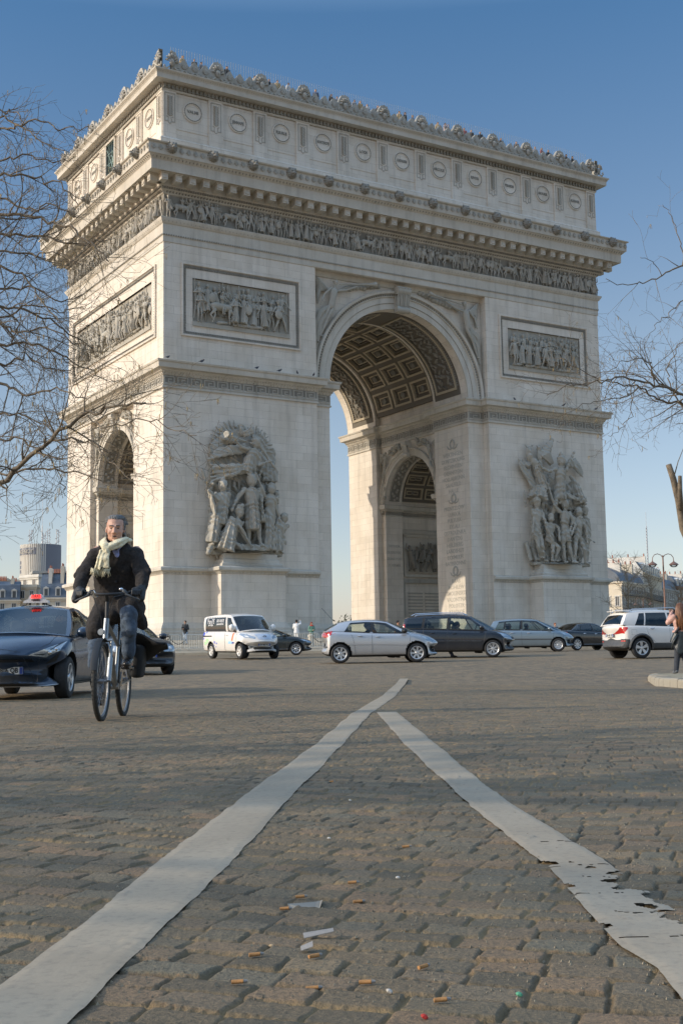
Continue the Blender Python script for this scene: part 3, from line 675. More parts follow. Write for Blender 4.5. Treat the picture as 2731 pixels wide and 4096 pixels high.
# ---- vault coffers ----
def vault_map(r, t, y): return (cx+r*math.cos(t), y, GS+r*math.sin(t))
def curvebox(M, fn, r0, r1, t0, t1, y0, y1, nt=3):
    vs = []; 
    for i in range(nt+1):
        t = t0+(t1-t0)*i/nt
        for y in (y0, y1):
            for r in (r0, r1): vs.append(fn(r, t, y))
    fs = []
    for i in range(nt):
        a = i*4; b = a+4; fs += [(a, b, b+2, a+2), (a+1, a+3, b+3, b+1), (a, a+1, b+1, b), (a+2, b+2, b+3, a+3)]
    fs += [(0, 2, 3, 1), (nt*4, nt*4+1, nt*4+3, nt*4+2)]; M.add(vs, fs)
def coffers(fn, Rr, y0, y1, ny, nt, t0, t1, s=1.):
    dk = MB(); br = MB(); br.cm = 1; ros = MB(); ros.cm = 2; dy = (y1-y0)/ny; dt = (t1-t0)/nt; rb = .46*s/Rr; yb = .42*s
    for i in range(nt+1):
        t = t0+i*dt; curvebox(dk, fn, Rr-.30*s, Rr+.05, max(0.02, t-rb*.5), min(PI-.02, t+rb*.5), y0, y1, 2)
    for j in range(ny+1):
        y = y0+j*dy; curvebox(dk, fn, Rr-.29*s, Rr+.05, t0, t1, y-yb/2, y+yb/2, 40)
    for i in range(nt):
        for j in range(ny):
            ta, tb = t0+i*dt+rb*.5, t0+(i+1)*dt-rb*.5; ya, yb_ = y0+j*dy+yb/2, y0+(j+1)*dy-yb/2; b = .2*s
            for r1, bb, mm, ins_ in ((Rr-.38*s, .2*s, br, 0), (Rr-.16*s, .2*s, dk, .25*s), (Rr-.10*s, .12*s, br, .55*s)):
                A, B, C, E = ta+ins_/Rr, tb-ins_/Rr, ya+ins_, yb_-ins_
                curvebox(mm, fn, r1, Rr+.03, A, A+bb/Rr, C, E, 1); curvebox(mm, fn, r1, Rr+.03, B-bb/Rr, B, C, E, 1)
                curvebox(mm, fn, r1, Rr+.03, A+bb/Rr, B-bb/Rr, C, C+bb, 2); curvebox(mm, fn, r1, Rr+.03, A+bb/Rr, B-bb/Rr, E-bb, E, 2)
            # studs
            for k in range(6):
                for yy in (ya+.34*s, yb_-.34*s): ros.ball(fn(Rr-.2*s, ta+(tb-ta)*(k+.8)/6.6, yy), (.07*s,)*3, 4, 3)
            tm = (ta+tb)/2; ym = (ya+yb_)/2; rr = min((tb-ta)*Rr, yb_-ya)/2-.72*s
            for k in range(8):
                q = 2*PI*k/8; ros.ball(fn(Rr-.12*s, tm+rr*.7*math.cos(q)/Rr, ym+rr*.7*math.sin(q)), (.17*s,)*3, 6, 4)
            ros.ball(fn(Rr-.16*s, tm, ym), (.2*s,)*3, 6, 5)
            M_ = fn(Rr-.02, tm, ym)
            curvebox(dk, fn, Rr-.03, Rr+.02, ta, tb, ya, yb_, 3)
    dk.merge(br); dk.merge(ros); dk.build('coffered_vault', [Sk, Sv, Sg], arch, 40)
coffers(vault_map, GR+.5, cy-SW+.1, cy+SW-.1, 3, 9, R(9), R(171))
# relief band near each end of the great vault
for ya, yb in ((RD+.9, cy-SW-.35), (cy+SW+.35, D-RD-.9)):
    br = MB(); curvebox(br, vault_map, GR-.03, GR+.05, R(5), R(175), ya, yb, 60); br.cm = 1
    w2 = .22
    for a, b in ((ya+.35, ya+.35+w2), (yb-.35-w2, yb-.35)):
        curvebox(br, vault_map, GR-.13, GR, R(9), R(80), a, b, 24); curvebox(br, vault_map, GR-.13, GR, R(100), R(171), a, b, 24)
    for a in (R(9), R(80), R(98.5), R(169.5)): curvebox(br, vault_map, GR-.13, GR, a, a+R(1.8), ya+.35, yb-.35, 1)
    rs = br; rs.cm = 2; ym = (ya+yb)/2; hw = (yb-ya)/2-.75
    for i in range(90):
        t = R(12)+R(156)*i/89
        if abs(t-PI/2) < R(11): continue
        for y in (ya+.18, yb-.18): rs.ball(vault_map(GR-.08, t, y), (.09,)*3, 4, 3)
        for y in (ya+.68, yb-.68): rs.ball(vault_map(GR-.12, t, y), (.08,)*3, 4, 3)
        for k in range(2):
            y = ym+hw*.75*math.sin(i*1.3+k*PI); rs.caps(vault_map(GR-.05, t, y), .16, vault_map(GR-.12, t+.03, y+.3*math.cos(i*1.3)), .08, 5)
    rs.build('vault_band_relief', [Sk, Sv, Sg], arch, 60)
def sv_map(x0, x1): return lambda r, t, x: (x, cy+r*math.cos(t), SS+r*math.sin(t))
for a, b in ((2.4, cx-GR-2.6), (cx+GR+2.6, W-2.4)):
    coffers(sv_map(a, b), SR+.5, a, b, 4, 9, R(8), R(172), .72)
for a, b in ((.8, 1.9), (xl-2.1, xl-.9), (xr+.9, xr+2.1), (W-1.9, W-.8)):
    fn = sv_map(a, b); br = MB(); curvebox(br, fn, SR-.03, SR+.05, R(5), R(175), a, b, 50); br.cm = 1
    rs = br
    for i in range(60):
        t = R(7)+R(166)*i/59; rs.ball(fn(SR-.05, t, (a+b)/2+.3*math.sin(i*1.7)), (.16, .16, .16), 5, 4)
        for y in (a+.06, b-.06): rs.caps(fn(SR-.05, t, y), .05, fn(SR-.05, t+R(2.8), y), .05, 4)
    rs.build('vault_band_relief', [Sg, Sc], arch, 60)
# ---- entablature, attic and parapet ----
rng = random.Random(11)
M = MB()
M.sweep(full, [(0, 30.35), (.06, 30.4), (.06, 30.86), (.12, 30.9), (.12, 31.0), (.09, 31.02), (.09, 31.78), (.16, 31.82), (.2, 31.88), (.34, 32.12), (.36, 32.22), (.3, 32.26), (0, 32.27)], True); M.cm = 1
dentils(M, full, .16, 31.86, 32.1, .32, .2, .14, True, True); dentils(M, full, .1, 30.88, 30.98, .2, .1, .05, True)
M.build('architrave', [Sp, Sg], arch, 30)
M = MB(); M.sweep(rect(.02), [(0, 32.2), (0, 34.3)], True); M.cm = 1
relief_row(M, .1, W-.1, 32.28, 1.85, -.04, rng, .46)
M.build('frieze', [Sg, Sc], arch, 60)
ML = MB(); relief_row(ML, .1, D-.1, 32.28, 1.85, -.04, rng, .46)
T = Matrix.Translation((0, D, 0)) @ Matrix.Rotation(-PI/2, 4, 'Z')
M = MB(); M.cm = 0
for zz in (0,): M.merge(ML, T)
T2 = Matrix.Translation((W, 0, 0)) @ Matrix.Rotation(PI/2, 4, 'Z')
M.merge(ML, T2); M.build('side_frieze', Sc, arch, 60)
M = MB()   # main cornice
M.sweep(full, [(0.02, 34.1), (.12, 34.15), (.16, 34.3), (.34, 34.42), (.36, 34.55), (.5, 34.62), (.52, 35.28), (1.66, 35.34), (1.70, 35.30), (1.72, 36.05), (1.78, 36.1), (2.0, 36.34), (2.08, 36.36), (2.1, 36.5), (2.1, 37.16), (2.24, 37.22), (2.28, 37.3), (1.9, 37.36), (0, 37.42)], True)
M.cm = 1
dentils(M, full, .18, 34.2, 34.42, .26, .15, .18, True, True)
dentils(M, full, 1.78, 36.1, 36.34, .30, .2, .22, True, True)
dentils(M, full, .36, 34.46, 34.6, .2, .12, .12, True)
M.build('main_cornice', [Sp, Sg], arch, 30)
M = MB()
for a, b, t, nn, L in segs(full):
    k = round((L+1.0)/1.14); p = (L+1.0)/k
    for i in range(k+1):
        c = a+t*(-.5+i*p); w2 = .26
        for (z0, z1, d0, d1, ww) in ((34.72, 35.22, .45, 1.42, w2), (35.22, 35.32, .45, 1.5, w2+.06), (34.84, 35.0, 1.42, 1.47, w2*.6)):
            q = [c+t*sx*ww+nn*dd for sx, dd in ((-1, d0), (1, d0), (1, d1), (-1, d1))]
            M.add([(v.x, v.y, z) for z in (z0, z1) for v in q], [(0, 3, 2, 1), (4, 5, 6, 7), (0, 1, 5, 4), (1, 2, 6, 5), (2, 3, 7, 6), (3, 0, 4, 7)])
M.build('modillions', Sp, arch)
M = MB()   # palmettes of the gutter band
for a, b, t, nn, L in segs(full):
    n = int((L+4)/.57)
    for i in range(n):
        c = a+t*(-2+(i+.5)*(L+4.2)/n)+nn*2.11
        for k in range(5):
            q = R(25+32.5*k); e = c+t*.23*math.cos(q); m_ = c+t*.15*math.cos(q)+nn*.06
            M.tube([(c.x, c.y, 36.62), (m_.x, m_.y, 36.62+.3*math.sin(q)+.05), (e.x, e.y, 36.62+.46*math.sin(q))], [.03, .05, .02], 4)
M.build('palmette_band', Sc, arch, 60)
def lion(M):
    M.ball((0, -.12, 0), (.30, .26, .34), 10, 8); M.ball((0, -.36, -.12), (.16, .18, .14), 8, 6); M.ball((0, -.40, .02), (.07, .16, .08), 6, 5)
    for k in range(14):
        q = 2*PI*k/14; M.caps((.26*math.cos(q), -.1, .28*math.sin(q)), .10, (.36*math.cos(q), .05, .38*math.sin(q)), .06, 6)
    for s in (-1, 1): M.ball((s*.12, -.36, .08), (.05, .05, .05), 6, 4); M.ball((s*.24, -.12, .28), (.08, .07, .1), 6, 4); M.ball((s*.1, -.44, -.14), (.08, .09, .07), 6, 5)
    M.caps((-.08, -.36, -.26), .06, (.08, -.36, -.26), .06, 6)
ml = MB(); lion(ml); lme = ml.mesh('lion_head'); lme.materials.append(Sg); lme.shade_smooth()
def put(me, name, x, y, z, rz, s=1.):
    o = bpy.data.objects.new(name, me); col.objects.link(o); o.parent = arch; o.location = (x, y, z); o.rotation_euler = (0, 0, rz); o.scale = (s,)*3; return o
for i in range(14): put(lme, 'lion_head', -.24+i*44.48/13, -2.16, 36.98, 0, 1.12)
for i in range(7): put(lme, 'lion_head', -2.16, .1+i*21.4/6, 36.98, -PI/2, 1.12)
# attic
M = MB(); M.box(-.1, W+.1, -.1, D+.1, 37.3, 42.6); M.cm = 1
attic = M
aw = rect(.1)
M.sweep(aw, [(.32, 37.3), (.32, 38.5), (.27, 38.56), (.12, 38.68), (0.0, 38.7)], True); M.cm = 0
M.sweep(aw, [(0, 39.46), (.04, 39.47), (.04, 39.5), (0, 39.51)], True)
M.build('attic_storey', [Sw, Sw], arch)
def pil(M, c, t, nn, w, hh=(38.62, 42.6)):
    for (a, b, z0, z1, d) in ((-w, w, hh[0], hh[1], .12),):
        q = [c+t*s+nn*e for s, e in ((a, -.01), (b, -.01), (b, d), (a, d))]
        M.add([(v.x, v.y, z) for z in (z0, z1) for v in q], [(0, 3, 2, 1), (4, 5, 6, 7), (0, 1, 5, 4), (1, 2, 6, 5), (2, 3, 7, 6), (3, 0, 4, 7)])
def strap(M, c, t, nn):   # sunk panel with a sword between laurel branches
    o = nn*.125
    def b(u0, u1, z0, z1, d=.03):
        q = [c+o+t*s+nn*e for s, e in ((u0, 0), (u1, 0), (u1, d), (u0, d))]
        M.add([(v.x, v.y, z) for z in (z0, z1) for v in q], [(0, 3, 2, 1), (4, 5, 6, 7), (0, 1, 5, 4), (1, 2, 6, 5), (2, 3, 7, 6), (3, 0, 4, 7)])
    for s in (-1, 1): b(s*.42-.025, s*.42+.025, 39.95, 42.25)
    b(-.42, .42, 42.22, 42.27); b(-.42, -.15, 39.93, 39.98); b(.15, .42, 39.93, 39.98)
    b(-.06, .06, 40.4, 42.05, .06); 
    for k in range(12):
        for s in (-1, 1):
            p = c+o+t*s*.10+nn*.03; q = c+o+t*s*.25+nn*.05; z = 40.45+k*.135; M.tube([(p.x, p.y, z), (q.x, q.y, z+.12)], [.045, .015], 4)
    for s in (-1, 1):
        P = [(.28, 40.35), (.1, 40.25), (.16, 40.05), (.1, 39.86), (0, 39.78)]; M.tube([tuple(c+o+t*s*u+nn*.02)+(z,) for u, z in P], .03, 4)
PXS = [.42+i*(W-.84)/11 for i in range(12)]; PYS = [.42+i*(D-.84)/5 for i in range(6)]
fr_ = [(V((x, -.1)), V((1, 0)), V((0, -1)), 1 < x < W-1, 1) for x in PXS]+[(V((x, D+.1)), V((-1, 0)), V((0, 1)), 1 < x < W-1, 0) for x in PXS]
fr_ += [(V((-.1, y)), V((0, -1)), V((-1, 0)), 1 < y < D-1, 1) for y in PYS]+[(V((W+.1, y)), V((0, 1)), V((1, 0)), 1 < y < D-1, 0) for y in PYS]
for c, t, nn, mid, orn in fr_:
    M = MB(); pil(M, c, t, nn, .62 if mid else .55); p_ = M.build('attic_pilaster', Sw, arch)
    if orn: M = MB(); strap(M, c, t, nn); M.build('sword_and_laurel', Sc, p_)
names = ['VALMI', 'JEMMAPE', 'FLEURUS', 'MONTENOTE', 'LODI', 'CASTIGLION', 'ARCOLE', 'RIVOLI', 'PYRAMIDES', 'ABOUKIR', 'ALKMAER']
def shield(c, t, nn, txt):
    f = lambda u, v, d: (c.x+t.x*u+nn.x*d, c.y+t.y*u+nn.y*d, 41.12+v)
    def pr(r, d): return (r, d)
    m = MB(); m.lathe([(.84, 0), (.84, .07), (.78, .11), (.62, .10), (.58, .05), (.02, .06)], (c.x, c.y, 41.12), (nn.x, nn.y, 0), 30)
    m.cm = 1
    for k in range(26):
        q = 2*PI*k/26; m.caps(f(.71*math.cos(q), .71*math.sin(q), .10), .05, f(.71*math.cos(q+.16), .71*math.sin(q+.16), .13), .025, 4)
    if txt: m.merge(text_mb(txt, .34, lambda u, v, d: f(u, v, .07+d), .03, bold=.012, sx=min(1, 5.2/len(txt))))
    m.build('shield', [Sw, Sg], arch, 50)
for i in range(11): shield(V(((PXS[i]+PXS[i+1])/2, -.1)), V((1, 0)), V((0, -1)), names[i])
for i, n_ in ((0, 'LIGNY'), (1, 'MONTEREAU'), (3, 'MONTMIRAIL'), (4, 'HANAU')): shield(V((-.1, (PYS[i]+PYS[i+1])/2)), V((0, -1)), V((-1, 0)), n_)
# grilled window in the middle of the left attic side
c = cy; M = MB()
for a, b in ((-1.15, -.95), (.95, 1.15)): M.box(-.3, -.08, c+a, c+b, 38.7, 42.5)
M.box(-.3, -.08, c-1.15, c+1.15, 42.3, 42.5); wf = M.build('attic_window', Sp, arch)
M = MB(); M.box(-.135, -.12, c-.95, c+.95, 38.7, 42.3); M.build('pane', mat('window_dark', (.02, .03, .035), .15), wf)
Mbr = mat('bronze_grille', (.16, .22, .19), .5, .5)
M = MB()
for k in range(6): M.box(-.2, -.16, c-.95+.38*k-.03, c-.95+.38*k+.03, 38.7, 42.3)
for k in range(5): M.box(-.2, -.16, c-.95, c+.95, 38.75+.87*k, 38.83+.87*k)
for s in (-1, 1): M.tube([(-.18, c-.9*s, 39.3), (-.18, c+.9*s, 41.9)], .05, 5)
M.tube([(-.18, c+.5*math.cos(2*PI*k/16), 40.6+.5*math.sin(2*PI*k/16)) for k in range(16)], .06, 5, closed=True); M.build('grille', Mbr, wf)
# attic cornice
M = MB()
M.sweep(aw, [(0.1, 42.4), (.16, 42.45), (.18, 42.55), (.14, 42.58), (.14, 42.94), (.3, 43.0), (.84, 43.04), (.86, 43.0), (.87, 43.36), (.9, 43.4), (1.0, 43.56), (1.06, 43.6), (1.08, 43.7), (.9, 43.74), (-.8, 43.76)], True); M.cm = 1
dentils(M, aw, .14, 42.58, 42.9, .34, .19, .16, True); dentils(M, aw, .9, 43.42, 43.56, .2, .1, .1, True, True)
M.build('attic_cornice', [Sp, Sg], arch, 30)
M = MB(); M.box(.3, W-.3, .3, D-.3, 43.0, 43.8); M.build('roof_terrace', Sp, arch)
# parapet of masks and palmettes
def parapet_side(L, n):
    M = MB(); p = L/n; K = 46; pts = []
    for q in range(n*K+1):
        x = q*p/K; u = (x/p) % 1.; h = .82
        for c, r, t, lob in ((0, .70, 1.85, 5), (1, .70, 1.85, 5), (.27, .40, 1.30, 3), (.5, .40, 1.30, 3), (.73, .40, 1.30, 3)):
            d_ = abs(u-c)*p
            if d_ < r: h = max(h, .45+(t-.45)*math.sqrt(max(0, 1-(d_/r)**2.4))+.05*math.cos(d_*lob*4.2))
        pts.append((x, h))
    for q in range(len(pts)-1):
        (a, ha), (b, hb) = pts[q], pts[q+1]; M.add([(a, 0, 0), (b, 0, 0), (b, 0, hb), (a, 0, ha), (a, .34, 0), (b, .34, 0), (b, .34, hb), (a, .34, ha)], [(0, 1, 2, 3), (7, 6, 5, 4), (3, 2, 6, 7)])
    M.box(0, L, -.05, .02, 0, .16)
    for i in range(n+1):
        x = i*p; m = MB()
        m.ball((0, -.10, .85), (.22, .16, .30), 10, 7); m.ball((0, -.28, .82), (.05, .06, .09), 6, 4)
        for k in range(7): a = R(8+27.3*k); m.tube([(.26*math.cos(a), -.06, .9+.3*math.sin(a)), (.42*math.cos(a), -.12, .92+.52*math.sin(a)), (.54*math.cos(a), -.03, .9+.66*math.sin(a))], [.05, .10, .06], 6)
        for k in (-1, 1): m.tube([(k*.2, -.05, .5), (k*.45, -.1, .28), (k*.68, -.06, .38), (k*.62, -.04, .55), (k*.5, -.04, .48)], [.07, .08, .07, .06, .04], 6)
        M.merge(m, Matrix.Translation((x, 0, 0)))
        if i < n:
            for c in (.27, .5, .73):
                m = MB()
                for k in range(5): a = R(25+32.5*k); m.tube([(.03*math.cos(a), -.04, .55), (.2*math.cos(a), -.08, .62+.26*math.sin(a)), (.28*math.cos(a), -.02, .62+.42*math.sin(a))], [.03, .06, .03], 5)
                for k in (-1, 1): m.tube([(0, -.04, .45), (k*.25, -.06, .25), (k*.42, -.04, .36), (k*.34, -.03, .46)], [.05, .06, .05, .03], 5)
                M.merge(m, Matrix.Translation((x+p*c, 0, 0)))
    return M
ps = parapet_side(W-.84, 11)
mp_ = MB(); mp_.merge(ps, Matrix.Translation((.42, -.55, 43.72))); mp_.build('parapet_crest', Sc, arch, 50)
mp_ = MB(); mp_.merge(ps, Matrix.Translation((W-.42, D+.55, 43.72)) @ Matrix.Rotation(PI, 4, 'Z')); mp_.build('parapet_crest', Sc, arch, 50)
ps2 = parapet_side(D+.6, 6)
for T in (Matrix.Translation((-.55, D+.3, 43.72)) @ Matrix.Rotation(-PI/2, 4, 'Z'), Matrix.Translation((W+.55, -.3, 43.72)) @ Matrix.Rotation(PI/2, 4, 'Z')):
    mp_ = MB(); mp_.merge(ps2, T); mp_.build('parapet_crest', Sc, arch, 50)
Mrail = mat('rail_metal', (.33, .33, .31), .5, .4)
M = MB()
for i in range(190):
    x = .6+i*(W-1.2)/189
    M.tube([(x, .05, 43.7), (x, .05, 46.2)], .016, 4)
M.tube([(.6, .05, 44.9), (W-.6, .05, 44.9)], .03, 4); M.build('terrace_railing', Mrail, arch)
# ---- battle panels ----
def frame_panel(P, x0, x1, z0, z1, a, b, c, d):
    """P maps (u,z,d) to the wall; outer frame x0..x1, field a..b"""
    M = MB(); N = 8
    def fr(o, i, d0, d1):   # sloping frame between outer rect o and inner rect i
        (A, B, C, E), (a_, b_, c_, e_) = o, i
        vs = [P(A, C, d0), P(B, C, d0), P(B, E, d0), P(A, E, d0), P(a_, c_, d1), P(b_, c_, d1), P(b_, e_, d1), P(a_, e_, d1)]
        M.add(vs, [(0, 1, 5, 4), (1, 2, 6, 5), (2, 3, 7, 6), (3, 0, 4, 7)])
    r = lambda k: (x0+k, x1-k, z0+k, z1-k)
    fr(r(0), r(0), 0, .14); fr(r(0), r(.12), .14, .16); fr(r(.12), r(.16), .16, .06); M.cm = 1; fr(r(.16), r(.48), .06, -.02); M.cm = 0; fr(r(.48), r(.52), -.02, -.1); fr(r(.52), (a-.12, b+.12, c-.12, d+.12), -.1, -.1)
    fr((a-.12, b+.12, c-.12, d+.12), (a-.1, b+.1, c-.1, d+.1), -.1, .02); fr((a-.1, b+.1, c-.1, d+.1), (a, b, c, d), .02, .02); fr((a, b, c, d), (a, b, c, d), .02, -.45)
    M.cm = 1
    def row(p0, p1, off):
        L = (V(p1)-V(p0)).length; n = int(L/.2)
        for i in range(n):
            q = V(p0).lerp(V(p1), (i+.5)/n); M.ball(P(q.x, q.y, off), (.06, .06, .06), 4, 3)
    k = .32
    for s in ((x0+k, z0+k, x1-k, z0+k), (x0+k, z1-k, x1-k, z1-k), (x0+k, z0+k, x0+k, z1-k), (x1-k, z0+k, x1-k, z1-k)): row((s[0], s[1], 0), (s[2], s[3], 0), .06)
    M.build('panel_frame', [Sw, Sg], arch, 30)
    M = MB(); M.box(a, b, .16, .46, c, d); 
    M.box(a, b, -.12, .3, c-.02, c+.32)
    rr = random.Random(int(a*10)+3)
    h = d-c-.75
    relief_row(M, a+.4, b-.3, c+1.0, h*.86, .22, rr, .62, .1, 6)
    relief_row(M, a+.2, b-.2, c+.3, h*.9, -.02, rr, .86, .28, 7)
    for k in range(8): x = rr.uniform(a+.5, b-1.5); M.caps((x, -.1, c+.45), .16, (x+rr.uniform(.6, 1.1), -.15, c+.5), .11, 6)
    for k in range(9): x = rr.uniform(a+.3, b-.3); M.tube([(x, .2, c+h*.6), (x+rr.uniform(-.5, .5), .15, d-.15)], .03, 4)
    MM = MB(); MM.merge(M); MM.v = [tuple(P(p[0], p[2], -p[1])) for p in M.v]
    MM.build('battle_relief', Ss, arch, 60)
Pf = lambda u, z, d: (u, -d, z); Pl = lambda u, z, d: (-d, D-u, z)
frame_panel(Pf, 1.45, 11.85, 23.2, 28.95, 2.4, 10.85, 24.1, 27.85)
frame_panel(Pf, 32.15, 42.55, 23.2, 28.95, 33.15, 41.6, 24.1, 27.85)
frame_panel(Pl, 1.35, D-1.35, 23.2, 28.95, 2.3, D-2.3, 24.1, 27.85)
# ---- walls inside the small vaults: relief panel, tablets and inscriptions ----
for (x0, x1) in ((3.0, xl-3.0), (xr+3.0, W-3.0)):
    for yy, sg in ((cy+SR+.5, -1),):
        M = MB(); M.sweep([(x0-.9, yy), (x1+.9, yy)] if sg > 0 else [(x1+.9, yy), (x0-.9, yy)][::-1], [(0, 10.6), (.1, 10.7), (.1, 11.1), (0, 11.2)], False)
        M.box(x0, x1, yy-.12, yy+.02, 6.9, 10.4); M.box(x0-.2, x1+.2, yy-.25, yy+.02, 6.5, 6.75)
        for a, b in ((x0-.25, x0), (x1, x1+.25)): M.box(a, b, yy-.2, yy+.02, 6.7, 10.6)
        M.box(x0-.25, x1+.25, yy-.2, yy+.02, 10.4, 10.65)
        M.cm = 1; m = MB(); relief_row(m, x0+.2, x1-.2, 7.0, 2.9, 0, random.Random(7), .75, .1, 6); M.merge(m, Matrix.Translation((0, yy-.12, 0)))
        M.build('inner_relief', [Sp, Sg], arch, 50)
        M = MB()
        for a, b in ((x0-.4, x0-.15), ((x0+x1)/2-.12, (x0+x1)/2+.12), (x1+.15, x1+.4)): M.box(a, b, yy-.15, yy+.02, -.5, 5.9)
        M.box(x0-.5, x1+.5, yy-.2, yy+.02, 5.9, 6.3)
        for q in range(2):
            a = x0+.1+q*(x1-x0)/2; b = a+(x1-x0)/2-.45
            for c2 in range(2):
                e = a+(b-a)*c2/2
                for r_2 in range(13): M.box(e+.15, e+(b-a)/2-.15, yy-.04, yy+.01, 1.0+r_2*.32, 1.12+r_2*.32)
        M.build('name_tablets', Sc, arch)
Sin = stone('engraved_limestone', (.50, .47, .41), brick=False, dirt=.2)
M = MB()
lst = ['WERTINGEN', 'GUNTZBOURG', 'ELCHINGEN', 'DIERNSTEIN', 'HOLLABRUNN', 'SAALFELD', 'HALLE', '*', 'PRENTZLOW', 'LUBECK', 'PULTUSK', 'EYLAU', 'OSTROLENKA', 'DANTZIG', 'HEILSBERG', 'LANDSHUT', 'ECKMULH', 'RATISBONNE', '*', 'RAAB', 'MOHILEW', 'SMOLENSKO', 'VALONTINA', 'POLOTZK', 'KRASNOE']
z = 16.5
def wreath(M, f, z):
    for k in range(16):
        q = 2*PI*k/16; M.caps(f(.3*math.cos(q), z+.35*math.sin(q), .02), .09, f(.36*math.cos(q+.2), z+.42*math.sin(q+.2), .03), .04, 5)
    for s in (-1, 1): M.tube([f(s*.2, z-.45, .03), f(s*.6, z-.35, .03), f(s*.75, z-.1, .03)], [.07, .05, .03], 5)
wreath(M, lambda u, v, d: (xr-d, 3.2-u, v), 17.45); M.build('carved_wreath', Sin, arch)
for s in lst:
    if s == '*': M = MB(); wreath(M, lambda u, v, d: (xr-d, 3.2-u, v), z-.1); M.build('carved_wreath', Sin, arch); z -= 1.0; continue
    text_mb(s, .50, lambda u, v, d, z=z: (xr-d-.004, 3.2-u, z+v), .016, bold=.004).build('battle_name', Sin, arch); z -= .545
M = MB(); z = 9.2
for s in ('ROSES', 'ASTORGA', 'OLIVENZA', 'LE BOULOU', 'BURGOS'):
    text_mb(s, .42, lambda u, v, d, z=z: (1.35+u*.8, cy+SR-d-.004, z+v), .016, bold=.004).build('battle_name', Sin, arch); z -= .5
z = 9.4
for s in ('DIERSHEIM', 'DUSSELDORF', 'GRAND PORT', 'ST HERMIN'):
    text_mb(s, .34, lambda u, v, d, z=z: (xr+1.4+u*.8, cy+SR-d-.004, z+v), .016, bold=.004).build('battle_name', Sin, arch); z -= .62
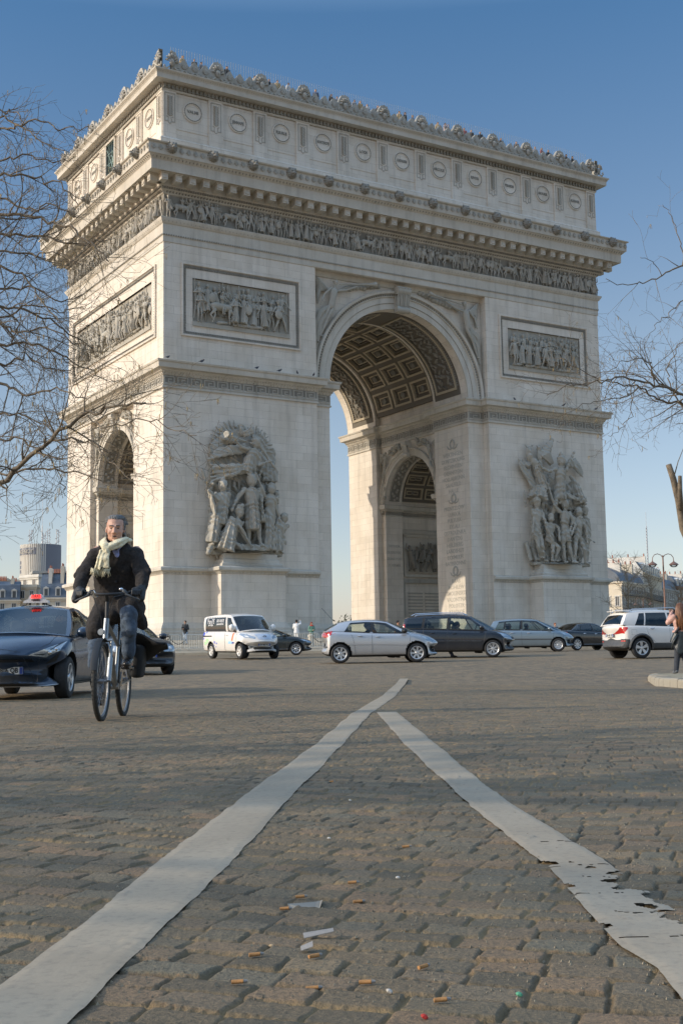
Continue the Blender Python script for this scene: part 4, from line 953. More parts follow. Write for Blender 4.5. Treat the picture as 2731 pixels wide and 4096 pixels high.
# ---- the two sculpture groups ----
def remesh_obj(M, name, vox, mt, parent, sm=1, noise=0., loc=None, T=None, fold=0):
    me = M.mesh(name)
    mods = [('REMESH', dict(mode='VOXEL', voxel_size=vox))]
    if sm: mods.append(('SMOOTH', dict(iterations=sm, factor=.5)))
    if noise:
        tx = bpy.data.textures.new('clouds', 'CLOUDS'); tx.noise_scale = vox*5
        mods.append(('DISPLACE', dict(texture=tx, strength=noise, mid_level=.5)))
    if fold:
        tw = bpy.data.textures.new('drapery', 'WOOD'); tw.wood_type = 'BANDNOISE'; tw.noise_scale = .9; tw.turbulence = 9; tw.noise_basis_2 = 'SIN'
        mods.append(('DISPLACE', dict(texture=tw, strength=fold, mid_level=.6)))
    me = baked(me, mods)
    if T is not None: me.transform(T)
    return link(me, name, mt, parent, 180, loc)
def g1():
    M = MB(); P = lambda X, Y, d=1.: ((X-830)/162, -d, (2060-Y)/188)
    M.box(-3.2, 3.0, -.9, .3, 0, .35); M.box(-1.0, 1.3, -1.6, .2, .3, .75)
    # triumphant figure
    fig(M, P(848, 985, 1.35), P(850, 1470, 1.3), [(P(670, 1240, 1.2), P(590, 1400, 1.35)), (P(985, 1180, 1.2), P(965, 1260, 1.55))], [(P(790, 1720, 1.35), P(815, 1905, 1.25)), (P(925, 1700, 1.5), P(955, 1895, 1.45))], 3.35, 10, headr=1.3)
    robe(M, P(850, 1110, 1.15), P(840, 1715, 1.3), .62, .95, 11, .12, 66, .55); robe(M, P(960, 1180, 1.2), P(985, 1590, 1.3), .18, .38, 6, .2, 30)
    M.tube([P(965, 1230, 1.7), P(960, 1480, 1.7)], .07, 6)
    # fame
    fig(M, P(925, 440, 1.25), P(850, 800, 1.1), [(P(720, 530, 1.3), P(610, 410, 1.5)), (P(950, 760, 1.3), P(1085, 700, 1.4))], [(P(700, 860, 1.), P(470, 960, .9)), (P(620, 900, .9), P(340, 1040, .8))], 2.87, 10, headr=1.25)
    robe(M, P(850, 620, 1.1), P(780, 880, 1.1), .42, .6, 8, .15, 44)
    for k in range(9):
        a = k/8; M.tube([P(800, 790, 1.1), P(600, 790+150*a, 1.15+.25*math.sin(k*2.1)), P(330+70*a*(k % 2), 800+230*a, .8+.1*math.sin(k))], [.2, .17, .07], 7)
    M.tube([P(890, 462, 1.35), P(620, 400, 1.5), P(520, 382, 1.6), P(468, 370, 1.75)], [.05, .08, .18, .30], 10)
    M.tube([P(870, 330, 1.2), P(1215, 850, 1.4)], .085, 7); M.obox(P(830, 285, 1.1), (.85, .3, .45), (0, R(-25), 0))
    for k in range(11):   # wing
        a = k/10; M.tube([P(800, 480+8*k, .9), P(600-20*a, 520+90*a, .95), P(420-110*a, 560+150*a, .6)], [.2, .19, .07], 6)
    M.caps(P(740, 420, .6), .35, P(520, 380, .6), .28, 8)
    for k in range(9):   # palms
        a = R(100+10.5*k); c = P(760, 430, .35); t_ = [V(c)+V((math.cos(a)*L, -.1*math.sin(L*2), math.sin(a)*L*.75)) for L in (.5, 1.2, 1.9, 2.5)]
        M.tube(t_, [.1, .12, .1, .05], 6)
        a = R(82-11*k); c = P(910, 500, .35); t_ = [V(c)+V((math.cos(a)*L, -.1, math.sin(a)*L*.9)) for L in (.5, 1.1, 1.6, 2.0)]; M.tube(t_, [.1, .12, .1, .05], 6)
    for k in range(40):
        q = rng.uniform(0, PI); r0 = rng.uniform(1.2, 1.95); c = V((0, -.45, 8.6))+V((math.cos(q)*r0*1.08, 0, math.sin(q)*r0*.75)); M.caps(c, .07, c+V((math.cos(q+.6)*.25, -.1, math.sin(q+.6)*.25)), .03, 5)
    M.caps(P(770, 190, .6), .22, P(780, 290, .6), .25, 7); M.caps(P(800, 170, .5), .1, P(830, 210, .5), .12)
    # backing of standards and shields
    M.box(-2.9, 2.7, -.42, .2, .8, 8.4)
    for k in range(60):
        x = rng.uniform(-2.7, 2.5); z = rng.uniform(.6, 7.6); M.tube([(x, -.5, z), (x+rng.uniform(-.5, .5), -.62, z-.7), (x+rng.uniform(-.7, .7), -.45, z-1.5)], [.12, .17, .07], 6)
    M.ball(P(480, 530, .3), (.75, .3, .7), 14, 8); M.ball(P(1090, 680, .3), (.75, .3, .85), 14, 8)
    for X0, Y0, X1, Y1 in ((240, 840, 300, 1150), (1290, 1080, 1230, 1600), (1240, 660, 1180, 1000)): M.tube([P(X0, Y0, .5), P(X1, Y1, .7)], .11, 6)
    for k in range(7): M.tube([P(1085+28*k, 770, .55+.1*(k % 2)), P(1075+32*k, 970, .7+.12*(k % 2))], .11, 6)
    for k in range(8): M.tube([P(1240+6*k, 1100, .6), P(1215+5*k, 1600, .8)], .06, 5)
    # historian on the left
    fig(M, P(465, 1085, 1.2), P(450, 1520, 1.), [(P(400, 1300, 1.3), P(290, 1210, 1.4)), (P(560, 1330, 1.), P(500, 1480, 1.2))], [(P(350, 1640, 1.2), P(320, 1900, 1.)), (P(430, 1700, 1.), P(420, 1920, .9))], 2.87, 9, headr=1.3)
    robe(M, P(510, 1180, .95), P(450, 1640, .9), .48, .6, 9, .14, 50); robe(M, P(380, 1500, 1.), P(330, 1900, .9), .5, .62, 8, .14, 44); M.obox(P(315, 1350, 1.3), (.16, .5, 1.75), (0, R(-14), 0))
    # kneeling figure
    fig(M, P(660, 1470, 1.6), P(560, 1850, 1.25), [(P(640, 1660, 1.8), P(760, 1880, 1.8)), (P(640, 1700, 1.5), P(770, 1890, 1.6))], [(P(690, 1960, 1.5), P(560, 1990, 1.)), (P(650, 1950, 1.3), P(480, 1990, 1.))], 2.81, 9, headr=1.2)
    robe(M, P(580, 1560, 1.45), P(470, 2010, 1.35), .35, .82, 9, .16, 54, .8); M.caps(P(690, 1380, 1.6), .2, P(650, 1400, 1.6), .22)
    # crowning figure on the right
    fig(M, P(1135, 1085, 1.2), P(1110, 1470, 1.1), [(P(1000, 1130, 1.35), P(905, 930, 1.5)), (P(1200, 1330, 1.1), P(1260, 1560, 1.2))], [(P(1060, 1700, 1.35), P(1060, 1950, 1.1)), (P(1130, 1700, 1.2), P(1120, 1950, 1.))], 2.99, 10, headr=1.25)
    robe(M, P(1110, 1480, 1.05), P(1080, 1980, 1.05), .5, .72, 9, .15, 50); M.tube([P(845+65*math.cos(k), 900+22*math.sin(k), 1.35+.25*math.sin(k)) for k in (0, 1, 2, 3, 4, 5)], .09, 6, closed=True)
    fig(M, P(1320, 1500, 1.1), P(1250, 1800, .9), [(P(1200, 1650, 1.1), P(1180, 1780, 1.2)), (P(1300, 1700, 1.), P(1330, 1850, 1.1))], [(P(1180, 1830, 1.2), P(1200, 1980, .9)), (P(1300, 1850, 1.1), P(1290, 1990, .9))], 2.56, 9, headr=1.25)
    robe(M, P(1240, 1700, .9), P(1230, 1990, .9), .35, .55, 8, .15, 40); M.caps(P(1010, 1080, .8), .3, P(1000, 1120, .8), .3); M.caps(P(320, 1960, 1.), .3, P(280, 2040, 1.1), .22)
    return M
def g2():
    M = MB(); P = lambda X, Y, d=1.: ((X-1215)/42.8, -d, (905-Y)/53)
    M.box(-2.9, 3.4, -1., .3, -.1, .15)
    M.box(-2.6, 2.9, -.4, .2, .4, 7.4)
    for k in range(70):
        x = rng.uniform(-2.6, 2.8); z = rng.uniform(1., 8.2); M.tube([(x, -.5, z), (x+rng.uniform(-.5, .5), -.7, z-.6), (x+rng.uniform(-.7, .7), -.5, z-1.3)], [.13, .19, .08], 6)
    # winged genius
    fig(M, P(1222, 412, 1.3), P(1212, 560, 1.15), [(P(1160, 470, 1.3), P(1110, 455, 1.5)), (P(1262, 420, 1.2), P(1288, 372, 1.2))], [(P(1180, 630, 1.4), P(1165, 690, 1.1)), (P(1275, 590, 1.4), P(1330, 605, 1.1))], 3.17, 10, headr=1.3)
    M.caps(P(1222, 385, 1.25), .2, P(1225, 375, 1.2), .12); robe(M, P(1215, 500, 1.1), P(1210, 600, 1.1), .45, .75, 9, .16, 50); M.tube([P(1112, 455, 1.6), P(1080, 440, 2.)], .06, 5)
    for k in range(11):
        a = k/10; M.tube([P(1195, 425, .7), P(1150+25*a, 390-15*a, .8), P(1140+75*a, 355-60*a+20*abs(a-.8), .5)], [.24, .25, .1], 6)
        M.tube([P(1262, 430, .7), P(1300, 405+25*a, .8), P(1305+55*math.sin(.4+1.2*a), 385+90*a, .5)], [.2, .17, .07], 6)
        M.tube([P(1150, 440, .5), P(1140, 420-8*k, .5)], .2, 5)
    # standards and spears
    for k in range(6): M.tube([P(1110+4*k, 560, .5), P(1048+9*k, 440+4*k, .4)], .12, 5); M.caps(P(1050+9*k, 440, .4), .16, P(1045+9*k, 415, .4), .05)
    M.caps(P(1095, 400, .5), .32, P(1095, 360, .5), .2); M.caps(P(1110, 420, .6), .35, P(1140, 460, .7), .3); M.caps(P(1085, 350, .4), .12, P(1075, 340, .4), .05); M.caps(P(1105, 350, .4), .12, P(1115, 340, .4), .05)
    robe(M, P(1120, 440, .6), P(1150, 560, .8), .4, .65, 8, .2, 40); robe(M, P(1300, 500, .7), P(1320, 610, .8), .35, .8, 9, .2, 44); robe(M, P(1130, 540, .8), P(1110, 600, .9), .5, .9, 9, .2, 44)
    for k in range(12): M.tube([P(1270+6*k, 520, .4), P(1262+8*k, 640, .6+.15*(k % 2))], .14, 5)
    M.tube([P(1062, 560, .5), P(1068, 640, .5)], .08, 5)
    # warriors
    F = lambda hx, hy, px, py, arms, legs, s, d=1.2: fig(M, P(hx, hy, d+.1), P(px, py, d), [tuple(P(a, b, d+c) for a, b, c in A) for A in arms], [tuple(P(a, b, d+c) for a, b, c in A) for A in legs], s*1.22, 10, headr=1.25)
    F(1225, 622, 1220, 760, (((1170, 640, .2), (1150, 570, .2)), ((1265, 720, .3), (1240, 760, .5))), (((1205, 830, .2), (1212, 890, .1)), ((1235, 830, .2), (1255, 888, .0))), 2.35, 1.4)
    robe(M, P(1222, 745, 1.4), P(1222, 800, 1.4), .42, .62, 9, .18, 40)
    F(1098, 622, 1095, 750, (((1080, 700, .1), (1065, 755, .3)), ((1120, 700, .4), (1130, 750, .6))), (((1095, 830, .2), (1115, 870, -.1)), ((1110, 820, .3), (1125, 885, .1))), 2.2, 1.1); M.ball(P(1096, 612, 1.2), (.36, .4, .34), 10, 7)
    F(1155, 690, 1150, 790, (((1125, 740, .3), (1140, 790, .5)), ((1185, 740, .3), (1180, 790, .5))), (((1175, 830, .5), (1165, 885, .2)), ((1150, 840, .4), (1150, 888, .2))), 2.1, 1.3)
    F(1292, 655, 1285, 770, (((1255, 700, .2), (1240, 740, .3)), ((1320, 740, .3), (1318, 790, .4))), (((1262, 830, .3), (1262, 888, .1)), ((1310, 835, .2), (1325, 890, -.1))), 2.3, 1.4); M.caps(P(1293, 665, 1.6), .2, P(1290, 690, 1.6), .12)
    F(1340, 650, 1340, 780, (((1320, 710, .1), (1310, 750, .3)), ((1350, 710, .1), (1350, 770, .3))), (((1335, 830, .2), (1340, 888, 0)), ((1345, 830, .2), (1350, 888, 0))), 2.1, .9); M.ball(P(1340, 640, 1.), (.33, .4, .36), 10, 7)
    M.ball(P(1345, 740, 1.1), (.42, .3, 1.35), 16, 10); M.tube([P(1320, 780, 1.9), P(1352, 800, 1.9)], .07, 5)
    for X, Y in ((1255, 630), (1270, 610), (1315, 635), (1185, 645)): M.ball(P(X, Y, .8), (.28, .3, .34), 9, 6)
    for k in range(16): M.ball(P(1200+rng.uniform(0, 50), 600+rng.uniform(0, 22), 1.35), (.14, .14, .14), 6, 4)
    for k in range(10): M.tube([P(1070+28*k, 800+rng.uniform(-20, 20), .3), P(1080+27*k, 890, .6)], .2, 6)
    return M
def g3():   # simpler groups of the far side
    M = MB(); M.box(-2.9, 2.9, -1., .3, 0, .3); M.box(-2.4, 2.4, -.5, .2, .3, 8.)
    rr = random.Random(3)
    for x in (-2, -.7, .8, 2): rand_fig(M, x, -1., .3, 4.8, rr, 8, .5)
    fig(M, (0, -1.2, 9.2), (0, -1., 6.9), [((-1, -1.2, 8.6), (-1.7, -1.3, 9.6)), ((1, -1.2, 8.3), (1.8, -1.2, 8.))], [((-.6, -1.4, 5.6), (-.9, -1, 4.4)), ((.7, -1.4, 5.8), (1.2, -1, 4.8))], 2.5, 9)
    for k in range(9):
        for s in (-1, 1): M.tube([(s*.4, -.6, 8.6), (s*1.4, -.7, 9.2-.1*k), (s*(2.2-.1*k), -.4, 10.3-.35*k)], [.2, .2, .08], 6)
    return M
for fn, x, y, z, rz, vx in ((g1, (PX0+PX1)/2, 0, 6.5, 0, .042), (g2, W-(PX0+PX1)/2+.15, 0, 6.62, 0, .042), (g3, (PX0+PX1)/2, D, 6.5, PI, .12), (g3, W-(PX0+PX1)/2, D, 6.5, PI, .12)):
    o = remesh_obj(fn(), 'sculpture_group', vx, Ss, arch, 1, .04, fold=.085); o.location = (x, y, z); o.rotation_euler = (0, 0, rz)
# ---------------- vehicles ----------------
def glass_mat(name, tint, fres=1.0):
    m = bpy.data.materials.new(name); m.use_nodes = True; t = m.node_tree; t.nodes.clear()
    o = t.nodes.new('ShaderNodeOutputMaterial'); a = t.nodes.new('ShaderNodeBsdfTransparent'); b = t.nodes.new('ShaderNodeBsdfGlossy'); x = t.nodes.new('ShaderNodeMixShader'); f = t.nodes.new('ShaderNodeFresnel')
    a.inputs[0].default_value = (*tint, 1); b.inputs['Roughness'].default_value = .02; b.inputs[0].default_value = (.95, .98, 1, 1); f.inputs[0].default_value = 1.5
    mu = t.nodes.new('ShaderNodeMath'); mu.operation = 'MULTIPLY_ADD'; mu.inputs[1].default_value = fres; mu.inputs[2].default_value = .03
    t.links.new(f.outputs[0], mu.inputs[0]); t.links.new(mu.outputs[0], x.inputs[0]); t.links.new(a.outputs[0], x.inputs[1]); t.links.new(b.outputs[0], x.inputs[2]); t.links.new(x.outputs[0], o.inputs[0])
    return m
Gl = glass_mat('window_glass', (.66, .72, .69), .8); Gd = glass_mat('tinted_glass', (.08, .10, .10), 1.0); Glens = glass_mat('lamp_lens', (.9, .93, .95), 1.2)
def paint(name, c, metal=.0, rough=.32):
    t = NT(name); tc = t.n('TexCoord'); n = t.n('TexNoise', {'Vector': (tc, 3), 'Scale': 3., 'Detail': 5})
    g = t.n('SeparateXYZ', {0: (tc, 3)})
    dirt = t.n('MapRange', {0: (g, 2), 1: .15, 2: .65, 3: .32, 4: .03}); f = t.n('Math', {0: dirt, 1: t.ramp(n, [(.3, (.4,)*3), (.7, (1,)*3)])}, operation='MULTIPLY')
    t.out('Base Color', t.mix(f, c, (.12, .105, .088))); t.out('Metallic', metal); t.out('Roughness', t.n('Math', {0: f, 1: rough}, operation='ADD'))
    t.out('Coat Weight', .8); t.out('Coat Roughness', .06)
    return t.m
Mblack = mat('black_plastic', (.018, .019, .02), .55, var=.2); Mtrim = mat('grey_plastic', (.06, .063, .065), .6); Mrub = mat('tyre_rubber', (.022, .022, .022), .8, var=.3, scale=20, bump=.2)
Mrim = mat('alloy_rim', (.55, .56, .57), .32, .75, var=.08); Mchr = mat('chrome', (.75, .76, .78), .12, 1., var=.02); Mred = mat('tail_lens_red', (.45, .015, .012), .15, var=.2, Coat_Weight=1.)
Mlamp = mat('headlamp_inside', (.45, .48, .5), .18, .6, var=.3, scale=30); Mwhite = mat('lamp_white', (.8, .8, .78), .2); Mseat = mat('car_interior', (.035, .034, .033), .8)
Mplate = mat('number_plate', (.62, .63, .60), .4, var=.04); Mpblue = mat('plate_blue', (.02, .06, .30), .4); Mink = mat('plate_ink', (.01, .01, .01), .5); Morange = mat('indicator', (.6, .22, .04), .3)
def lerpl(L, x):
    xs = [p[0] for p in L]; ys = [p[1] for p in L]
    if xs[0] > xs[-1]: xs = xs[::-1]; ys = ys[::-1]
    return float(np.interp(x, xs, ys))
class Car:
    def __init__(s, name, label, cat, loc, ang, S, pm, group='cars driving round the arch'):
        s.S = S; z0 = G(loc[0], loc[1]); s.root = thing(name, label, cat, (loc[0], loc[1], z0), ang, group)
        dz = G(loc[0]+1.2*math.cos(ang), loc[1]+1.2*math.sin(ang))-G(loc[0]-1.2*math.cos(ang), loc[1]-1.2*math.sin(ang))
        s.root.rotation_euler = (0, -math.atan2(dz, 2.4), ang)
        s.pm = pm; s.tub(); s.house(); s.wheels(); s.bvh()
    def tub(s):
        S = s.S; L = S['L']; xf, xr = L/2, -L/2; n = 26
        xs = [xr+(xf-xr)*(.5-.5*math.cos(PI*i/n)) if False else xr+(xf-xr)*i/n for i in range(n+1)]
        xs = sorted(set([xr, xr+.04, xr+.1]+[x for x in xs if xr+.14 < x < xf-.14]+[xf-.1, xf-.04, xf]))
        M = MB(); vs = []; k = 19
        for x in xs:
            zt = lerpl(S['top'], x); zb = lerpl(S['bot'], x); hw = lerpl(S['hw'], x); cr_ = S.get('crown', .05)
            h = zt-zb; sh = S.get('tuck', .9)
            half = [(0, zb), (.6, zb), (.86, zb+.0), (.955, zb+.06*min(1, h*2)), (.985, zb+.28*h), (1., zb+.52*h), (.995, zb+.75*h), (.965, zb+.93*h), (sh, zt+.0), (.5, zt+cr_*.75), (0, zt+cr_)]
            loop = [(-a, z) for a, z in half[::-1]][:-1]+half[1:]   # from top centre over -y side to bottom centre, then +y
            loop = [(-a, z) for a, z in half[::-1]]+half[1:-1]
            for a, z in loop:
                y = a*hw; ff = max(0, (x-(xf-S.get('fl', .9)))/S.get('fl', .9)); rr = max(0, ((xr+S.get('rl', .6))-x)/S.get('rl', .6))
                xx = x - S.get('fc', .35)*ff*abs(a)**2.6*1. + S.get('rc', .18)*rr*abs(a)**2.6
                if 'lean' in S and ff > 0: xx -= S['lean']*ff*max(0, (z-.45))
                if 'rlean' in S and rr > 0: xx += S['rlean']*rr*max(0, (z-.5))
                vs.append((xx, y, z))
            k = len(loop)
        m = len(xs)
        fs = [(i*k+j, i*k+(j+1) % k, (i+1)*k+(j+1) % k, (i+1)*k+j) for i in range(m-1) for j in range(k)]
        fs += [tuple(range(k-1, -1, -1)), tuple((m-1)*k+j for j in range(k))]
        M.add(vs, fs); me = M.mesh('tub')
        me = baked(me, [('SUBSURF', dict(levels=2, render_levels=2))])
        cuts = []; Rw = S['R']+.055
        for ax in (S['fa'], S['ra']):
            for sg in (-1, 1):
                c = MB(); y0 = sg*(S['W']/2+.3); y1 = sg*(S['W']/2-.30); c.tube([(ax, y0, S['R']+.01), (ax, y1, S['R']+.01)], Rw, 40); cuts.append(c.mesh('c'))
        me = boolean(me, cuts)
        bm = bmesh.new(); bm.from_mesh(me); dead = []
        g = S['gh']
        for f in bm.faces:
            c = f.calc_center_median(); mi = 0
            if c.z < S.get('trim', .0) or (S.get('rbump') and c.x < -1.72 and c.z < S['rbump']) or (S.get('sill') and c.z < S['sill'] and S['ra']+.3 < c.x < S['fa']-.3): mi = 1
            for ax in (S['fa'], S['ra']):
                d = math.hypot(c.x-ax, c.z-S['R']-.01)
                if abs(d-Rw) < .012 or (abs(f.normal.y) > .9 and abs(c.y) < S['W']/2-.25 and d < Rw): mi = 2
                elif S.get('arch') and d < Rw+S['arch'] : mi = 1
            if f.normal.z < -.6 and c.z < .45: mi = 2
            f.material_index = mi
            if f.normal.z > .55 and g['rb'][1]+.05 < c.x < g['wb'][1]-.05 and abs(c.y) < lerpl(S['hw'], c.x)*S.get('tuck', .9)*.98 and mi == 0 and c.z > .6: dead.append(f)
        bmesh.ops.delete(bm, geom=dead, context='FACES'); bm.to_mesh(me); bm.free()
        s.tubme = me
        s.body = link(me, 'body', [s.pm, Mtrim if S.get('trim') or S.get('arch') else Mblack, Mblack], s.root, 40)
    def rz(s, x, a=0): return lerpl(s.S['gh']['roof'], x) - s.S['gh'].get('rcr', .05)*abs(a)**2.5
    def house(s):
        S = s.S; g = S['gh']; F = MB(); gl = []
        def P(xb, xr, t, sg):   # point on the side at height fraction t
            zb = lerpl(S['top'], xb)-.01; yb = lerpl(S['hw'], xb)*S.get('tuck', .9)+.005; zr = s.rz(xr, 1); yr = g['yr'] if not callable(g['yr']) else g['yr'](xr)
            b = math.sin(PI*t)*.035
            return V((xb+(xr-xb)*t, sg*(yb+(yr-yb)*t+b), zb+(zr-zb)*t))
        T = g.get('rows', [0, .07, .35, .65, .88, 1.])
        cols = g['cols']
        for sg in (-1, 1):
            for i in range(len(cols)-1):
                (b0, r0, ty), (b1, r1, _) = cols[i], cols[i+1]
                nn = 4
                for j in range(len(T)-1):
                    isg = ty != 'p' and 0 < j < len(T)-2
                    if isg: continue
                    F.cm = 1 if (ty != 'p' and j == 0) or ty == 'b' else (1 if ty == 'pb' else 0)
                    if g.get('blackpillar') and ty == 'p' and 0 < i < len(cols)-2 and 0 < j < len(T)-2: F.cm = 1
                    F.grid(lambda u, v: P(b0+(b1-b0)*u, r0+(r1-r0)*u, T[j]+(T[j+1]-T[j])*v, sg), nn, 1)
                if ty != 'p':
                    m = MB(); m.grid(lambda u, v: P(b0+(b1-b0)*u, r0+(r1-r0)*u, T[1]+(T[-2]-T[1])*v, sg)*1., 5, 5); gl.append(('side_window', m, ty))
        F.cm = 0
        # windscreen and rear window
        for (xc, xs, zz), rx, nm, ins in ((g['wb'], g['rf'], 'windscreen', .05), (g['rb'], g['rr'], 'rear_window', g.get('rins', .06))):
            cc = cols[0] if nm == 'windscreen' else cols[-1]
            def Q(u, t):
                a = u*2-1; pb = P(cc[0], cc[1], 0, 1); pr = P(cc[0], cc[1], 1, 1)
                xb = pb.x+(xc-pb.x)*(1-abs(a)**2.2); zb = pb.z+(zz-pb.z)*(1-a*a); xr_ = pr.x+(rx-pr.x)*(1-a*a); zr = s.rz(xr_, a)
                yb = pb.y*a; yr = pr.y*a
                b = math.sin(PI*t)*.03
                pt = V((xb+(xr_-xb)*t+(b if nm == 'windscreen' else -b), yb+(yr-yb)*t, zb+(zr-zb)*t))
                e = P(cc[0], cc[1], t, 1 if a > 0 else -1); w_ = abs(a)**8
                return pt*(1-w_)+e*w_
            i0 = ins; F.cm = 0; lo, hi = (.03, .95) if nm == 'windscreen' else g.get('rt', (.08, .9))
            F.grid(lambda u, v: Q(i0*u, v), 1, 8); F.grid(lambda u, v: Q(1-i0*u, v), 1, 8)
            F.grid(lambda u, v: Q(i0+(1-2*i0)*u, lo*v), 12, 1); F.grid(lambda u, v: Q(i0+(1-2*i0)*u, hi+(1-hi)*v), 12, 1)
            m = MB(); m.grid(lambda u, v: Q(i0+(1-2*i0)*u, lo+(hi-lo)*v), 14, 6); gl.append((nm, m, 'g'))
            if nm == 'windscreen': s.Q = Q
        # roof
        def Rf(u, v):
            a = v*2-1; c0, c1 = cols[0], cols[-1]
            x0 = c0[1]+(g['rf']-c0[1])*(1-a*a); x1 = c1[1]+(g['rr']-c1[1])*(1-a*a); x = x0+(x1-x0)*u
            yr = g['yr'] if not callable(g['yr']) else g['yr'](x)
            return V((x, yr*a, s.rz(x, a)))
        F.cm = 0; F.grid(Rf, 16, 12)
        bm = bmesh.new(); me = F.mesh('cabin', False); bm.from_mesh(me); bmesh.ops.remove_doubles(bm, verts=bm.verts[:], dist=.004); bmesh.ops.recalc_face_normals(bm, faces=bm.faces[:]); bm.to_mesh(me); bm.free()
        me = baked(me, [('SOLIDIFY', dict(thickness=.035, offset=-1))])
        s.cab = me; s.cabo = link(me, 'cabin', [s.pm, Mblack], s.root, 40)
        for nm, m, ty in gl: m.build(nm, Gd if ty == 'd' or (nm == 'rear_window' and g.get('rdark')) else Gl, s.root, 180)
        # interior
        I = MB(); sx = g.get('seats', (.15, -.75)); zf = S.get('floor', .32)
        I.box(S['ra']+.0, S['fa']-.1, -S['W']/2+.16, S['W']/2-.16, zf, zf+.06)
        I.bbox((S['gh']['wb'][1]-.05, 0, lerpl(S['top'], S['gh']['wb'][1])-.12), (.5, S['W']-.3, .2), .05)
        hz = lerpl(g['roof'], 0)
        for x in sx:
            for y in (-.36, .36):
                I.bbox((x, y, zf+.22), (.5, .48, .16), .05); I.bbox((x-.28, y, hz-.72), (.16, .46, .62), .06, (0, R(-12), 0)); I.bbox((x-.36, y, hz-.32), (.10, .26, .18), .04, (0, R(-10), 0))
        I.tube([(S['gh']['wb'][1]-.42+.06*math.cos(2*PI*k/14), .36+.18*math.sin(2*PI*k/14), hz-.56+.17*math.cos(2*PI*k/14)) for k in range(14)], .015, 5, closed=True)
        I.build('seats', Mseat, s.root, 40)
    def bvh(s):
        T = []
        vs = [v.co.copy() for v in s.tubme.vertices]; fs = [tuple(p.vertices) for p in s.tubme.polygons]
        n = len(vs); vs += [v.co.copy() for v in s.cab.vertices]; fs += [tuple(i+n for i in p.vertices) for p in s.cab.polygons]
        s.B = BVHTree.FromPolygons(vs, fs)
    def hit(s, u, w, view):
        o, d = {'s': (V((u, -3, w)), V((0, 1, 0))), 'S': (V((u, 3, w)), V((0, -1, 0))), 'f': (V((5, u, w)), V((-1, 0, 0))), 'r': (V((-5, u, w)), V((1, 0, 0))), 't': (V((u, w, 4)), V((0, 0, -1)))}[view]
        h = s.B.ray_cast(o, d)
        return (h[0], h[1]) if h[0] else (None, None)
    def decal(s, nm, poly, view, mt, off=.006, parent=None, sides=None, mx=.07, cm=None):
        """polygon laid on the bodywork along a view direction ('s' both sides)"""
        out = []
        for vw in (('s', 'S') if view == 's' else (view,)) if sides is None else sides:
            bm = bmesh.new(); vv = [bm.verts.new((p[0], p[1], 0)) for p in poly]
            f = bm.faces.new(vv); bmesh.ops.triangulate(bm, faces=[f])
            for _ in range(5):
                es = [e for e in bm.edges if e.calc_length() > mx]
                if not es: break
                bmesh.ops.subdivide_edges(bm, edges=es, cuts=1); bmesh.ops.triangulate(bm, faces=bm.faces[:])
            last = None; miss = []
            for v in bm.verts:
                p, nn = s.hit(v.co.x, v.co.y, vw)
                if p is None: miss.append(v); continue
                dr = {'s': V((0, -1, 0)), 'S': V((0, 1, 0)), 'f': V((1, 0, 0)), 'r': V((-1, 0, 0)), 't': V((0, 0, 1))}[vw]
                if nn.dot(dr) < 0: nn = -nn
                v.co = p+nn*off*.6+dr*off*.4
            bmesh.ops.delete(bm, geom=miss, context='VERTS')
            me = bpy.data.meshes.new(nm); bm.to_mesh(me); bm.free()
            if len(me.polygons): out.append(link(me, nm, mt, parent or s.root, 180))
        return out
    def line(s, nm, pts, view, mt=None, w_=.009, sides=None):
        for vw in (('s', 'S') if view == 's' else (view,)) if sides is None else sides:
            P = []
            for i in range(len(pts)-1):
                a, b = V((*pts[i], 0)), V((*pts[i+1], 0)); n = max(1, int((b-a).length/.06))
                for k in range(n+(i == len(pts)-2)): P.append(a.lerp(b, k/n))
            Q = [s.hit(p.x, p.y, vw)[0] for p in P]; Q = [q for q in Q if q]
            if len(Q) > 1: m = MB(); m.tube(Q, w_*.55, 4); m.build(nm, mt or Mblack, s.root)
    def wheels(s):
        S = s.S; r = S['R']; rr = S.get('rim', r*.66); n = S.get('spokes', 7); wd = .2; src = None
        for ax, sg in ((S['fa'], -1), (S['fa'], 1), (S['ra'], -1), (S['ra'], 1)):
            if src is None:
                t = MB(); pr = [(rr-.01, -.09), (rr+.01, -.1), (r-.05, -.105), (r-.012, -.085), (r, -.06), (r, .06), (r-.012, .085), (r-.05, .105), (rr+.01, .1), (rr-.01, .09), (rr-.03, .0), (rr-.01, -.09)]
                t.lathe(pr, (0, 0, 0), (0, -1, 0), 40); me = t.mesh('wheel'); me.materials.append(Mrub); me.shade_smooth(); me.set_sharp_from_angle(angle=R(35))
                q = MB(); st = S.get('style', 0)
                q.lathe([(rr-.03, -.02), (rr-.005, .088), (rr+.004, .094), (rr-.012, .096), (rr-.03, .085), (rr-.04, .02)], (0, 0, 0), (0, -1, 0), 40)
                q.lathe([(0.001, .09), (.045, .088), (.06, .075), (.07, .05), (.07, .0)], (0, 0, 0), (0, -1, 0), 20)
                for k in range(n):
                    a = 2*PI*k/n; hw0, hw1 = (S.get('sw', (.035, .045)))
                    for da in ((0,) if st == 0 else (-.16, .16)):
                        c0, s0 = math.cos(a+da*.4), math.sin(a+da*.4); c1, s1 = math.cos(a+da), math.sin(a+da)
                        pts = []
                        for (rad, h_, y) in ((.05, hw0, -.078), (rr-.015, hw1, -.088)):
                            c_, s_ = (c0, s0) if rad < .1 else (c1, s1)
                            for e in (-1, 1): pts.append((c_*rad-s_*h_*e, y, s_*rad+c_*h_*e))
                        pts2 = [(x, y+.03, z) for x, y, z in pts]
                        q.add(pts+pts2, [(0, 1, 3, 2), (4, 6, 7, 5), (0, 2, 6, 4), (1, 5, 7, 3)])
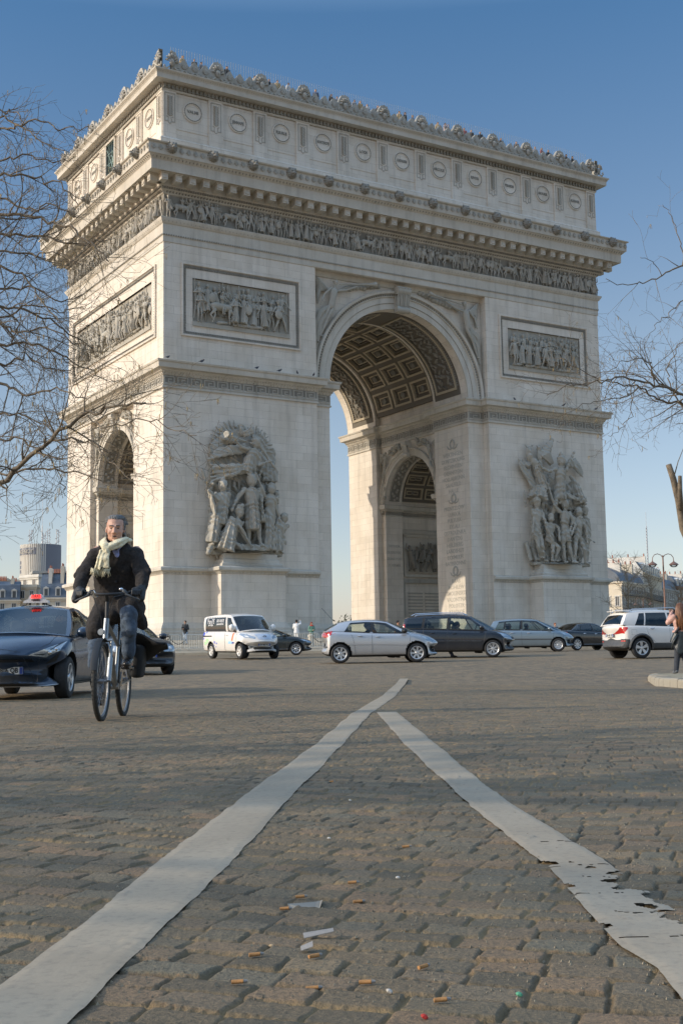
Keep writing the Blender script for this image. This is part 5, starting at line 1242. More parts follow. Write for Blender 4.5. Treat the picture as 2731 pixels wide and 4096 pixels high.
                rm = q.mesh('rim'); rm.materials.append(S.get('rimmat', Mrim)); rm.shade_smooth(); rm.set_sharp_from_angle(angle=R(30))
                b = MB(); b.tube([(0, .0, 0), (0, -.02, 0)], rr-.02, 24); b.tube([(0, -.03, 0), (0, -.04, 0)], rr*.72, 20); bk = b.mesh('brake_disc'); bk.materials.append(Mtrim)
                src = (me, rm, bk)
            o = bpy.data.objects.new('wheel', src[0]); col.objects.link(o); o.parent = s.root; o.location = (ax, sg*(S['W']/2-.125), r-.008); o.rotation_euler = (0, .3*ax, 0 if sg < 0 else PI)
            if ax == S['fa'] and S.get('steer'): o.rotation_euler[2] += R(S['steer'])
            for m_, nm in ((src[1], 'rim'), (src[2], 'brake_disc')):
                c = bpy.data.objects.new(nm, m_); col.objects.link(c); c.parent = o
    def mirror(s, x, z, mt=None, sz=(.1, .2, .14)):
        for sg in (-1, 1):
            y = sg*(lerpl(s.S['hw'], x)*s.S.get('tuck', .9)+.16); m = MB(); m.ball((x, y, z), (sz[0], sz[1]*.55, sz[2]*.62), 14, 9); m.tube([(x+.02, y-sg*.12, z-.06), (x, y, z-.03)], .03, 6)
            o = m.build('wing_mirror', mt or s.pm, s.root, 60)
            m = MB(); m.add([(x-sz[0]*.8, y+e*sz[1]*.42, z+f*sz[2]*.45) for e, f in ((-1, -1), (1, -1), (1, 1), (-1, 1))], [(0, 1, 2, 3)]); m.build('mirror_glass', Mchr, o)
    def handle(s, x, z, mt=None):
        for vw in ('s', 'S'):
            p, n = s.hit(x, z, vw)
            if p: m = MB(); sg = -1 if vw == 's' else 1; m.caps((x-.075, p.y+sg*.025, z), .014, (x+.075, p.y+sg*.025, z+.004), .014, 6); m.ball((x, p.y+sg*.0, z-.003), (.07, .01, .028), 8, 5); m.build('door_handle', mt or s.pm, s.root, 60)
    def plate(s, x_sign, z, txt, w_=.52, y=0, dy=0):
        p, n = s.hit(y, z, 'f' if x_sign > 0 else 'r'); x = (p.x if p else x_sign*s.S['L']/2)+x_sign*.02
        m = MB(); m.bbox((x, y, z), (.012, w_, .11), .004); m.cm = 0; o = m.build('number_plate', Mplate, s.root)
        m = MB(); xx = x+x_sign*.008
        for e in (-1, 1): m.box(min(xx, xx-x_sign*.004), max(xx, xx-x_sign*.004), y+e*w_*.455-.022, y+e*w_*.455+.022, z-.05, z+.05)
        m.build('country_band', Mpblue, o)
        t = text_mb(txt, .105, lambda u, v, d: (x+x_sign*(.009+d), y+x_sign*u, z+v), .002, bold=.003, sx=.82); t.build('plate_letters', Mink, o)

def body_spec(L, W, H, fo, wb, R_, **k):
    d = dict(L=L, W=W, H=H, fa=L/2-fo, ra=L/2-fo-wb, R=R_); d.update(k); return d
def ends_hw(W, L, f=.80, r=.86, fl=.35, rl=.3): h = W/2; return [(-L/2, h*r), (-L/2+rl*.5, h*.97), (-L/2+rl+.3, h), (L/2-fl-.5, h), (L/2-fl*.6, h*.97), (L/2, h*f)]
# --- silver hatchback ---
P_silver = paint('silver_paint', (.52, .53, .54), .55, .3)
S = body_spec(4.03, 1.75, 1.47, .83, 2.54, .315, rim=.222, spokes=7, sw=(.03, .036),
    top=[(-2.02, .78), (-1.97, .95), (-1.86, 1.04), (-1.6, 1.07), (-1.0, 1.03), (0, .975), (.8, .96), (1.05, .965), (1.4, .90), (1.7, .80), (1.92, .66), (2.02, .55)],
    bot=[(-2.02, .42), (-1.9, .28), (-1.7, .22), (-.9, .2), (.8, .2), (1.6, .2), (1.9, .22), (2.02, .3)], hw=ends_hw(1.75, 4.03), fc=.42, fl=.8, rc=.22, crown=.06,
    gh=dict(wb=(1.25, .93, 1.0), rf=.28, rr=-1.42, rb=(-1.93, -1.84, 1.07), yr=.60, roof=[(-1.75, 1.27), (-1.42, 1.36), (-1.1, 1.415), (-.5, 1.455), (-.1, 1.44), (.28, 1.37), (.5, 1.31)],
      cols=[(.95, .22, 'p'), (.80, .10, 'g'), (-.27, -.22, 'p'), (-.36, -.30, 'g'), (-1.22, -.98, 'p'), (-1.84, -1.38, 'p')], blackpillar=True))
c = Car('parked_car' if 0 else 'hatchback_car', 'silver five-door hatchback seen side-on in front of the dark people carrier', 'car', (1.22, 42.45), R(1.5), S, P_silver)
c.decal('tail_lamp', [(-2.0, .86), (-1.66, .93), (-1.60, 1.06), (-1.78, 1.08), (-1.93, 1.02)], 's', Mred); c.decal('tail_lamp', [(.52, .84), (.82, .86), (.84, 1.02), (.64, 1.0)], 'r', Mred); c.decal('tail_lamp', [(-.52, .84), (-.82, .86), (-.84, 1.02), (-.64, 1.0)], 'r', Mred)
c.decal('headlamp', [(1.28, .87), (1.5, .84), (1.88, .68), (1.80, .62), (1.55, .70)], 's', Mlamp)
for q in (-1, 1): c.decal('headlamp', [(q*.35, .66), (q*.75, .74), (q*.78, .82), (q*.6, .80)], 'f', Mlamp)
c.decal('grille', [(-.45, .32), (.45, .32), (.52, .52), (-.52, .52)], 'f', Mblack); c.decal('side_moulding', [(-1.15, .60), (-.30, .60), (-.30, .635), (-1.15, .635)], 's', P_silver, .018); c.decal('side_moulding', [(-.27, .60), (.92, .57), (.92, .60), (-.27, .635)], 's', P_silver, .018)
c.line('door_gap', [(-1.0, 1.0), (-.92, .78), (-.88, .62), (-.85, .27), (-.29, .26), (-.3, .98)], 's'); c.line('door_gap', [(-.29, .26), (.86, .26), (.95, .6), (.98, .88), (.82, .96)], 's'); c.line('bonnet_gap', [(1.0, .94), (1.3, .90), (1.6, .80)], 's')
c.handle(-.88+.18, .88); c.handle(.02-.12, .85); c.mirror(.78, 1.03, Mblack); c.decal('bumper_strip', [(-2.0, .50), (-1.78, .50), (-1.78, .56), (-2.0, .56)], 's', Mtrim, .012); c.plate(-1, .62, 'AX 514 KD'); c.plate(1, .40, 'AX 514 KD')
m = MB(); m.tube([(-1.55, -.1, 1.42), (-1.95, -.1, 1.86)], .006, 4); m.tube([(-1.5, -.1, 1.41), (-1.58, -.1, 1.46)], .02, 6); m.build('aerial', Mblack, c.root)
silver_car = c
# --- dark people carrier ---
P_navy = paint('navy_black_paint', (.012, .016, .024), .2, .25)
S = body_spec(4.40, 1.80, 1.66, .88, 2.68, .325, rim=.235, spokes=7, style=1, sw=(.014, .016),
    top=[(-2.2, .85), (-2.17, 1.0), (-2.1, 1.1), (-1.6, 1.1), (0, 1.04), (.9, 1.0), (1.15, 1.02), (1.5, .97), (1.85, .88), (2.08, .74), (2.2, .6)], bot=[(-2.2, .45), (-2.1, .27), (-1.5, .22), (1.7, .21), (2.1, .24), (2.2, .34)],
    hw=ends_hw(1.8, 4.4), fc=.4, fl=.8, rc=.14, crown=.05,
    gh=dict(wb=(1.45, 1.08, 1.06), rf=.5, rr=-2.0, rb=(-2.13, -2.1, 1.1), yr=.66, roof=[(-2.1, 1.52), (-1.8, 1.59), (-1, 1.64), (-.3, 1.655), (.2, 1.63), (.55, 1.57), (.7, 1.52)], rdark=True,
      cols=[(1.12, .45, 'p'), (1.02, .38, 'g'), (.60, .26, 'p'), (.56, .22, 'g'), (-.32, -.28, 'p'), (-.42, -.36, 'g'), (-1.28, -1.2, 'p'), (-1.38, -1.3, 'd'), (-1.98, -1.86, 'p'), (-2.1, -2.0, 'p')], blackpillar=True))
c = Car('people_carrier', 'black people carrier with silver roof rails beside the silver hatchback', 'car', (4.42, 48.4), R(-7), S, P_navy)
for sg in (-1, 1):
    m = MB(); m.tube([(-1.75, sg*.64, 1.60), (-1.6, sg*.64, 1.67), (-.6, sg*.65, 1.70), (.2, sg*.64, 1.68), (.38, sg*.63, 1.60)], .018, 6); m.build('roof_rail', Mchr, c.root, 60)
    c.decal('headlamp', [(sg*.42, .74), (sg*.8, .80), (sg*.84, .92), (sg*.55, .86)], 'f', Mlamp); c.decal('fog_lamp', [(sg*.55, .36), (sg*.75, .36), (sg*.75, .44), (sg*.55, .44)], 'f', Mtrim)
c.decal('headlamp', [(1.62, .86), (2.05, .74), (2.1, .64), (1.75, .72)], 's', Mlamp); c.decal('grille', [(-.42, .66), (.42, .66), (.42, .78), (-.42, .78)], 'f', Mchr); c.decal('grille', [(-.40, .67), (.40, .67), (.40, .77), (-.40, .77)], 'f', Mblack, .012); c.decal('grille', [(-.6, .3), (.6, .3), (.55, .42), (-.55, .42)], 'f', Mblack)
c.line('door_gap', [(-1.3, 1.08), (-1.28, .7), (-1.05, .3), (-.38, .28), (-.37, 1.05)], 's', Mtrim); c.line('door_gap', [(-.38, .28), (.95, .28), (1.02, .7), (1.08, .98)], 's', Mtrim); c.line('side_moulding', [(-.9, .62), (.9, .6)], 's', Mtrim, .03)
c.handle(-.95, .92); c.handle(.0-.12, .9); c.mirror(.92, 1.12); c.plate(1, .5, 'CG 284 RN'); mpv = c
m = MB(); c.decal('tail_lamp', [(-2.18, .9), (-1.95, .9), (-2.0, 1.3), (-2.12, 1.3)], 's', Mred)
# --- grey-blue people carrier ---
P_grey = paint('steel_blue_paint', (.22, .28, .32), .5, .3)
S = body_spec(4.28, 1.81, 1.62, .85, 2.69, .315, rim=.205, spokes=9, sw=(.03, .04),
    top=[(-2.14, .85), (-2.1, 1.0), (-2.02, 1.06), (-1.4, 1.06), (0, 1.02), (.9, .99), (1.2, .99), (1.55, .92), (1.85, .82), (2.04, .68), (2.14, .55)], bot=[(-2.14, .45), (-2.05, .28), (-1.5, .22), (1.7, .21), (2.05, .24), (2.14, .34)],
    hw=ends_hw(1.81, 4.28), fc=.46, fl=.8, rc=.2, crown=.06,
    gh=dict(wb=(1.5, 1.15, 1.02), rf=.35, rr=-1.72, rb=(-2.02, -2.0, 1.08), yr=.64, roof=[(-1.9, 1.45), (-1.7, 1.53), (-1, 1.60), (-.4, 1.62), (.1, 1.59), (.45, 1.51), (.6, 1.45)],
      cols=[(1.18, .30, 'p'), (1.08, .22, 'g'), (.52, .02, 'p'), (.49, -.02, 'g'), (-.38, -.36, 'p'), (-.48, -.44, 'g'), (-1.22, -1.12, 'p'), (-1.27, -1.17, 'g'), (-1.7, -1.45, 'p'), (-2.0, -1.74, 'p')], blackpillar=True))
c = Car('people_carrier', 'pale blue-grey people carrier between the black people carrier and the dark saloon', 'car', (9.0, 60.6), R(-6), S, P_grey)
for sg in (-1, 1): c.decal('headlamp', [(sg*.42, .70), (sg*.82, .78), (sg*.84, .9), (sg*.6, .86)], 'f', Mlamp)
c.decal('headlamp', [(1.55, .88), (1.95, .74), (2.02, .66), (1.7, .74)], 's', Mlamp); c.decal('tail_lamp', [(-2.12, .86), (-1.95, .86), (-1.9, 1.3), (-2.0, 1.34)], 's', Mred); c.decal('grille', [(-.6, .3), (.6, .3), (.5, .45), (-.5, .45)], 'f', Mblack)
c.line('door_gap', [(-1.22, 1.04), (-1.2, .7), (-1.0, .3), (-.42, .28), (-.43, 1.02)], 's'); c.line('door_gap', [(-.42, .28), (1.0, .28), (1.1, .95)], 's'); c.decal('side_moulding', [(-1.1, .58), (1.0, .56), (1.0, .60), (-1.1, .63)], 's', Mtrim, .015)
c.handle(-.88, .9, P_silver); c.handle(.0-.1, .88, P_silver); c.mirror(.9, 1.08); c.plate(1, .48, 'BK 907 TS'); greyc = c
# --- dark saloon on the right ---
P_black = paint('black_paint', (.008, .009, .011), .0, .22)
SED = dict(top=[(-2.28, .8), (-2.24, .95), (-2.1, 1.02), (-1.6, 1.03), (-1.2, 1.0), (0, .96), (.9, .93), (1.1, .94), (1.6, .87), (2.0, .77), (2.2, .65), (2.28, .52)], bot=[(-2.28, .42), (-2.15, .26), (-1.5, .2), (1.7, .19), (2.15, .22), (2.28, .32)], fc=.38, fl=.85, rc=.25, crown=.05)
S = body_spec(4.56, 1.80, 1.44, .88, 2.72, .32, rim=.23, spokes=8, sw=(.02, .03), hw=ends_hw(1.8, 4.56), **SED,
    gh=dict(wb=(1.25, .98, .98), rf=.15, rr=-1.0, rb=(-1.75, -1.62, 1.04), yr=.58, roof=[(-1.3, 1.34), (-1.0, 1.39), (-.5, 1.435), (-.2, 1.44), (.1, 1.42), (.4, 1.36)],
      cols=[(1.0, .15, 'p'), (.86, .05, 'g'), (-.18, -.2, 'p'), (-.27, -.28, 'd'), (-1.05, -.86, 'p'), (-1.1, -.9, 'd'), (-1.32, -.98, 'p'), (-1.62, -1.0, 'p')], blackpillar=True, rdark=True))
def saloon(loc, ang, label, plate, P_=P_black, **k):
    S2 = dict(S); S2.update(k)
    c = Car('saloon_car', label, 'car', loc, ang, S2, P_)
    for sg in (-1, 1): c.decal('headlamp', [(sg*.45, .66), (sg*.84, .70), (sg*.86, .80), (sg*.5, .78)], 'f', Mlamp); c.decal('tail_lamp', [(sg*.5, .78), (sg*.84, .8), (sg*.84, .93), (sg*.5, .93)], 'r', Mred)
    c.decal('headlamp', [(1.85, .76), (2.15, .70), (2.18, .62), (1.95, .64)], 's', Mlamp); c.decal('grille', [(-.6, .28), (.6, .28), (.5, .42), (-.5, .42)], 'f', Mblack)
    c.line('door_gap', [(-1.1, 1.0), (-1.05, .6), (-.85, .28), (-.22, .27), (-.22, .96)], 's', Mtrim); c.line('door_gap', [(-.22, .27), (.92, .27), (.98, .9)], 's', Mtrim); c.line('sill_trim', [(-.9, .30), (1.0, .30)], 's', Mchr, .02)
    c.handle(-.85, .85, Mchr); c.handle(.0-.1, .82, Mchr); c.mirror(.82, 1.0); c.plate(1, .5, plate); c.plate(-1, .72, plate)
    return c
sal = saloon((12.75, 66.0), R(30), 'black saloon half hidden behind the white off-roader', 'DC 362 HW')
saloon((-3.85, 64.6), R(2), 'dark green-black saloon with its bonnet showing past the white van', 'CV 175 LM', paint('bottle_black_paint', (.012, .02, .022), .1, .25))
# --- white off-roader ---
P_white = paint('white_paint', (.76, .72, .66), 0, .3)
S = body_spec(4.25, 1.78, 1.67, .87, 2.555, .345, rim=.235, spokes=5, sw=(.03, .062), trim=.46, sill=.5, rbump=.64,
    top=[(-2.12, .95), (-2.08, 1.06), (-1.95, 1.12), (-1.2, 1.10), (0, 1.05), (.9, 1.03), (1.2, 1.04), (1.6, 1.0), (1.9, .9), (2.05, .75), (2.12, .6)], bot=[(-2.12, .42), (-2.0, .32), (-1.5, .26), (1.6, .25), (2.0, .3), (2.12, .4)],
    hw=ends_hw(1.78, 4.25), fc=.38, fl=.8, rc=.22, crown=.05,
    gh=dict(wb=(1.35, 1.02, 1.08), rf=.45, rr=-1.72, rb=(-1.98, -1.95, 1.14), yr=.62, roof=[(-1.85, 1.50), (-1.6, 1.57), (-1, 1.62), (-.3, 1.63), (.2, 1.60), (.5, 1.54)],
      cols=[(1.05, .4, 'p'), (.92, .3, 'g'), (-.20, -.2, 'p'), (-.28, -.27, 'd'), (-1.12, -1.0, 'p'), (-1.17, -1.05, 'd'), (-1.5, -1.22, 'p'), (-1.95, -1.7, 'p')], rdark=True, rins=.1, rt=(.05, .82)))
c = Car('off_road_car', 'white compact off-roader with dark lower trim at the right edge', 'car', (10.95, 43.0), R(16), S, P_white)
for sg in (-1, 1):
    m = MB(); m.tube([(-1.6, sg*.58, 1.55), (-1.45, sg*.58, 1.64), (.1, sg*.58, 1.68), (.25, sg*.58, 1.6)], .02, 6); m.build('roof_rail', Mrim, c.root, 60)
    c.decal('tail_lamp', [(sg*.66, .84), (sg*.79, .82), (sg*.80, 1.04), (sg*.67, 1.03)], 'r', Mred); c.decal('headlamp', [(sg*.45, .78), (sg*.8, .82), (sg*.82, .98), (sg*.5, .94)], 'f', Mlamp); c.decal('reflector', [(sg*.6, .56), (sg*.8, .56), (sg*.8, .6), (sg*.6, .6)], 'r', Mred)
c.decal('tail_lamp', [(-2.0, .80), (-1.90, .84), (-1.78, 1.0), (-1.80, 1.04), (-1.97, 1.04)], 's', Mred)
c.line('door_gap', [(-1.15, 1.08), (-1.2, 1.3), (-1.12, 1.08), (-1.05, .8), (-.78, .5), (-.24, .5), (-.24, 1.05)], 's', Mtrim, .007); c.line('door_gap', [(-.24, .5), (.9, .5), (1.0, 1.0)], 's', Mtrim, .007)
c.line('fuel_flap', [(-1.66, .95), (-1.48, .95), (-1.48, .78), (-1.66, .78), (-1.66, .95)], 's', Mtrim, .005, sides=('s',)); c.handle(-.9, .98, Mchr); c.handle(.0, .96, Mchr); c.mirror(.85, 1.16); c.plate(-1, .78, 'DE 461 FX'); c.line('tailgate_gap', [(-.8, .62), (.8, .62)], 'r', Mtrim, .01); suv = c
for ax in (c.S['fa'], c.S['ra']): c.line('wheel_arch_trim', [(ax+.425*math.cos(q), .355+.425*math.sin(q)) for q in [R(-8)+R(196)*k/16 for k in range(17)]], 's', Mtrim, .085)
m = MB(); m.bbox((-1.66, 0, 1.60), (.28, 1.1, .03), .012); m.build('tailgate_spoiler', P_white, c.root)
# --- white van ---
S = body_spec(4.56, 1.70, 1.84, .82, 2.725, .315, rim=.2, spokes=6, sw=(.03, .045), rimmat=mat('van_hubcap', (.62, .6, .56), .45, .3),
    top=[(-2.28, 1.0), (-2.25, 1.1), (-2.1, 1.14), (0, 1.12), (1.0, 1.08), (1.25, 1.07), (1.6, 1.0), (1.95, .92), (2.15, .76), (2.28, .58)], bot=[(-2.28, .42), (-2.2, .3), (-1.5, .25), (1.7, .24), (2.15, .26), (2.28, .36)],
    hw=ends_hw(1.7, 4.56), fc=.55, fl=.95, rc=.05, crown=.08,
    gh=dict(wb=(1.65, 1.22, 1.16), rf=.55, rr=-2.2, rb=(-2.26, -2.25, 1.12), yr=.70, roof=[(-2.25, 1.74), (-2, 1.80), (-1, 1.84), (0, 1.845), (.4, 1.81), (.7, 1.72), (.8, 1.66)], rdark=True, rcr=.06,
      cols=[(1.25, .5, 'p'), (1.12, .40, 'g'), (.30, .15, 'p'), (.12, .02, 'd'), (-1.95, -1.95, 'p'), (-2.25, -2.2, 'p')], rows=[0, .14, .35, .65, .84, 1.]))
c = Car('delivery_van', 'white delivery van with dark lettered side window and blue splashes', 'van', (-4.18, 51.55), R(-60), S, P_white, 'cars driving round the arch'); van = c
for q in (-1, 1):
    c.decal('headlamp', [(q*.40, .80), (q*.72, .84), (q*.86, 1.0), (q*.80, 1.02), (q*.58, .95)], 'f', Mlamp); c.decal('headlamp', [(q*.56, .84), (q*.68, .86), (q*.7, .92), (q*.6, .91)], 'f', Mwhite, .014); c.decal('fog_lamp', [(q*.52, .43), (q*.64, .43), (q*.64, .51), (q*.52, .51)], 'f', Mlamp)
c.decal('headlamp', [(1.68, .98), (2.0, .86), (2.05, .78), (1.8, .84)], 's', Mlamp)
c.decal('charge_flap', [(-.26, .76), (.26, .76), (.36, .95), (.22, .99), (-.22, .99), (-.36, .95)], 'f', mat('pale_blue_flap', (.50, .55, .62), .3)); c.decal('grille', [(-.42, .36), (.42, .36), (.36, .46), (-.36, .46)], 'f', Mblack)
m = MB()
p_, n_ = c.hit(0, .87, 'f'); m.tube([(p_.x+.015, .055*math.cos(2*PI*k/16), .87+.055*math.sin(2*PI*k/16)) for k in range(16)], .009, 5, closed=True); m.box(p_.x+.0, p_.x+.02, -.08, .08, .86, .88); m.build('round_emblem', Mtrim, c.root)
c.line('door_gap', [(.16, 1.1), (.16, .32), (1.1, .32), (1.2, .6), (1.25, 1.05)], 's', Mtrim); c.line('door_gap', [(.14, 1.75), (.14, .3), (-.85, .3), (-.9, .6), (-.9, 1.1)], 's', Mtrim); c.line('slide_rail', [(-2.05, .92), (-1.15, .92)], 's', Mblack, .05)
c.handle(.35, .95); c.mirror(1.0, 1.24, None, (.12, .2, .24)); c.plate(1, .56, 'EN 485 RC'); c.line('bumper_gap', [(-.8, .66), (.8, .66)], 'f', Mtrim, .008)
Mlet = mat('white_lettering', (.8, .8, .8), .5); Mblu = mat('blue_splash', (.06, .09, .55), .4); Mgrn = mat('green_splash', (.45, .68, .38), .5); Mred2 = mat('orange_band', (.72, .17, .06), .5)
def on_side(car, txt, x, z, size, mt, nm, bold=.006):
    for vw in ('s',):
        q = text_mb(txt, size, lambda u, v, d: (x+u, 0, z+v), .002, bold=bold)
        vs = []
        for v in q.v: p, n = car.hit(v[0], v[2], vw); vs.append((v[0], (p.y if p else -.8)-.012, v[2]))
        q.v = vs; q.build(nm, mt, car.root)
c.decal('window_film', [(-1.92, 1.24), (.10, 1.24), (.06, 1.70), (-1.90, 1.70)], 's', mat('blue_window_film', (.035, .06, .10), .25), .003)
# the side panel of the film carries the lettering
def flat_text(car, txt, x, z, size, mt, nm):
    o = car.S; t = (z-1.12)/(1.8-1.12); y = -(.85*.9+(.70-.85*.9)*t+.035*math.sin(PI*t))-.02
    text_mb(txt, size, lambda u, v, d: (x+u, y+.10*v, z+v), .002, bold=.01).build(nm, mt, car.root)
flat_text(c, 'Pam75', -1.36, 1.52, .26, Mlet, 'lettering'); flat_text(c, '000 000 75', -.42, 1.54, .16, Mlet, 'lettering'); flat_text(c, 'www.pam75.info', -.42, 1.41, .10, Mlet, 'lettering'); flat_text(c, 'paris adapte', -1.36, 1.38, .09, Mlet, 'lettering')
def blob(x, z, r, sx=1): return [(x+r*sx*(1+.25*math.sin(3*a))*math.cos(a), z+r*(1+.25*math.cos(2*a))*math.sin(a)) for a in [2*PI*k/12 for k in range(12)]]
for x, z, r, mt, sx in ((-2.0, 1.0, .11, Mblu, 1), (-1.98, .82, .06, Mblu, .8), (-1.72, 1.08, .05, Mblu, 1.2), (-1.6, .72, .13, Mgrn, 1.1), (-1.8, .62, .09, Mgrn, 1.4), (-.86, .66, .07, Mblu, .8), (-.66, .62, .05, Mblu, 1), (-.95, .52, .05, Mblu, .8), (-.72, .48, .035, Mblu, 1)): c.decal('splash_mark', blob(x, z, r, sx), 's', mt, .004, sides=('s',))
c.decal('orange_band', [(.78, .72), (.90, .72), (1.02, 1.06), (.90, 1.06)], 's', Mred2, .004); c.decal('sticker', [(.48, .60), (.84, .60), (.84, .70), (.48, .70)], 's', mat('sky_sticker', (.35, .6, .8), .5), .004); on_side(c, 'pam', .95, .65, .11, Mblu, 'lettering')
# --- dark blue taxi in the left foreground ---
P_taxi = paint('midnight_blue_paint', (.028, .052, .092), .3, .22)
S = body_spec(4.54, 1.76, 1.47, .95, 2.70, .318, rim=.215, spokes=5, style=1, sw=(.016, .022),
    top=[(-2.27, .95), (-2.22, 1.08), (-2.0, 1.10), (-1.4, 1.06), (0, .98), (.9, .93), (1.15, .955), (1.5, .91), (1.85, .83), (2.1, .72), (2.27, .58)], bot=[(-2.27, .42), (-2.15, .26), (-1.5, .19), (1.6, .18), (2.1, .19), (2.27, .26)],
    hw=ends_hw(1.76, 4.54, .70), fc=.62, fl=1.0, rc=.25, crown=.07,
    gh=dict(wb=(1.5, 1.16, 1.0), rf=.22, rr=-.95, rb=(-2.1, -1.95, 1.12), yr=.58, roof=[(-1.6, 1.30), (-1.0, 1.38), (-.5, 1.45), (-.1, 1.47), (.15, 1.45), (.4, 1.39)],
      cols=[(1.2, .22, 'p'), (1.06, .12, 'g'), (.66, .02, 'pb'), (.63, 0, 'g'), (-.20, -.25, 'p'), (-.28, -.32, 'g'), (-1.18, -1.0, 'p'), (-1.95, -1.1, 'p')], blackpillar=True))
c = Car('taxi', 'dark blue taxi with lit red roof sign beside the cyclist', 'taxi', (-5.03, 20.55), R(-90), S, P_taxi); taxi = c
for q in (-1, 1):
    c.decal('headlamp', [(q*.38, .655), (q*.58, .62), (q*.76, .72), (q*.82, .86), (q*.74, .82)], 'f', Mlamp); c.decal('headlamp_rim', [(q*.36, .66), (q*.58, .675), (q*.75, .83), (q*.82, .87), (q*.74, .80), (q*.56, .655)], 'f', Mblack, .012)
    for yy, zz, rr_ in ((.63, .69, .038), (.71, .74, .03)):
        p, n = c.hit(q*yy, zz, 'f')
        if p: m = MB(); m.ball((p.x-.0, q*yy, zz), (rr_*.7,)+(rr_,)*2, 12, 8); m.build('lamp_lens', Mchr, c.root, 90)
    c.decal('fog_lamp', [(q*.70, .36), (q*.80, .28), (q*.80, .46), (q*.76, .52)], 'f', Mwhite, .01); c.decal('bumper_blade', [(q*.55, .52), (q*.70, .56), (q*.78, .72), (q*.72, .66)], 'f', Mblack)
    m = MB(); p, n = c.hit(q*.74, .33, 'f'); m.ball((p.x+.0, q*.74, .33), (.03, .035, .045), 10, 7); m.build('fog_lamp', Mwhite, c.root, 90)
c.decal('grille', [(-.5, .22), (.5, .22), (.62, .36), (-.62, .36)], 'f', Mblack); c.decal('upper_grille', [(-.42, .555), (.42, .555), (.40, .60), (-.40, .60)], 'f', Mblack)
c.line('bumper_gap', [(-.86, .23), (-.6, .2), (.6, .2), (.86, .23)], 'f', P_silver, .02)
c.line('bonnet_gap', [(.62, .66), (.66, .8)], 'f', Mblack); c.line('bonnet_gap', [(1.2, -.66), (1.7, -.62), (2.05, -.42), (2.12, -.2), (2.12, .2), (2.05, .42), (1.7, .62), (1.2, .66)], 't', Mblack, .008)
c.line('door_gap', [(1.1, .95), (1.12, .6), (1.0, .28), (-.22, .26), (-.23, .98)], 's'); c.line('door_gap', [(-.22, .26), (-.85, .27), (-1.1, .6), (-1.15, 1.0)], 's'); c.decal('sill_trim', [(-.8, .2), (.95, .2), (.95, .235), (-.8, .235)], 's', P_silver, .01)
c.handle(-.0-.05, .84); c.handle(-.95, .87); c.mirror(.86, 1.0, None, (.11, .2, .14)); c.plate(1, .43, 'FT 806 QB')
p, n = c.hit(.28, .43, 'f')
m = MB(); m.bbox((p.x+.035, .235, .43), (.006, .04, .1), .002); m.build('department_band', Mpblue, c.root)
for q, s_ in ((.25, .45), (-.3, .4)): m = MB(); m.tube([c.Q(.5-q*.9, .05)+V((.01, 0, .012)), c.Q(.5-q*.1, .10)+V((.01, 0, .012))], .009, 5); m.build('wiper', Mblack, c.root)
sg_ = bpy.data.objects.new('roof_sign', None); col.objects.link(sg_); sg_.parent = c.root; sg_.location = (.02, 0, 1.475); sg_.scale = (.6, .5, .64)
Msign = mat('sign_white_plastic', (.62, .60, .58), .4, var=.06); Mlit = NT('sign_red_lit'); Mlit.out('Base Color', (.8, .03, .03)); Mlit.out('Emission Color', (1, .05, .04)); Mlit.out('Emission Strength', .9)
m = MB(); pr = [(-.42, 0), (.42, 0), (.40, .05), (.26, .10), (.20, .20), (.12, .23), (-.12, .23), (-.20, .20), (-.26, .10), (-.40, .05)]
m.prism(pr, lambda u, v, d: (d*(1-.35*v/.23), u, v+.05), -.09, .09); sh = m.build('sign_housing', Msign, sg_, 30)
for q in (-1, 1): m = MB(); m.tube([(0, q*.3, .05), (0, q*.34, .0), (0, q*.5, -.03)], .016, 6); m.tube([(.0, q*.22, .06), (0, q*.22, .0)], .04, 8); m.build('sign_foot', Mblack, sg_)
for e in (1, -1):
    m = MB(); m.prism([(-.165, .125), (.165, .125), (.145, .22), (-.145, .22)], lambda u, v, d: (d*e-.045*e*(v-.15)/.1, u, v+.05), .078, .090); m.build('red_lens', Mlit.m, sg_)
    text_mb('TAXI', .115, lambda u, v, d: (e*(.098+d-.045*(v+.02)/.1), e*u, v+.222), .004, bold=.004).build('lettering', Mink, sg_)
    text_mb('PARISIEN', .07, lambda u, v, d: (e*(.094+d), e*u, v+.125), .004, bold=.003).build('lettering', Mink, sg_)
# --- dark saloon coming on behind the cyclist ---
S = body_spec(4.53, 1.82, 1.42, .80, 2.76, .32, rim=.225, spokes=5, sw=(.03, .04), hw=ends_hw(1.82, 4.53, .84), top=SED['top'], bot=SED['bot'], fc=.3, fl=.8, rc=.25, crown=.05,
    gh=dict(wb=(1.0, .72, .99), rf=.0, rr=-1.15, rb=(-1.72, -1.62, 1.04), yr=.6, roof=[(-1.3, 1.34), (-1.0, 1.38), (-.5, 1.415), (-.2, 1.42), (.05, 1.40), (.3, 1.34)],
      cols=[(.75, -.02, 'p'), (.6, -.1, 'g'), (-.3, -.35, 'p'), (-.38, -.42, 'g'), (-1.15, -.98, 'p'), (-1.62, -1.15, 'p')], blackpillar=True))
c = Car('saloon_car', 'black saloon with twin rounded grilles coming on behind the cyclist', 'car', (-6.03, 34.0), R(-62), S, P_navy); bmw = c
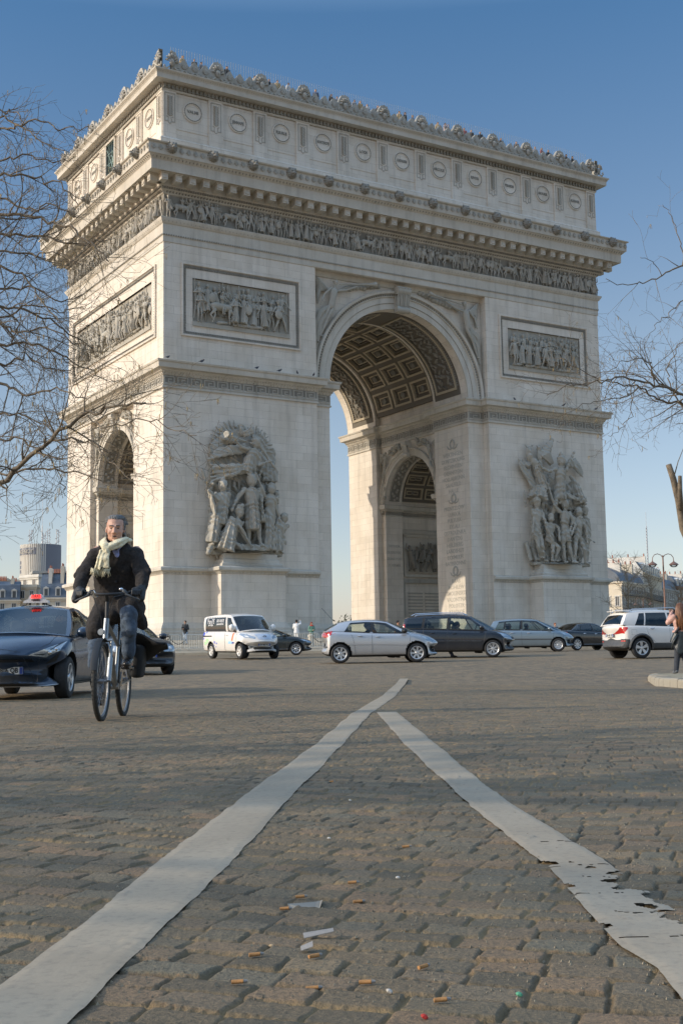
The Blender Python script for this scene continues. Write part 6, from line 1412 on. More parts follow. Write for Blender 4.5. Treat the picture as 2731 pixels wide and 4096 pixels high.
for q in (-1, 1):
    ov = [(q*.19+.155*math.copysign(abs(math.cos(a))**.6, math.cos(a)), .655+.095*math.copysign(abs(math.sin(a))**.6, math.sin(a))) for a in [2*PI*k/20 for k in range(20)]]
    c.decal('grille', [(q*.19+(u-q*.19)*1.1, .655+(v-.655)*1.14) for u, v in ov], 'f', Mchr, .008); c.decal('grille', ov, 'f', Mblack, .014)
    c.decal('headlamp', [(q*.44, .60), (q*.80, .60), (q*.87, .66), (q*.84, .76), (q*.50, .72)], 'f', Mlamp); p, n = c.hit(q*.66, .67, 'f'); m = MB(); m.ball((p.x-.01, q*.66, .67), (.04, .055, .055), 12, 8); m.build('lamp_lens', Mwhite, c.root, 90)
p, n = c.hit(0, .80, 'f'); m = MB(); m.lathe([(.045, 0), (.045, .008), (.001, .012)], (p.x-.02, 0, .81), n, 16); m.build('round_emblem', mat('blue_white_emblem', (.25, .4, .65), .3, scale=40, var=.6), c.root)
c.plate(1, .50, 'DR 798 GQ'); c.decal('grille', [(-.5, .26), (.5, .26), (.55, .38), (-.55, .38)], 'f', Mblack); c.decal('headlamp', [(1.8, .75), (2.1, .70), (2.15, .62), (1.9, .62)], 's', Mlamp)
c.line('bonnet_gap', [(-.6, .78), (.6, .78)], 'f', Mblack); c.line('door_gap', [(-1.1, 1.0), (-1.05, .6), (-.9, .28), (-.32, .27), (-.33, .96)], 's', Mtrim); c.line('door_gap', [(-.32, .27), (.7, .27), (.72, .9)], 's', Mtrim); c.mirror(.6, 1.0)
# ---------------- people ----------------
KN[0] = False
def tone(name, c, rough=.8, **k): return mat(name, c, rough, var=.25, scale=30, bump=.15, **k)
Mskin = mat('skin', (.50, .29, .20), .5, var=.12, scale=40); Mskin2 = mat('skin_tanned', (.36, .19, .12), .5, var=.12, scale=40)
_mats = {}
def cloth(c, nm='cloth'):
    k = tuple(c)
    if k not in _mats: _mats[k] = mat(nm, c, .85, var=.3, scale=18, bump=.2)
    return _mats[k]
HAIR = (.03, .02, .015)
def inflate(M, J, s, which, k=1.2, n=9, skirt=0):
    hd, pe, arms, legs, lat = J[:5]
    hd = V(hd); pe = V(pe); up = (hd-pe).normalized(); neck = pe+(hd-pe)*.76; la = V(lat); la = (la-up*la.dot(up)).normalized(); fr = la.cross(up)
    if which == 'top':
        P = [pe-up*.14*s, pe-up*.04*s, pe+up*.08*s, pe+(hd-pe)*.28, pe+(hd-pe)*.52, neck-up*.05*s, neck+up*.03*s]; Rr = [(.17, .12), (.175, .125), (.17, .12), (.155, .12), (.19, .135), (.17, .11), (.075, .075)]
        N = n+4; M.add([p+la*(a*s*k*.93*math.cos(2*PI*j/N))+fr*(b*s*k*math.sin(2*PI*j/N)) for p, (a, b) in zip(P, Rr) for j in range(N)],
            [(i*N+j, i*N+(j+1) % N, (i+1)*N+(j+1) % N, (i+1)*N+j) for i in range(6) for j in range(N)]+[tuple(range(N-1, -1, -1)), tuple(6*N+j for j in range(N))])
        for q, (e, h) in enumerate(arms):
            a0 = neck-up*.05*s+la*(.185*s*(-1, 1)[q]); e = V(e); h = V(h)
            M.caps(a0, .072*s*k, e, .056*s*k, n); M.caps(e, .056*s*k, e+(h-e)*.93, .042*s*k, n)
    if which == 'legs':
        for q, (e, h) in enumerate(legs):
            a0 = pe+la*(.09*s*(-1, 1)[q])-up*.04*s; M.caps(a0, .105*s*k*.95, V(e), .072*s*k*.95, n); M.caps(V(e), .072*s*k*.95, V(h), .055*s*k, n)
        M.caps(pe-la*.06*s, .12*s, pe+la*.06*s, .12*s, n)
    if which == 'shoes':
        for e, h in legs:
            h = V(h); fd = V((-fr.x, -fr.y, 0)).normalized() if False else V(J[5]) if len(J) > 5 else V((0, -1, 0))
            M.caps(h-V((0, 0, .03*s))-fd*.03*s, .05*s, h+fd*.16*s-V((0, 0, .06*s)), .038*s, n)
def person(label, loc, rz, J, s, top, bot, hair, shoes=(.02, .02, .02), skin=None, vox=.016, cat='person', group=None, hairlen=0, res=True, extra=None, hat=None):
    """J: head, pelvis, arms, legs, lateral axis, foot direction; local frame faces -y"""
    M = MB(); hd, pe, arms, legs, lat, fd = J
    fig(M, hd, pe, arms, legs, s, 9, lat=lat, foot=fd)
    hd = V(hd)
    if vox: fz = V(fd); M.caps(hd+V(fd)*.09*s, .016*s, hd+V(fd)*.105*s-V((0, 0, .02*s)), .018*s, 6)
    me = M.mesh('person')
    if vox and res: me = baked(me, [('REMESH', dict(mode='VOXEL', voxel_size=vox)), ('SMOOTH', dict(iterations=2, factor=.5))])
    o = link(me, 'person', skin or Mskin, None, 180); o.location = loc; o.rotation_euler = (0, 0, rz); tag(o, label, cat, group)
    for nm, which, c in (('trousers', 'legs', bot), ('jacket', 'top', top), ('shoes', 'shoes', shoes)):
        m = MB(); inflate(m, J, s, which); me = m.mesh(nm)
        if vox and res: me = baked(me, [('REMESH', dict(mode='VOXEL', voxel_size=vox)), ('SMOOTH', dict(iterations=1, factor=.5))])
        link(me, nm, cloth(c), o, 180)
    m = MB(); b = -V(fd)
    m.ball(hd+b*.02*s+V((0, 0, .03*s)), (.098*s, .112*s, .115*s), 12, 9)
    if hairlen: m.tube([hd+b*.04*s+V((0, 0, .05*s)), hd+b*.09*s-V((0, 0, .1*s)), hd+b*.10*s-V((0, 0, hairlen*s))], [(.095*s, .07*s), (.11*s, .06*s), (.06*s, .03*s)], 12)
    m.build('hair' if not hat else 'hat', cloth(hair), o, 180)
    if extra: extra(o)
    return o
def standing(h=1.72, arm=0, lean=0, spread=.09):
    s = h/1.8
    A = {0: (((-.24*s, .02, 1.12*s), (-.25*s, -.08, .86*s)), ((.24*s, .02, 1.12*s), (.25*s, -.08, .86*s))),
         1: (((-.27*s, -.14, 1.24*s), (-.10*s, -.34, 1.48*s)), ((.27*s, -.14, 1.24*s), (.10*s, -.34, 1.48*s))),      # both hands up to a camera
         2: (((-.26*s, .02, 1.14*s), (-.06*s, -.26, 1.14*s)), ((.26*s, .0, 1.16*s), (.02*s, -.28, 1.20*s))),          # forearms crossed in front
         3: (((-.30*s, -.05, 1.46*s), (-.22*s, -.22, 1.72*s)), ((.27*s, -.05, 1.20*s), (.14*s, -.28, 1.30*s)))}[arm]
    return ((lean, -.03, h-.125*s), (0, 0, .95*s), A, (((-spread*s, -.03, .5*s), (-spread*1.2*s, .02, .085*s)), ((spread*s, -.03, .5*s), (spread*1.4*s, .02, .085*s))), (1, 0, 0), (0, -1, 0)), s
PAV = .12
def stand(label, x, y, rz, h, arm, top, bot, hair, z=None, **k):
    J, s = standing(h, arm); return person(label, (x, y, G(x, y)+PAV if z is None else z), rz, J, s, top, bot, hair, **k)
# people on the pavement at the foot of the arch
def camera_prop(o):
    m = MB(); m.bbox((-.04, -.36, 1.22), (.16, .1, .11), .02); c_ = m.build('camera', Mblack); c_.location = o.location; c_.rotation_euler = o.rotation_euler; tag(c_, 'black camera held by the man in the dark jacket behind the barrier', 'camera')
    m = MB(); m.tube([(-.04, -.40, 1.22), (-.04, -.48, 1.22)], .04, 12); m.build('lens', Mblack, c_)
stand('man in a dark jacket and jeans holding a camera behind the metal barrier', -11.6, 92.0, R(-20), 1.74, 2, (.03, .035, .04), (.25, .32, .40), HAIR, extra=camera_prop)
stand('person in white with raised arms photographing the arch behind the barrier', -3.4, 91.0, R(165), 1.76, 3, (.75, .74, .72), (.70, .70, .68), HAIR)
stand('red-haired person in a green jacket and red scarf behind a stone bollard', -2.30, 90.6, R(30), 1.60, 2, (.16, .30, .22), (.30, .26, .16), (.22, .045, .02), hairlen=.12, extra=lambda o: (lambda m: (m.tube([(.12*math.cos(2*PI*k/14), .01+.1*math.sin(2*PI*k/14), 1.34) for k in range(14)], .045, 7, closed=True), m.build('scarf', cloth((.6, .05, .04)), o, 180)))(MB()))
stand('bald man in a white shirt walking beside the right pier', 17.9, 84.0, R(-40), 1.80, 2, (.70, .70, .70), (.30, .33, .38), (.45, .27, .19))
stand('ginger-haired person whose head shows over the black saloon', 13.0, 77.0, R(20), 1.52, 0, (.10, .1, .12), (.05, .05, .06), (.20, .07, .03))
stand('rider in a black helmet standing behind the silver hatchback', 3.12, 72.0, R(60), 1.72, 0, (.55, .22, .03), (.05, .05, .06), (.012, .012, .014), hat=True)
def seated(car, label, x, y, top, hair, rz=0, low=0., group=None, hairlen=0):
    """person on a car seat; local x forward of the car"""
    s = .98; z = .52-low
    J = ((x-.12, y, z+.72), (x-.02, y, z), (((x+.1, y+.24, z+.28), (x+.34, y+.16, z+.36)), ((x+.1, y-.24, z+.28), (x+.34, y-.16, z+.36))), (((x+.42, y+.1, z+.08), (x+.62, y+.1, z-.28)), ((x+.42, y-.1, z+.08), (x+.62, y-.1, z-.28))), (0, 1, 0), (1, 0, 0))
    o = person(label, car.root.location.copy(), 0, J, s, top, (.04, .05, .08), hair, vox=.022, group=group, hairlen=hairlen)
    o.rotation_euler = car.root.rotation_euler.copy(); return o
seated(taxi, 'taxi driver in a flat cap and dark top behind the windscreen', -.12, .36, (.03, .03, .035), (.04, .045, .05))
seated(silver_car, 'driver in a dark top at the wheel of the silver hatchback', -.28, .36, (.03, .03, .035), HAIR)
seated(silver_car, 'passenger in an orange top in the front of the silver hatchback', -.15, -.36, (.65, .25, .03), (.05, .03, .02))
seated(mpv, 'driver in a pale top in the black people carrier', .05, .36, (.5, .45, .4), HAIR)
seated(mpv, 'child in the back of the black people carrier', -.85, -.3, (.5, .5, .48), (.05, .03, .02), low=.15)
seated(mpv, 'dark-haired front passenger of the black people carrier', .12, -.36, (.04, .05, .07), HAIR)
seated(greyc, 'driver in a lilac top in the blue-grey people carrier', .0, .36, (.45, .32, .42), (.03, .02, .02))
seated(greyc, 'rear passenger of the blue-grey people carrier', -.85, -.3, (.05, .05, .06), (.10, .06, .03))
# visitors on the roof terrace
rp = random.Random(21)
tops = [((.02, .025, .03), 'black'), ((.55, .07, .05), 'red'), ((.62, .40, .10), 'ochre'), ((.7, .69, .66), 'white'), ((.08, .12, .25), 'navy'), ((.30, .30, .31), 'grey'), ((.55, .38, .33), 'pink'), ((.10, .08, .06), 'brown')]
xr_ = [1.75, 2.75, 3.35, 4.9, 5.6, 8.1, 9.4, 10.2, 11.2, 12.4, 13.0, 13.8, 15.3, 15.9, 16.8, 17.6, 18.2, 18.9, 20.0, 20.7, 22.2, 22.8, 23.6, 24.5, 26.3, 27.1, 28.3, 29.2, 30.0, 31.0, 32.6, 33.4, 35.2, 36.0, 37.4, 38.2, 39.0, 40.0, 40.6, 41.2, 42.0]
ordw = ['first', 'second', 'third', 'fourth', 'fifth', 'sixth', 'seventh', 'eighth', 'ninth', 'tenth', 'eleventh', 'twelfth', 'thirteenth', 'fourteenth', 'fifteenth', 'sixteenth', 'seventeenth', 'eighteenth', 'nineteenth', 'twentieth', 'twenty-first']
for i, x in enumerate(xr_):
    c, cn = tops[2] if i == 5 else tops[rp.randrange(len(tops))]; a = rp.choice((0, 0, 1, 2)); h = rp.uniform(1.6, 1.82)
    c = tuple(.55*q+.45*sum(c)/3*.8 for q in c)
    lab = 'visitor in a %s top at the roof terrace railing, %s from the %s end' % (cn, ordw[min(i, len(xr_)-1-i)], 'left' if i < 21 else 'right')
    if i == 20: lab = 'visitor in a %s top at the middle of the roof terrace railing' % cn
    J, s = standing(h, a); p = A2W(x, .35, 44.22)
    person(lab, p, AROT+rp.uniform(-.6, .6), J, s, c, (.06, .07, .10), rp.choice((HAIR, HAIR, (.10, .05, .02), (.25, .15, .06))), vox=0, group='visitors along the roof terrace railing', hairlen=rp.choice((0, 0, .15)))
# woman taking a picture on the traffic island
def woman():
    wx, wy = 8.08, 30.0; z = .09
    s = 1.66/1.8
    J = ((.0, -.03, 1.66-.12), (0, 0, .9), (((-.30, -.10, 1.22), (-.17, -.26, 1.46)), ((.28, -.10, 1.22), (.10, -.28, 1.46))), (((-.05, -.02, .48), (-.10, .03, .085)), ((.13, .02, .48), (.20, .06, .085))), (1, 0, 0), (0, -1, 0))
    o = person('woman with long brown hair in a pink jumper taking a picture at the right edge', (wx, wy, z), R(-172), J, s, (.55, .33, .27), (.035, .04, .05), (.16, .07, .035), (.10, .11, .12), vox=.012)
    for c in list(o.children):
        if c.name.startswith('hair'): bpy.data.objects.remove(c)
    m = MB(); m.ball((0, .0, 1.57), (.105, .12, .125), 14, 10)
    rr = random.Random(4)
    for k in range(70):
        a = rr.uniform(-PI*.12, PI*1.12); x0 = .095*math.cos(a); y0 = .03+.095*math.sin(a) if 0 else .02+.09*abs(math.sin(a)); L = rr.uniform(.42, .6)
        m.tube([(x0*.7, y0*.6, 1.66), (x0*1.15, y0*1.15, 1.56), (x0*1.3+rr.uniform(-.02, .02), y0*1.35, 1.40), (x0*1.25+rr.uniform(-.04, .04), y0*1.3+.05, 1.60-L)], [.02, .024, .022, .006], 5)
    m.build('hair', mat('brown_hair', (.17, .075, .035), .45, var=.45, scale=60), o, 180)
    m = MB()   # leather jacket tied round the waist
    n = 34; vs = []
    for i in range(7):
        t = i/6; zz = 1.00-.50*t
        for j in range(n):
            a = 2*PI*j/n; back = max(0, math.sin(a)); r = .19+.07*t+.02*math.sin(7*a+2*t)*t; zz2 = zz+.30*t*(1-back)**1.5+.05*math.sin(5*a)*t
            vs.append((r*math.cos(a)*1.05, r*math.sin(a)*.85+.02, zz2))
    m.add(vs, [(i*n+j, i*n+(j+1) % n, (i+1)*n+(j+1) % n, (i+1)*n+j) for i in range(6) for j in range(n)])
    m.tube([(-.17, .12, .93), (-.30, .06, .78), (-.33, .02, .60), (-.30, .0, .44)], [(.06, .03), (.08, .03), (.07, .02), (.03, .01)], 8); m.tube([(.15, .12, .93), (.26, .1, .75), (.28, .05, .6)], [(.06, .03), (.07, .03), (.03, .01)], 8)
    m.build('tied_jacket', mat('black_leather', (.022, .028, .028), .38, var=.4, scale=14, bump=.5), o, 180)
    m = MB()
    for sg in (-1, 1):
        m.caps((.05*sg*3, .09, 1.36), .028, (-.02, .13, 1.10), .025, 6)
    m.caps((-.17, .08, 1.38), .03, (.2, .14, .98), .03, 6); m.build('bag_strap', Mblack, o, 180)
    m = MB()   # soft hem of the jumper
    m.tube([(.185*math.cos(2*PI*k/20), .13*math.sin(2*PI*k/20), 1.0) for k in range(20)], .035, 8, closed=True); m.build('jumper_hem', cloth((.55, .33, .27)), o, 180)
    m = MB()
    for sg in (-1, 1):
        for k in range(4): m.caps((sg*.13+.02*sg, -.30, 1.47+.022*k), .010, (sg*.06, -.34, 1.475+.022*k), .009, 5)
        m.caps((sg*.15, -.28, 1.47), .012, (sg*.09, -.30, 1.44), .011, 5)
    m.build('fingers', Mskin, o, 180)
    ph = MB(); ph.bbox((0, -.35, 1.50), (.15, .012, .08), .004); p = ph.build('phone', Mblack); p.location = o.location; p.rotation_euler = o.rotation_euler; tag(p, 'dark phone held up by the woman in the pink jumper', 'phone')
woman()

# ---------------- cyclist ----------------
BX = -2.135
def bicycle():
    t = thing('bicycle', 'grey city bicycle with suspension fork ridden towards the camera', 'bicycle', (BX, 11.6, 0))
    al = mat('frame_aluminium', (.30, .31, .31), .3, .7, var=.1); fy, ry = -.53, .57; Rr_ = .345
    tm = mat('cycle_tyre', (.035, .035, .032), .8, var=.3, scale=60, bump=.4); rimm = mat('cycle_rim', (.25, .25, .25), .35, .7)
    for y, nm in ((fy, 'front_wheel'), (ry, 'rear_wheel')):
        m = MB(); m.tube([(0, y+Rr_*math.cos(2*PI*k/56)*.955, Rr_+Rr_*.955*math.sin(2*PI*k/56)) for k in range(56)], [(.021, .024)]*56, 9, closed=True)
        for k in range(56): a = 2*PI*k/56; m.obox((0, y+Rr_*math.cos(a), Rr_+Rr_*math.sin(a)), (.036, .014, .006), (a-PI/2, 0, 0))
        wh = m.build('wheel', tm, t, 60)
        m = MB(); rr = Rr_*.89; vs = []
        m.tube([(0, y+rr*math.cos(2*PI*k/48), Rr_+rr*math.sin(2*PI*k/48)) for k in range(48)], [(.012, .011)]*48, 6, closed=True); m.build('rim', rimm, wh, 60)
        m = MB()
        for k in range(32):
            a = 2*PI*k/32; b = a+(.5 if k % 2 else -.5); m.tube([(.025*(1 if k % 4 < 2 else -1), y+.025*math.cos(b), Rr_+.025*math.sin(b)), (0, y+rr*math.cos(a), Rr_+rr*math.sin(a))], .0014, 3)
        m.tube([(-.05, y, Rr_), (.05, y, Rr_)], .022, 10); m.tube([(-.07, y, Rr_), (.07, y, Rr_)], .009, 8); m.tube([(-.035, y, Rr_), (-.038, y, Rr_)], .08, 20); m.build('spokes', rimm, wh)
    m = MB()   # frame
    HT0, HT1 = (0, -.355, .72), (0, -.30, .90); BB = (0, .13, .29); ST = (0, .34, .80)
    m.tube([HT0, HT1], .026, 12); m.tube([(0, -.345, .75), (0, -.05, .50), BB], [.028, .03, .028], 10); m.tube([(0, -.31, .87), (0, .31, .66)], .018, 10); m.tube([BB, ST], .018, 10)
    for s in (-1, 1): m.tube([(s*.02, .13, .29), (s*.06, ry, Rr_)], .011, 7); m.tube([(s*.015, .31, .68), (s*.06, ry, Rr_)], .009, 7)
    m.tube([(-.035, .13, .29), (.035, .13, .29)], .03, 12); m.build('frame', al, t, 40)
    m = MB()   # fork
    for s in (-1, 1): m.tube([(s*.062, -.37, .70), (s*.062, -.47, .50)], .016, 9); m.tube([(s*.062, -.44, .55), (s*.062, fy, Rr_)], .023, 9)
    m.tube([(-.07, -.368, .705), (.07, -.368, .705)], .022, 8); m.tube([(-.062, -.44, .60), (-.04, -.44, .68), (.04, -.44, .68), (.062, -.44, .60)], .012, 6); m.build('fork', al, t, 40)
    m = MB(); m.tube([(0, -.30, .88), (0, -.285, 1.04), (0, -.27, 1.08)], .018, 9); m.tube([(0, -.28, 1.07), (0, -.33, 1.12)], .02, 8)
    m.tube([(-.30, -.16, 1.135), (-.22, -.22, 1.14), (-.1, -.31, 1.125), (0, -.335, 1.12), (.1, -.31, 1.125), (.22, -.22, 1.14), (.30, -.16, 1.135)], .013, 8)
    m.build('handlebar', Mblack, t, 60)
    for s in (-1, 1):
        m = MB(); m.tube([(s*.19, -.245, 1.14), (s*.31, -.15, 1.135)], .018, 10); m.build('grip', Mblack, t, 60)
        m = MB(); m.caps((s*.17, -.28, 1.12), .014, (s*.29, -.27, 1.07), .008, 6); m.caps((s*.15, -.27, 1.15), .02, (s*.17, -.27, 1.13), .02, 7); m.build('brake_lever', Mtrim, t, 60)
        m = MB(); m.tube([(s*.15, -.29, 1.12), (s*.09, -.45, 1.09), (s*.03, -.43, .92), (s*.01, -.38, .76)], .004, 4); m.build('cable', Mblack, t)
    m = MB(); m.ball((-.02, -.44, .78), (.03, .035, .032), 12, 8); m.tube([(-.02, -.45, .78), (-.02, -.475, .78)], .028, 12); m.build('front_lamp', Mlamp, t, 60)
    m = MB(); m.tube([(-.1, -.28, 1.10), (-.13, -.31, 1.16)], .02, 7); m.ball((.12, -.25, 1.17), (.022, .022, .016), 8, 6); m.build('bell', Mchr, t, 60)
    for y, a0, a1 in ((fy, R(15), R(150)), (ry, R(-10), R(170))):
        m = MB(); m.tube([(0, y-.375*math.cos(a), Rr_+.375*math.sin(a)) for a in [a0+(a1-a0)*k/16 for k in range(17)]], [(.03, .004)]*17, 8); m.build('mudguard', Mblack, t, 60)
    m = MB(); m.tube([(0, .33, .78), (0, .36, .93)], .013, 8); m.build('seat_post', Mblack, t, 60)
    m = MB(); m.tube([(0, .22, .96), (0, .32, .965), (0, .43, .97), (0, .47, .97)], [(.03, .02), (.05, .025), (.085, .03), (.06, .02)], 12); m.build('saddle', Mblack, t, 60)
    # cranks: left pedal of the picture down, right pedal up
    m = MB(); up = V((.075, .10, .455)); dn = V((-.075, .16, .125))
    m.tube([(.05, .13, .29), tuple(up)], .012, 7); m.tube([(-.05, .13, .29), tuple(dn)], .012, 7); m.tube([(-.045, .13, .29), (-.05, .13, .29)], .09, 24); m.build('cranks', Mchr, t, 40)
    for p in (up, dn):
        m = MB(); m.obox((p.x+math.copysign(.055, p.x), p.y, p.z), (.09, .085, .022)); m.build('pedal', Mblack, t)
    m = MB()
    for s in (-1, 1): m.tube([(s*.06, .40, .72), (s*.07, .80, .73)], .006, 5); m.tube([(s*.07, ry+.02, Rr_), (s*.07, .75, .73)], .005, 5)
    for k in range(4): m.tube([(-.06, .45+.1*k, .725), (.06, .45+.1*k, .725)], .004, 4)
    m.build('rear_rack', Mblack, t)
    m = MB(); m.bbox((.14, .62, .52), (.11, .30, .32), .04, (0, R(6), 0), 2); m.build('pannier', cloth((.012, .013, .014)), t, 60)
    m = MB()   # strap and cloth of the bag blown outwards
    vs = []; nu, nv = 10, 8
    m.grid(lambda u, v: (.06+.36*u, .50+.22*v+.05*math.sin(4*u), .80-.10*u-(.30-.24*u)*v+.02*math.sin(6*u+3*v)), 10, 8); me = baked(m.mesh('bag_flap'), [('SOLIDIFY', dict(thickness=.02))]); link(me, 'bag_flap', cloth((.012, .013, .014)), t, 180)
    return t
bicycle()
def cyclist():
    M = MB(); ox, oy = 0, 0
    # local origin at (BX, 11.6, 0): head, hips, limbs
    hd = V((.008, .06, 1.755)); pe = V((0, .37, 1.07)); s = 1.0
    arms = [((-.275, .02, 1.335), (-.30, -.12, 1.165)), ((.275, .02, 1.335), (.285, -.12, 1.165))]
    legs = [((-.165, .06, .66), (-.13, .17, .22)), ((.17, -.13, .945), (.145, .02, .545))]
    fig(M, hd-V((0, 0, .0)), pe, arms, legs, s, 10, lat=(1, 0, 0), headr=.8)
    # head shape
    H = Euler((R(5), 0, R(5))).to_matrix(); P = lambda x, y, z: hd+H @ V((x, y, z))
    M.ball(P(0, .025, .035), (.084, .1, .092), 18, 14); M.ball(P(0, -.03, -.02), (.073, .07, .098), 16, 12); M.ball(P(0, -.048, -.085), (.050, .044, .036), 14, 10); M.ball(P(0, -.03, -.075), (.069, .055, .048), 14, 10)
    for q in (-1, 1):
        M.ball(P(q*.04, -.07, -.028), (.024, .022, .026), 10, 8); M.caps(P(q*.016, -.092, .026), .011, P(q*.048, -.080, .030), .010, 8); M.ball(P(q*.081, .015, -.01), (.013, .022, .034), 10, 8); M.ball(P(q*.012, -.103, -.035), (.012, .012, .010), 8, 6)
    M.caps(P(0, -.096, .012), .009, P(0, -.118, -.030), .013, 8); M.caps(P(-.022, -.093, -.060), .007, P(.022, -.093, -.060), .007, 8); M.caps(P(-.018, -.090, -.078), .008, P(.018, -.090, -.078), .008, 8); M.ball(P(0, -.082, -.108), (.022, .018, .017), 10, 8)
    me = baked(M.mesh('person'), [('REMESH', dict(mode='VOXEL', voxel_size=.0055)), ('SMOOTH', dict(iterations=2, factor=.5))])
    o = link(me, 'person', mat('ruddy_skin', (.54, .30, .205), .5, var=.18, scale=25, bump=.1), None, 180); o.location = (BX, 11.6, 0)
    tag(o, 'grey-haired man in a dark coat and cream scarf riding the bicycle', 'person')
    hm = mat('grey_hair', (.15, .145, .135), .6, var=.55, scale=45, bump=.6)
    m = MB(); rr = random.Random(8)
    for k in range(380):
        a = rr.uniform(0, 2*PI); e = rr.uniform(.18, 1.25); 
        x, y, z = math.cos(e)*math.cos(a), math.cos(e)*math.sin(a), math.sin(e)
        if y < -.3 and z < .64: continue
        b = V((x*.081, .030+y*.102, .035+z*.094)); fl = V((x*.4+(.25 if x > 0 else -.2), .9, -.25 if z < .5 else .12))
        m.caps(P(*b), .010, P(*(b+fl*.04+V((x, y, z))*.008)), .004, 5)
    for q in (-1, 1):
        for k in range(16): z = .05-.007*k; m.caps(P(q*.081, .012+rr.uniform(-.012, .05), z), .012, P(q*.085, .045+rr.uniform(0, .04), z-.025), .007, 5)
    for k in range(30): m.caps(P(rr.uniform(-.07, .07), .11, rr.uniform(-.07, .09)), .018, P(rr.uniform(-.07, .07), .13, rr.uniform(-.1, .05)), .01, 5)
    m.build('hair', hm, o, 180)
    m = MB()
    for q in (-1, 1): m.caps(P(q*.016, -.104, .033), .0045, P(q*.050, -.092, .036), .0035, 6)
    m.build('eyebrows', hm, o, 180)
    m = MB()
    for q in (-1, 1): m.ball(P(q*.031, -.086, .006), (.0135, .008, .0045), 10, 6)
    m.ball(P(0, -.0965, -.068), (.021, .006, .0055), 10, 6); m.build('eyes_and_mouth', mat('dark_eye', (.025, .015, .012), .3), o, 180)
    # coat: torso, sleeves and skirt as one shell
    wool = mat('dark_wool', (.026, .022, .020), .95, var=.5, scale=50, bump=.5, bs=220)
    C = MB(); k = 1.0
    lat = V((1, 0, 0)); nk = pe+(hd-pe)*.70
    secs = [((0, .30, .93), .215, .19), ((0, .30, 1.08), .225, .19), ((0, .26, 1.22), .215, .17), ((0, .19, 1.36), .225, .165), ((0, .14, 1.48), .215, .15), ((0, .12, 1.56), .175, .125), ((0, .12, 1.62), .13, .10), ((0, .12, 1.65), .09, .08)]
    N = 28; vs = []
    for (c, a, b) in secs:
        for j in range(N):
            t = 2*PI*j/N; f = 1+.03*math.sin(5*t+c[2]*9); vs.append((c[0]+a*math.cos(t)*f, c[1]+b*math.sin(t)*f, c[2]))
    C.add(vs, [(i*N+j, i*N+(j+1) % N, (i+1)*N+(j+1) % N, (i+1)*N+j) for i in range(len(secs)-1) for j in range(N)]+[tuple(range(N-1, -1, -1)), tuple((len(secs)-1)*N+j for j in range(N))])
    for q, (e, h) in zip((-1, 1), arms):
        sh = V((q*.175, .12, 1.51)); e = V(e); h = V(h); C.ball(V((q*.185, .125, 1.50)), (.088, .095, .095), 12, 9); C.caps(sh, .088, sh.lerp(e, .5)+V((q*.006, 0, 0)), .076, 12); C.caps(sh.lerp(e, .5)+V((q*.012, 0, 0)), .076, e, .072, 12); C.caps(e, .070, h+(e-h)*.1, .052, 12)
        for k2 in range(3): c = e.lerp(sh, .12*k2-.1); C.caps(c+V((-.05, -.02, 0)), .035, c+V((.05, -.03, .02)), .03, 8)
    # skirt over the lowered thigh, long on the picture's left
    C.caps((-.10, .30, 1.0), .15, (-.16, .14, .88), .115, 12); C.caps((-.155, .16, .90), .115, (-.175, .08, .80), .10, 12); C.caps((.11, .28, 1.03), .15, (.165, .02, 1.0), .12, 12); C.caps((.18, .12, .97), .09, (.235, .20, .86), .06, 10); C.caps((0, .22, .98), .12, (0, .05, .96), .07, 10)
    for q in (-1, 1): C.caps((q*.055, .055, 1.60), .034, (q*.10, .03, 1.47), .03, 8); C.caps((q*.07, .10, 1.65), .035, (q*.04, .2, 1.66), .04, 8)   # collar and lapels
    tx = bpy.data.textures.new('folds', 'CLOUDS'); tx.noise_scale = .09
    me = baked(C.mesh('coat'), [('REMESH', dict(mode='VOXEL', voxel_size=.011)), ('SMOOTH', dict(iterations=4, factor=.5)), ('DISPLACE', dict(texture=tx, strength=.034, mid_level=.5))])
    link(me, 'coat', wool, o, 180)
    m = MB()
    for k2 in range(3): m.ball((.015, .0+.035*k2-.0 if False else (.035, .06, .10)[k2], (1.40, 1.26, 1.14)[k2]), (.012, .006, .012), 8, 6)
    m.build('coat_buttons', Mblack, o, 180)
    # jeans
    jm = mat('blue_denim', (.065, .092, .13), .9, var=.35, scale=30, bump=.3, bs=300)
    m = MB()
    for q, (e, h) in zip((-1, 1), legs):
        a0 = pe+V((q*.09, -.02, -.05)); e = V(e); h = V(h); m.caps(a0, .105, e, .082, 12); m.caps(e, .08, h+(e-h)*.12+V((0, 0, .0)), .062, 12); m.caps(e+V((0, -.02, -.05)), .065, e+V((q*.03, -.03, -.16)), .05, 8); m.caps(h+(e-h)*.25, .068, h+(e-h)*.13, .066, 10)
    me = baked(m.mesh('jeans'), [('REMESH', dict(mode='VOXEL', voxel_size=.010)), ('SMOOTH', dict(iterations=2, factor=.5)), ('DISPLACE', dict(texture=tx, strength=.02, mid_level=.5))]); link(me, 'jeans', jm, o, 180)
    for (e, h), q in zip(legs, (-1, 1)):
        h = V(h); m = MB(); m.caps(h+V((0, .02, -.01)), .045, h+V((0, -.10, -.045)), .043, 12); m.caps(h+V((0, -.08, -.05)), .044, h+V((q*.01, -.17, -.055)), .036, 12); m.caps(h+V((0, .02, -.05)), .036, h+V((0, .05, -.05)), .034, 10); m.obox(h+V((0, -.06, -.088)), (.08, .26, .018))
        me = baked(m.mesh('shoe'), [('REMESH', dict(mode='VOXEL', voxel_size=.007)), ('SMOOTH', dict(iterations=2, factor=.5))]); link(me, 'shoe', mat('black_shoe_leather', (.02, .017, .015), .22, var=.3), o, 180)
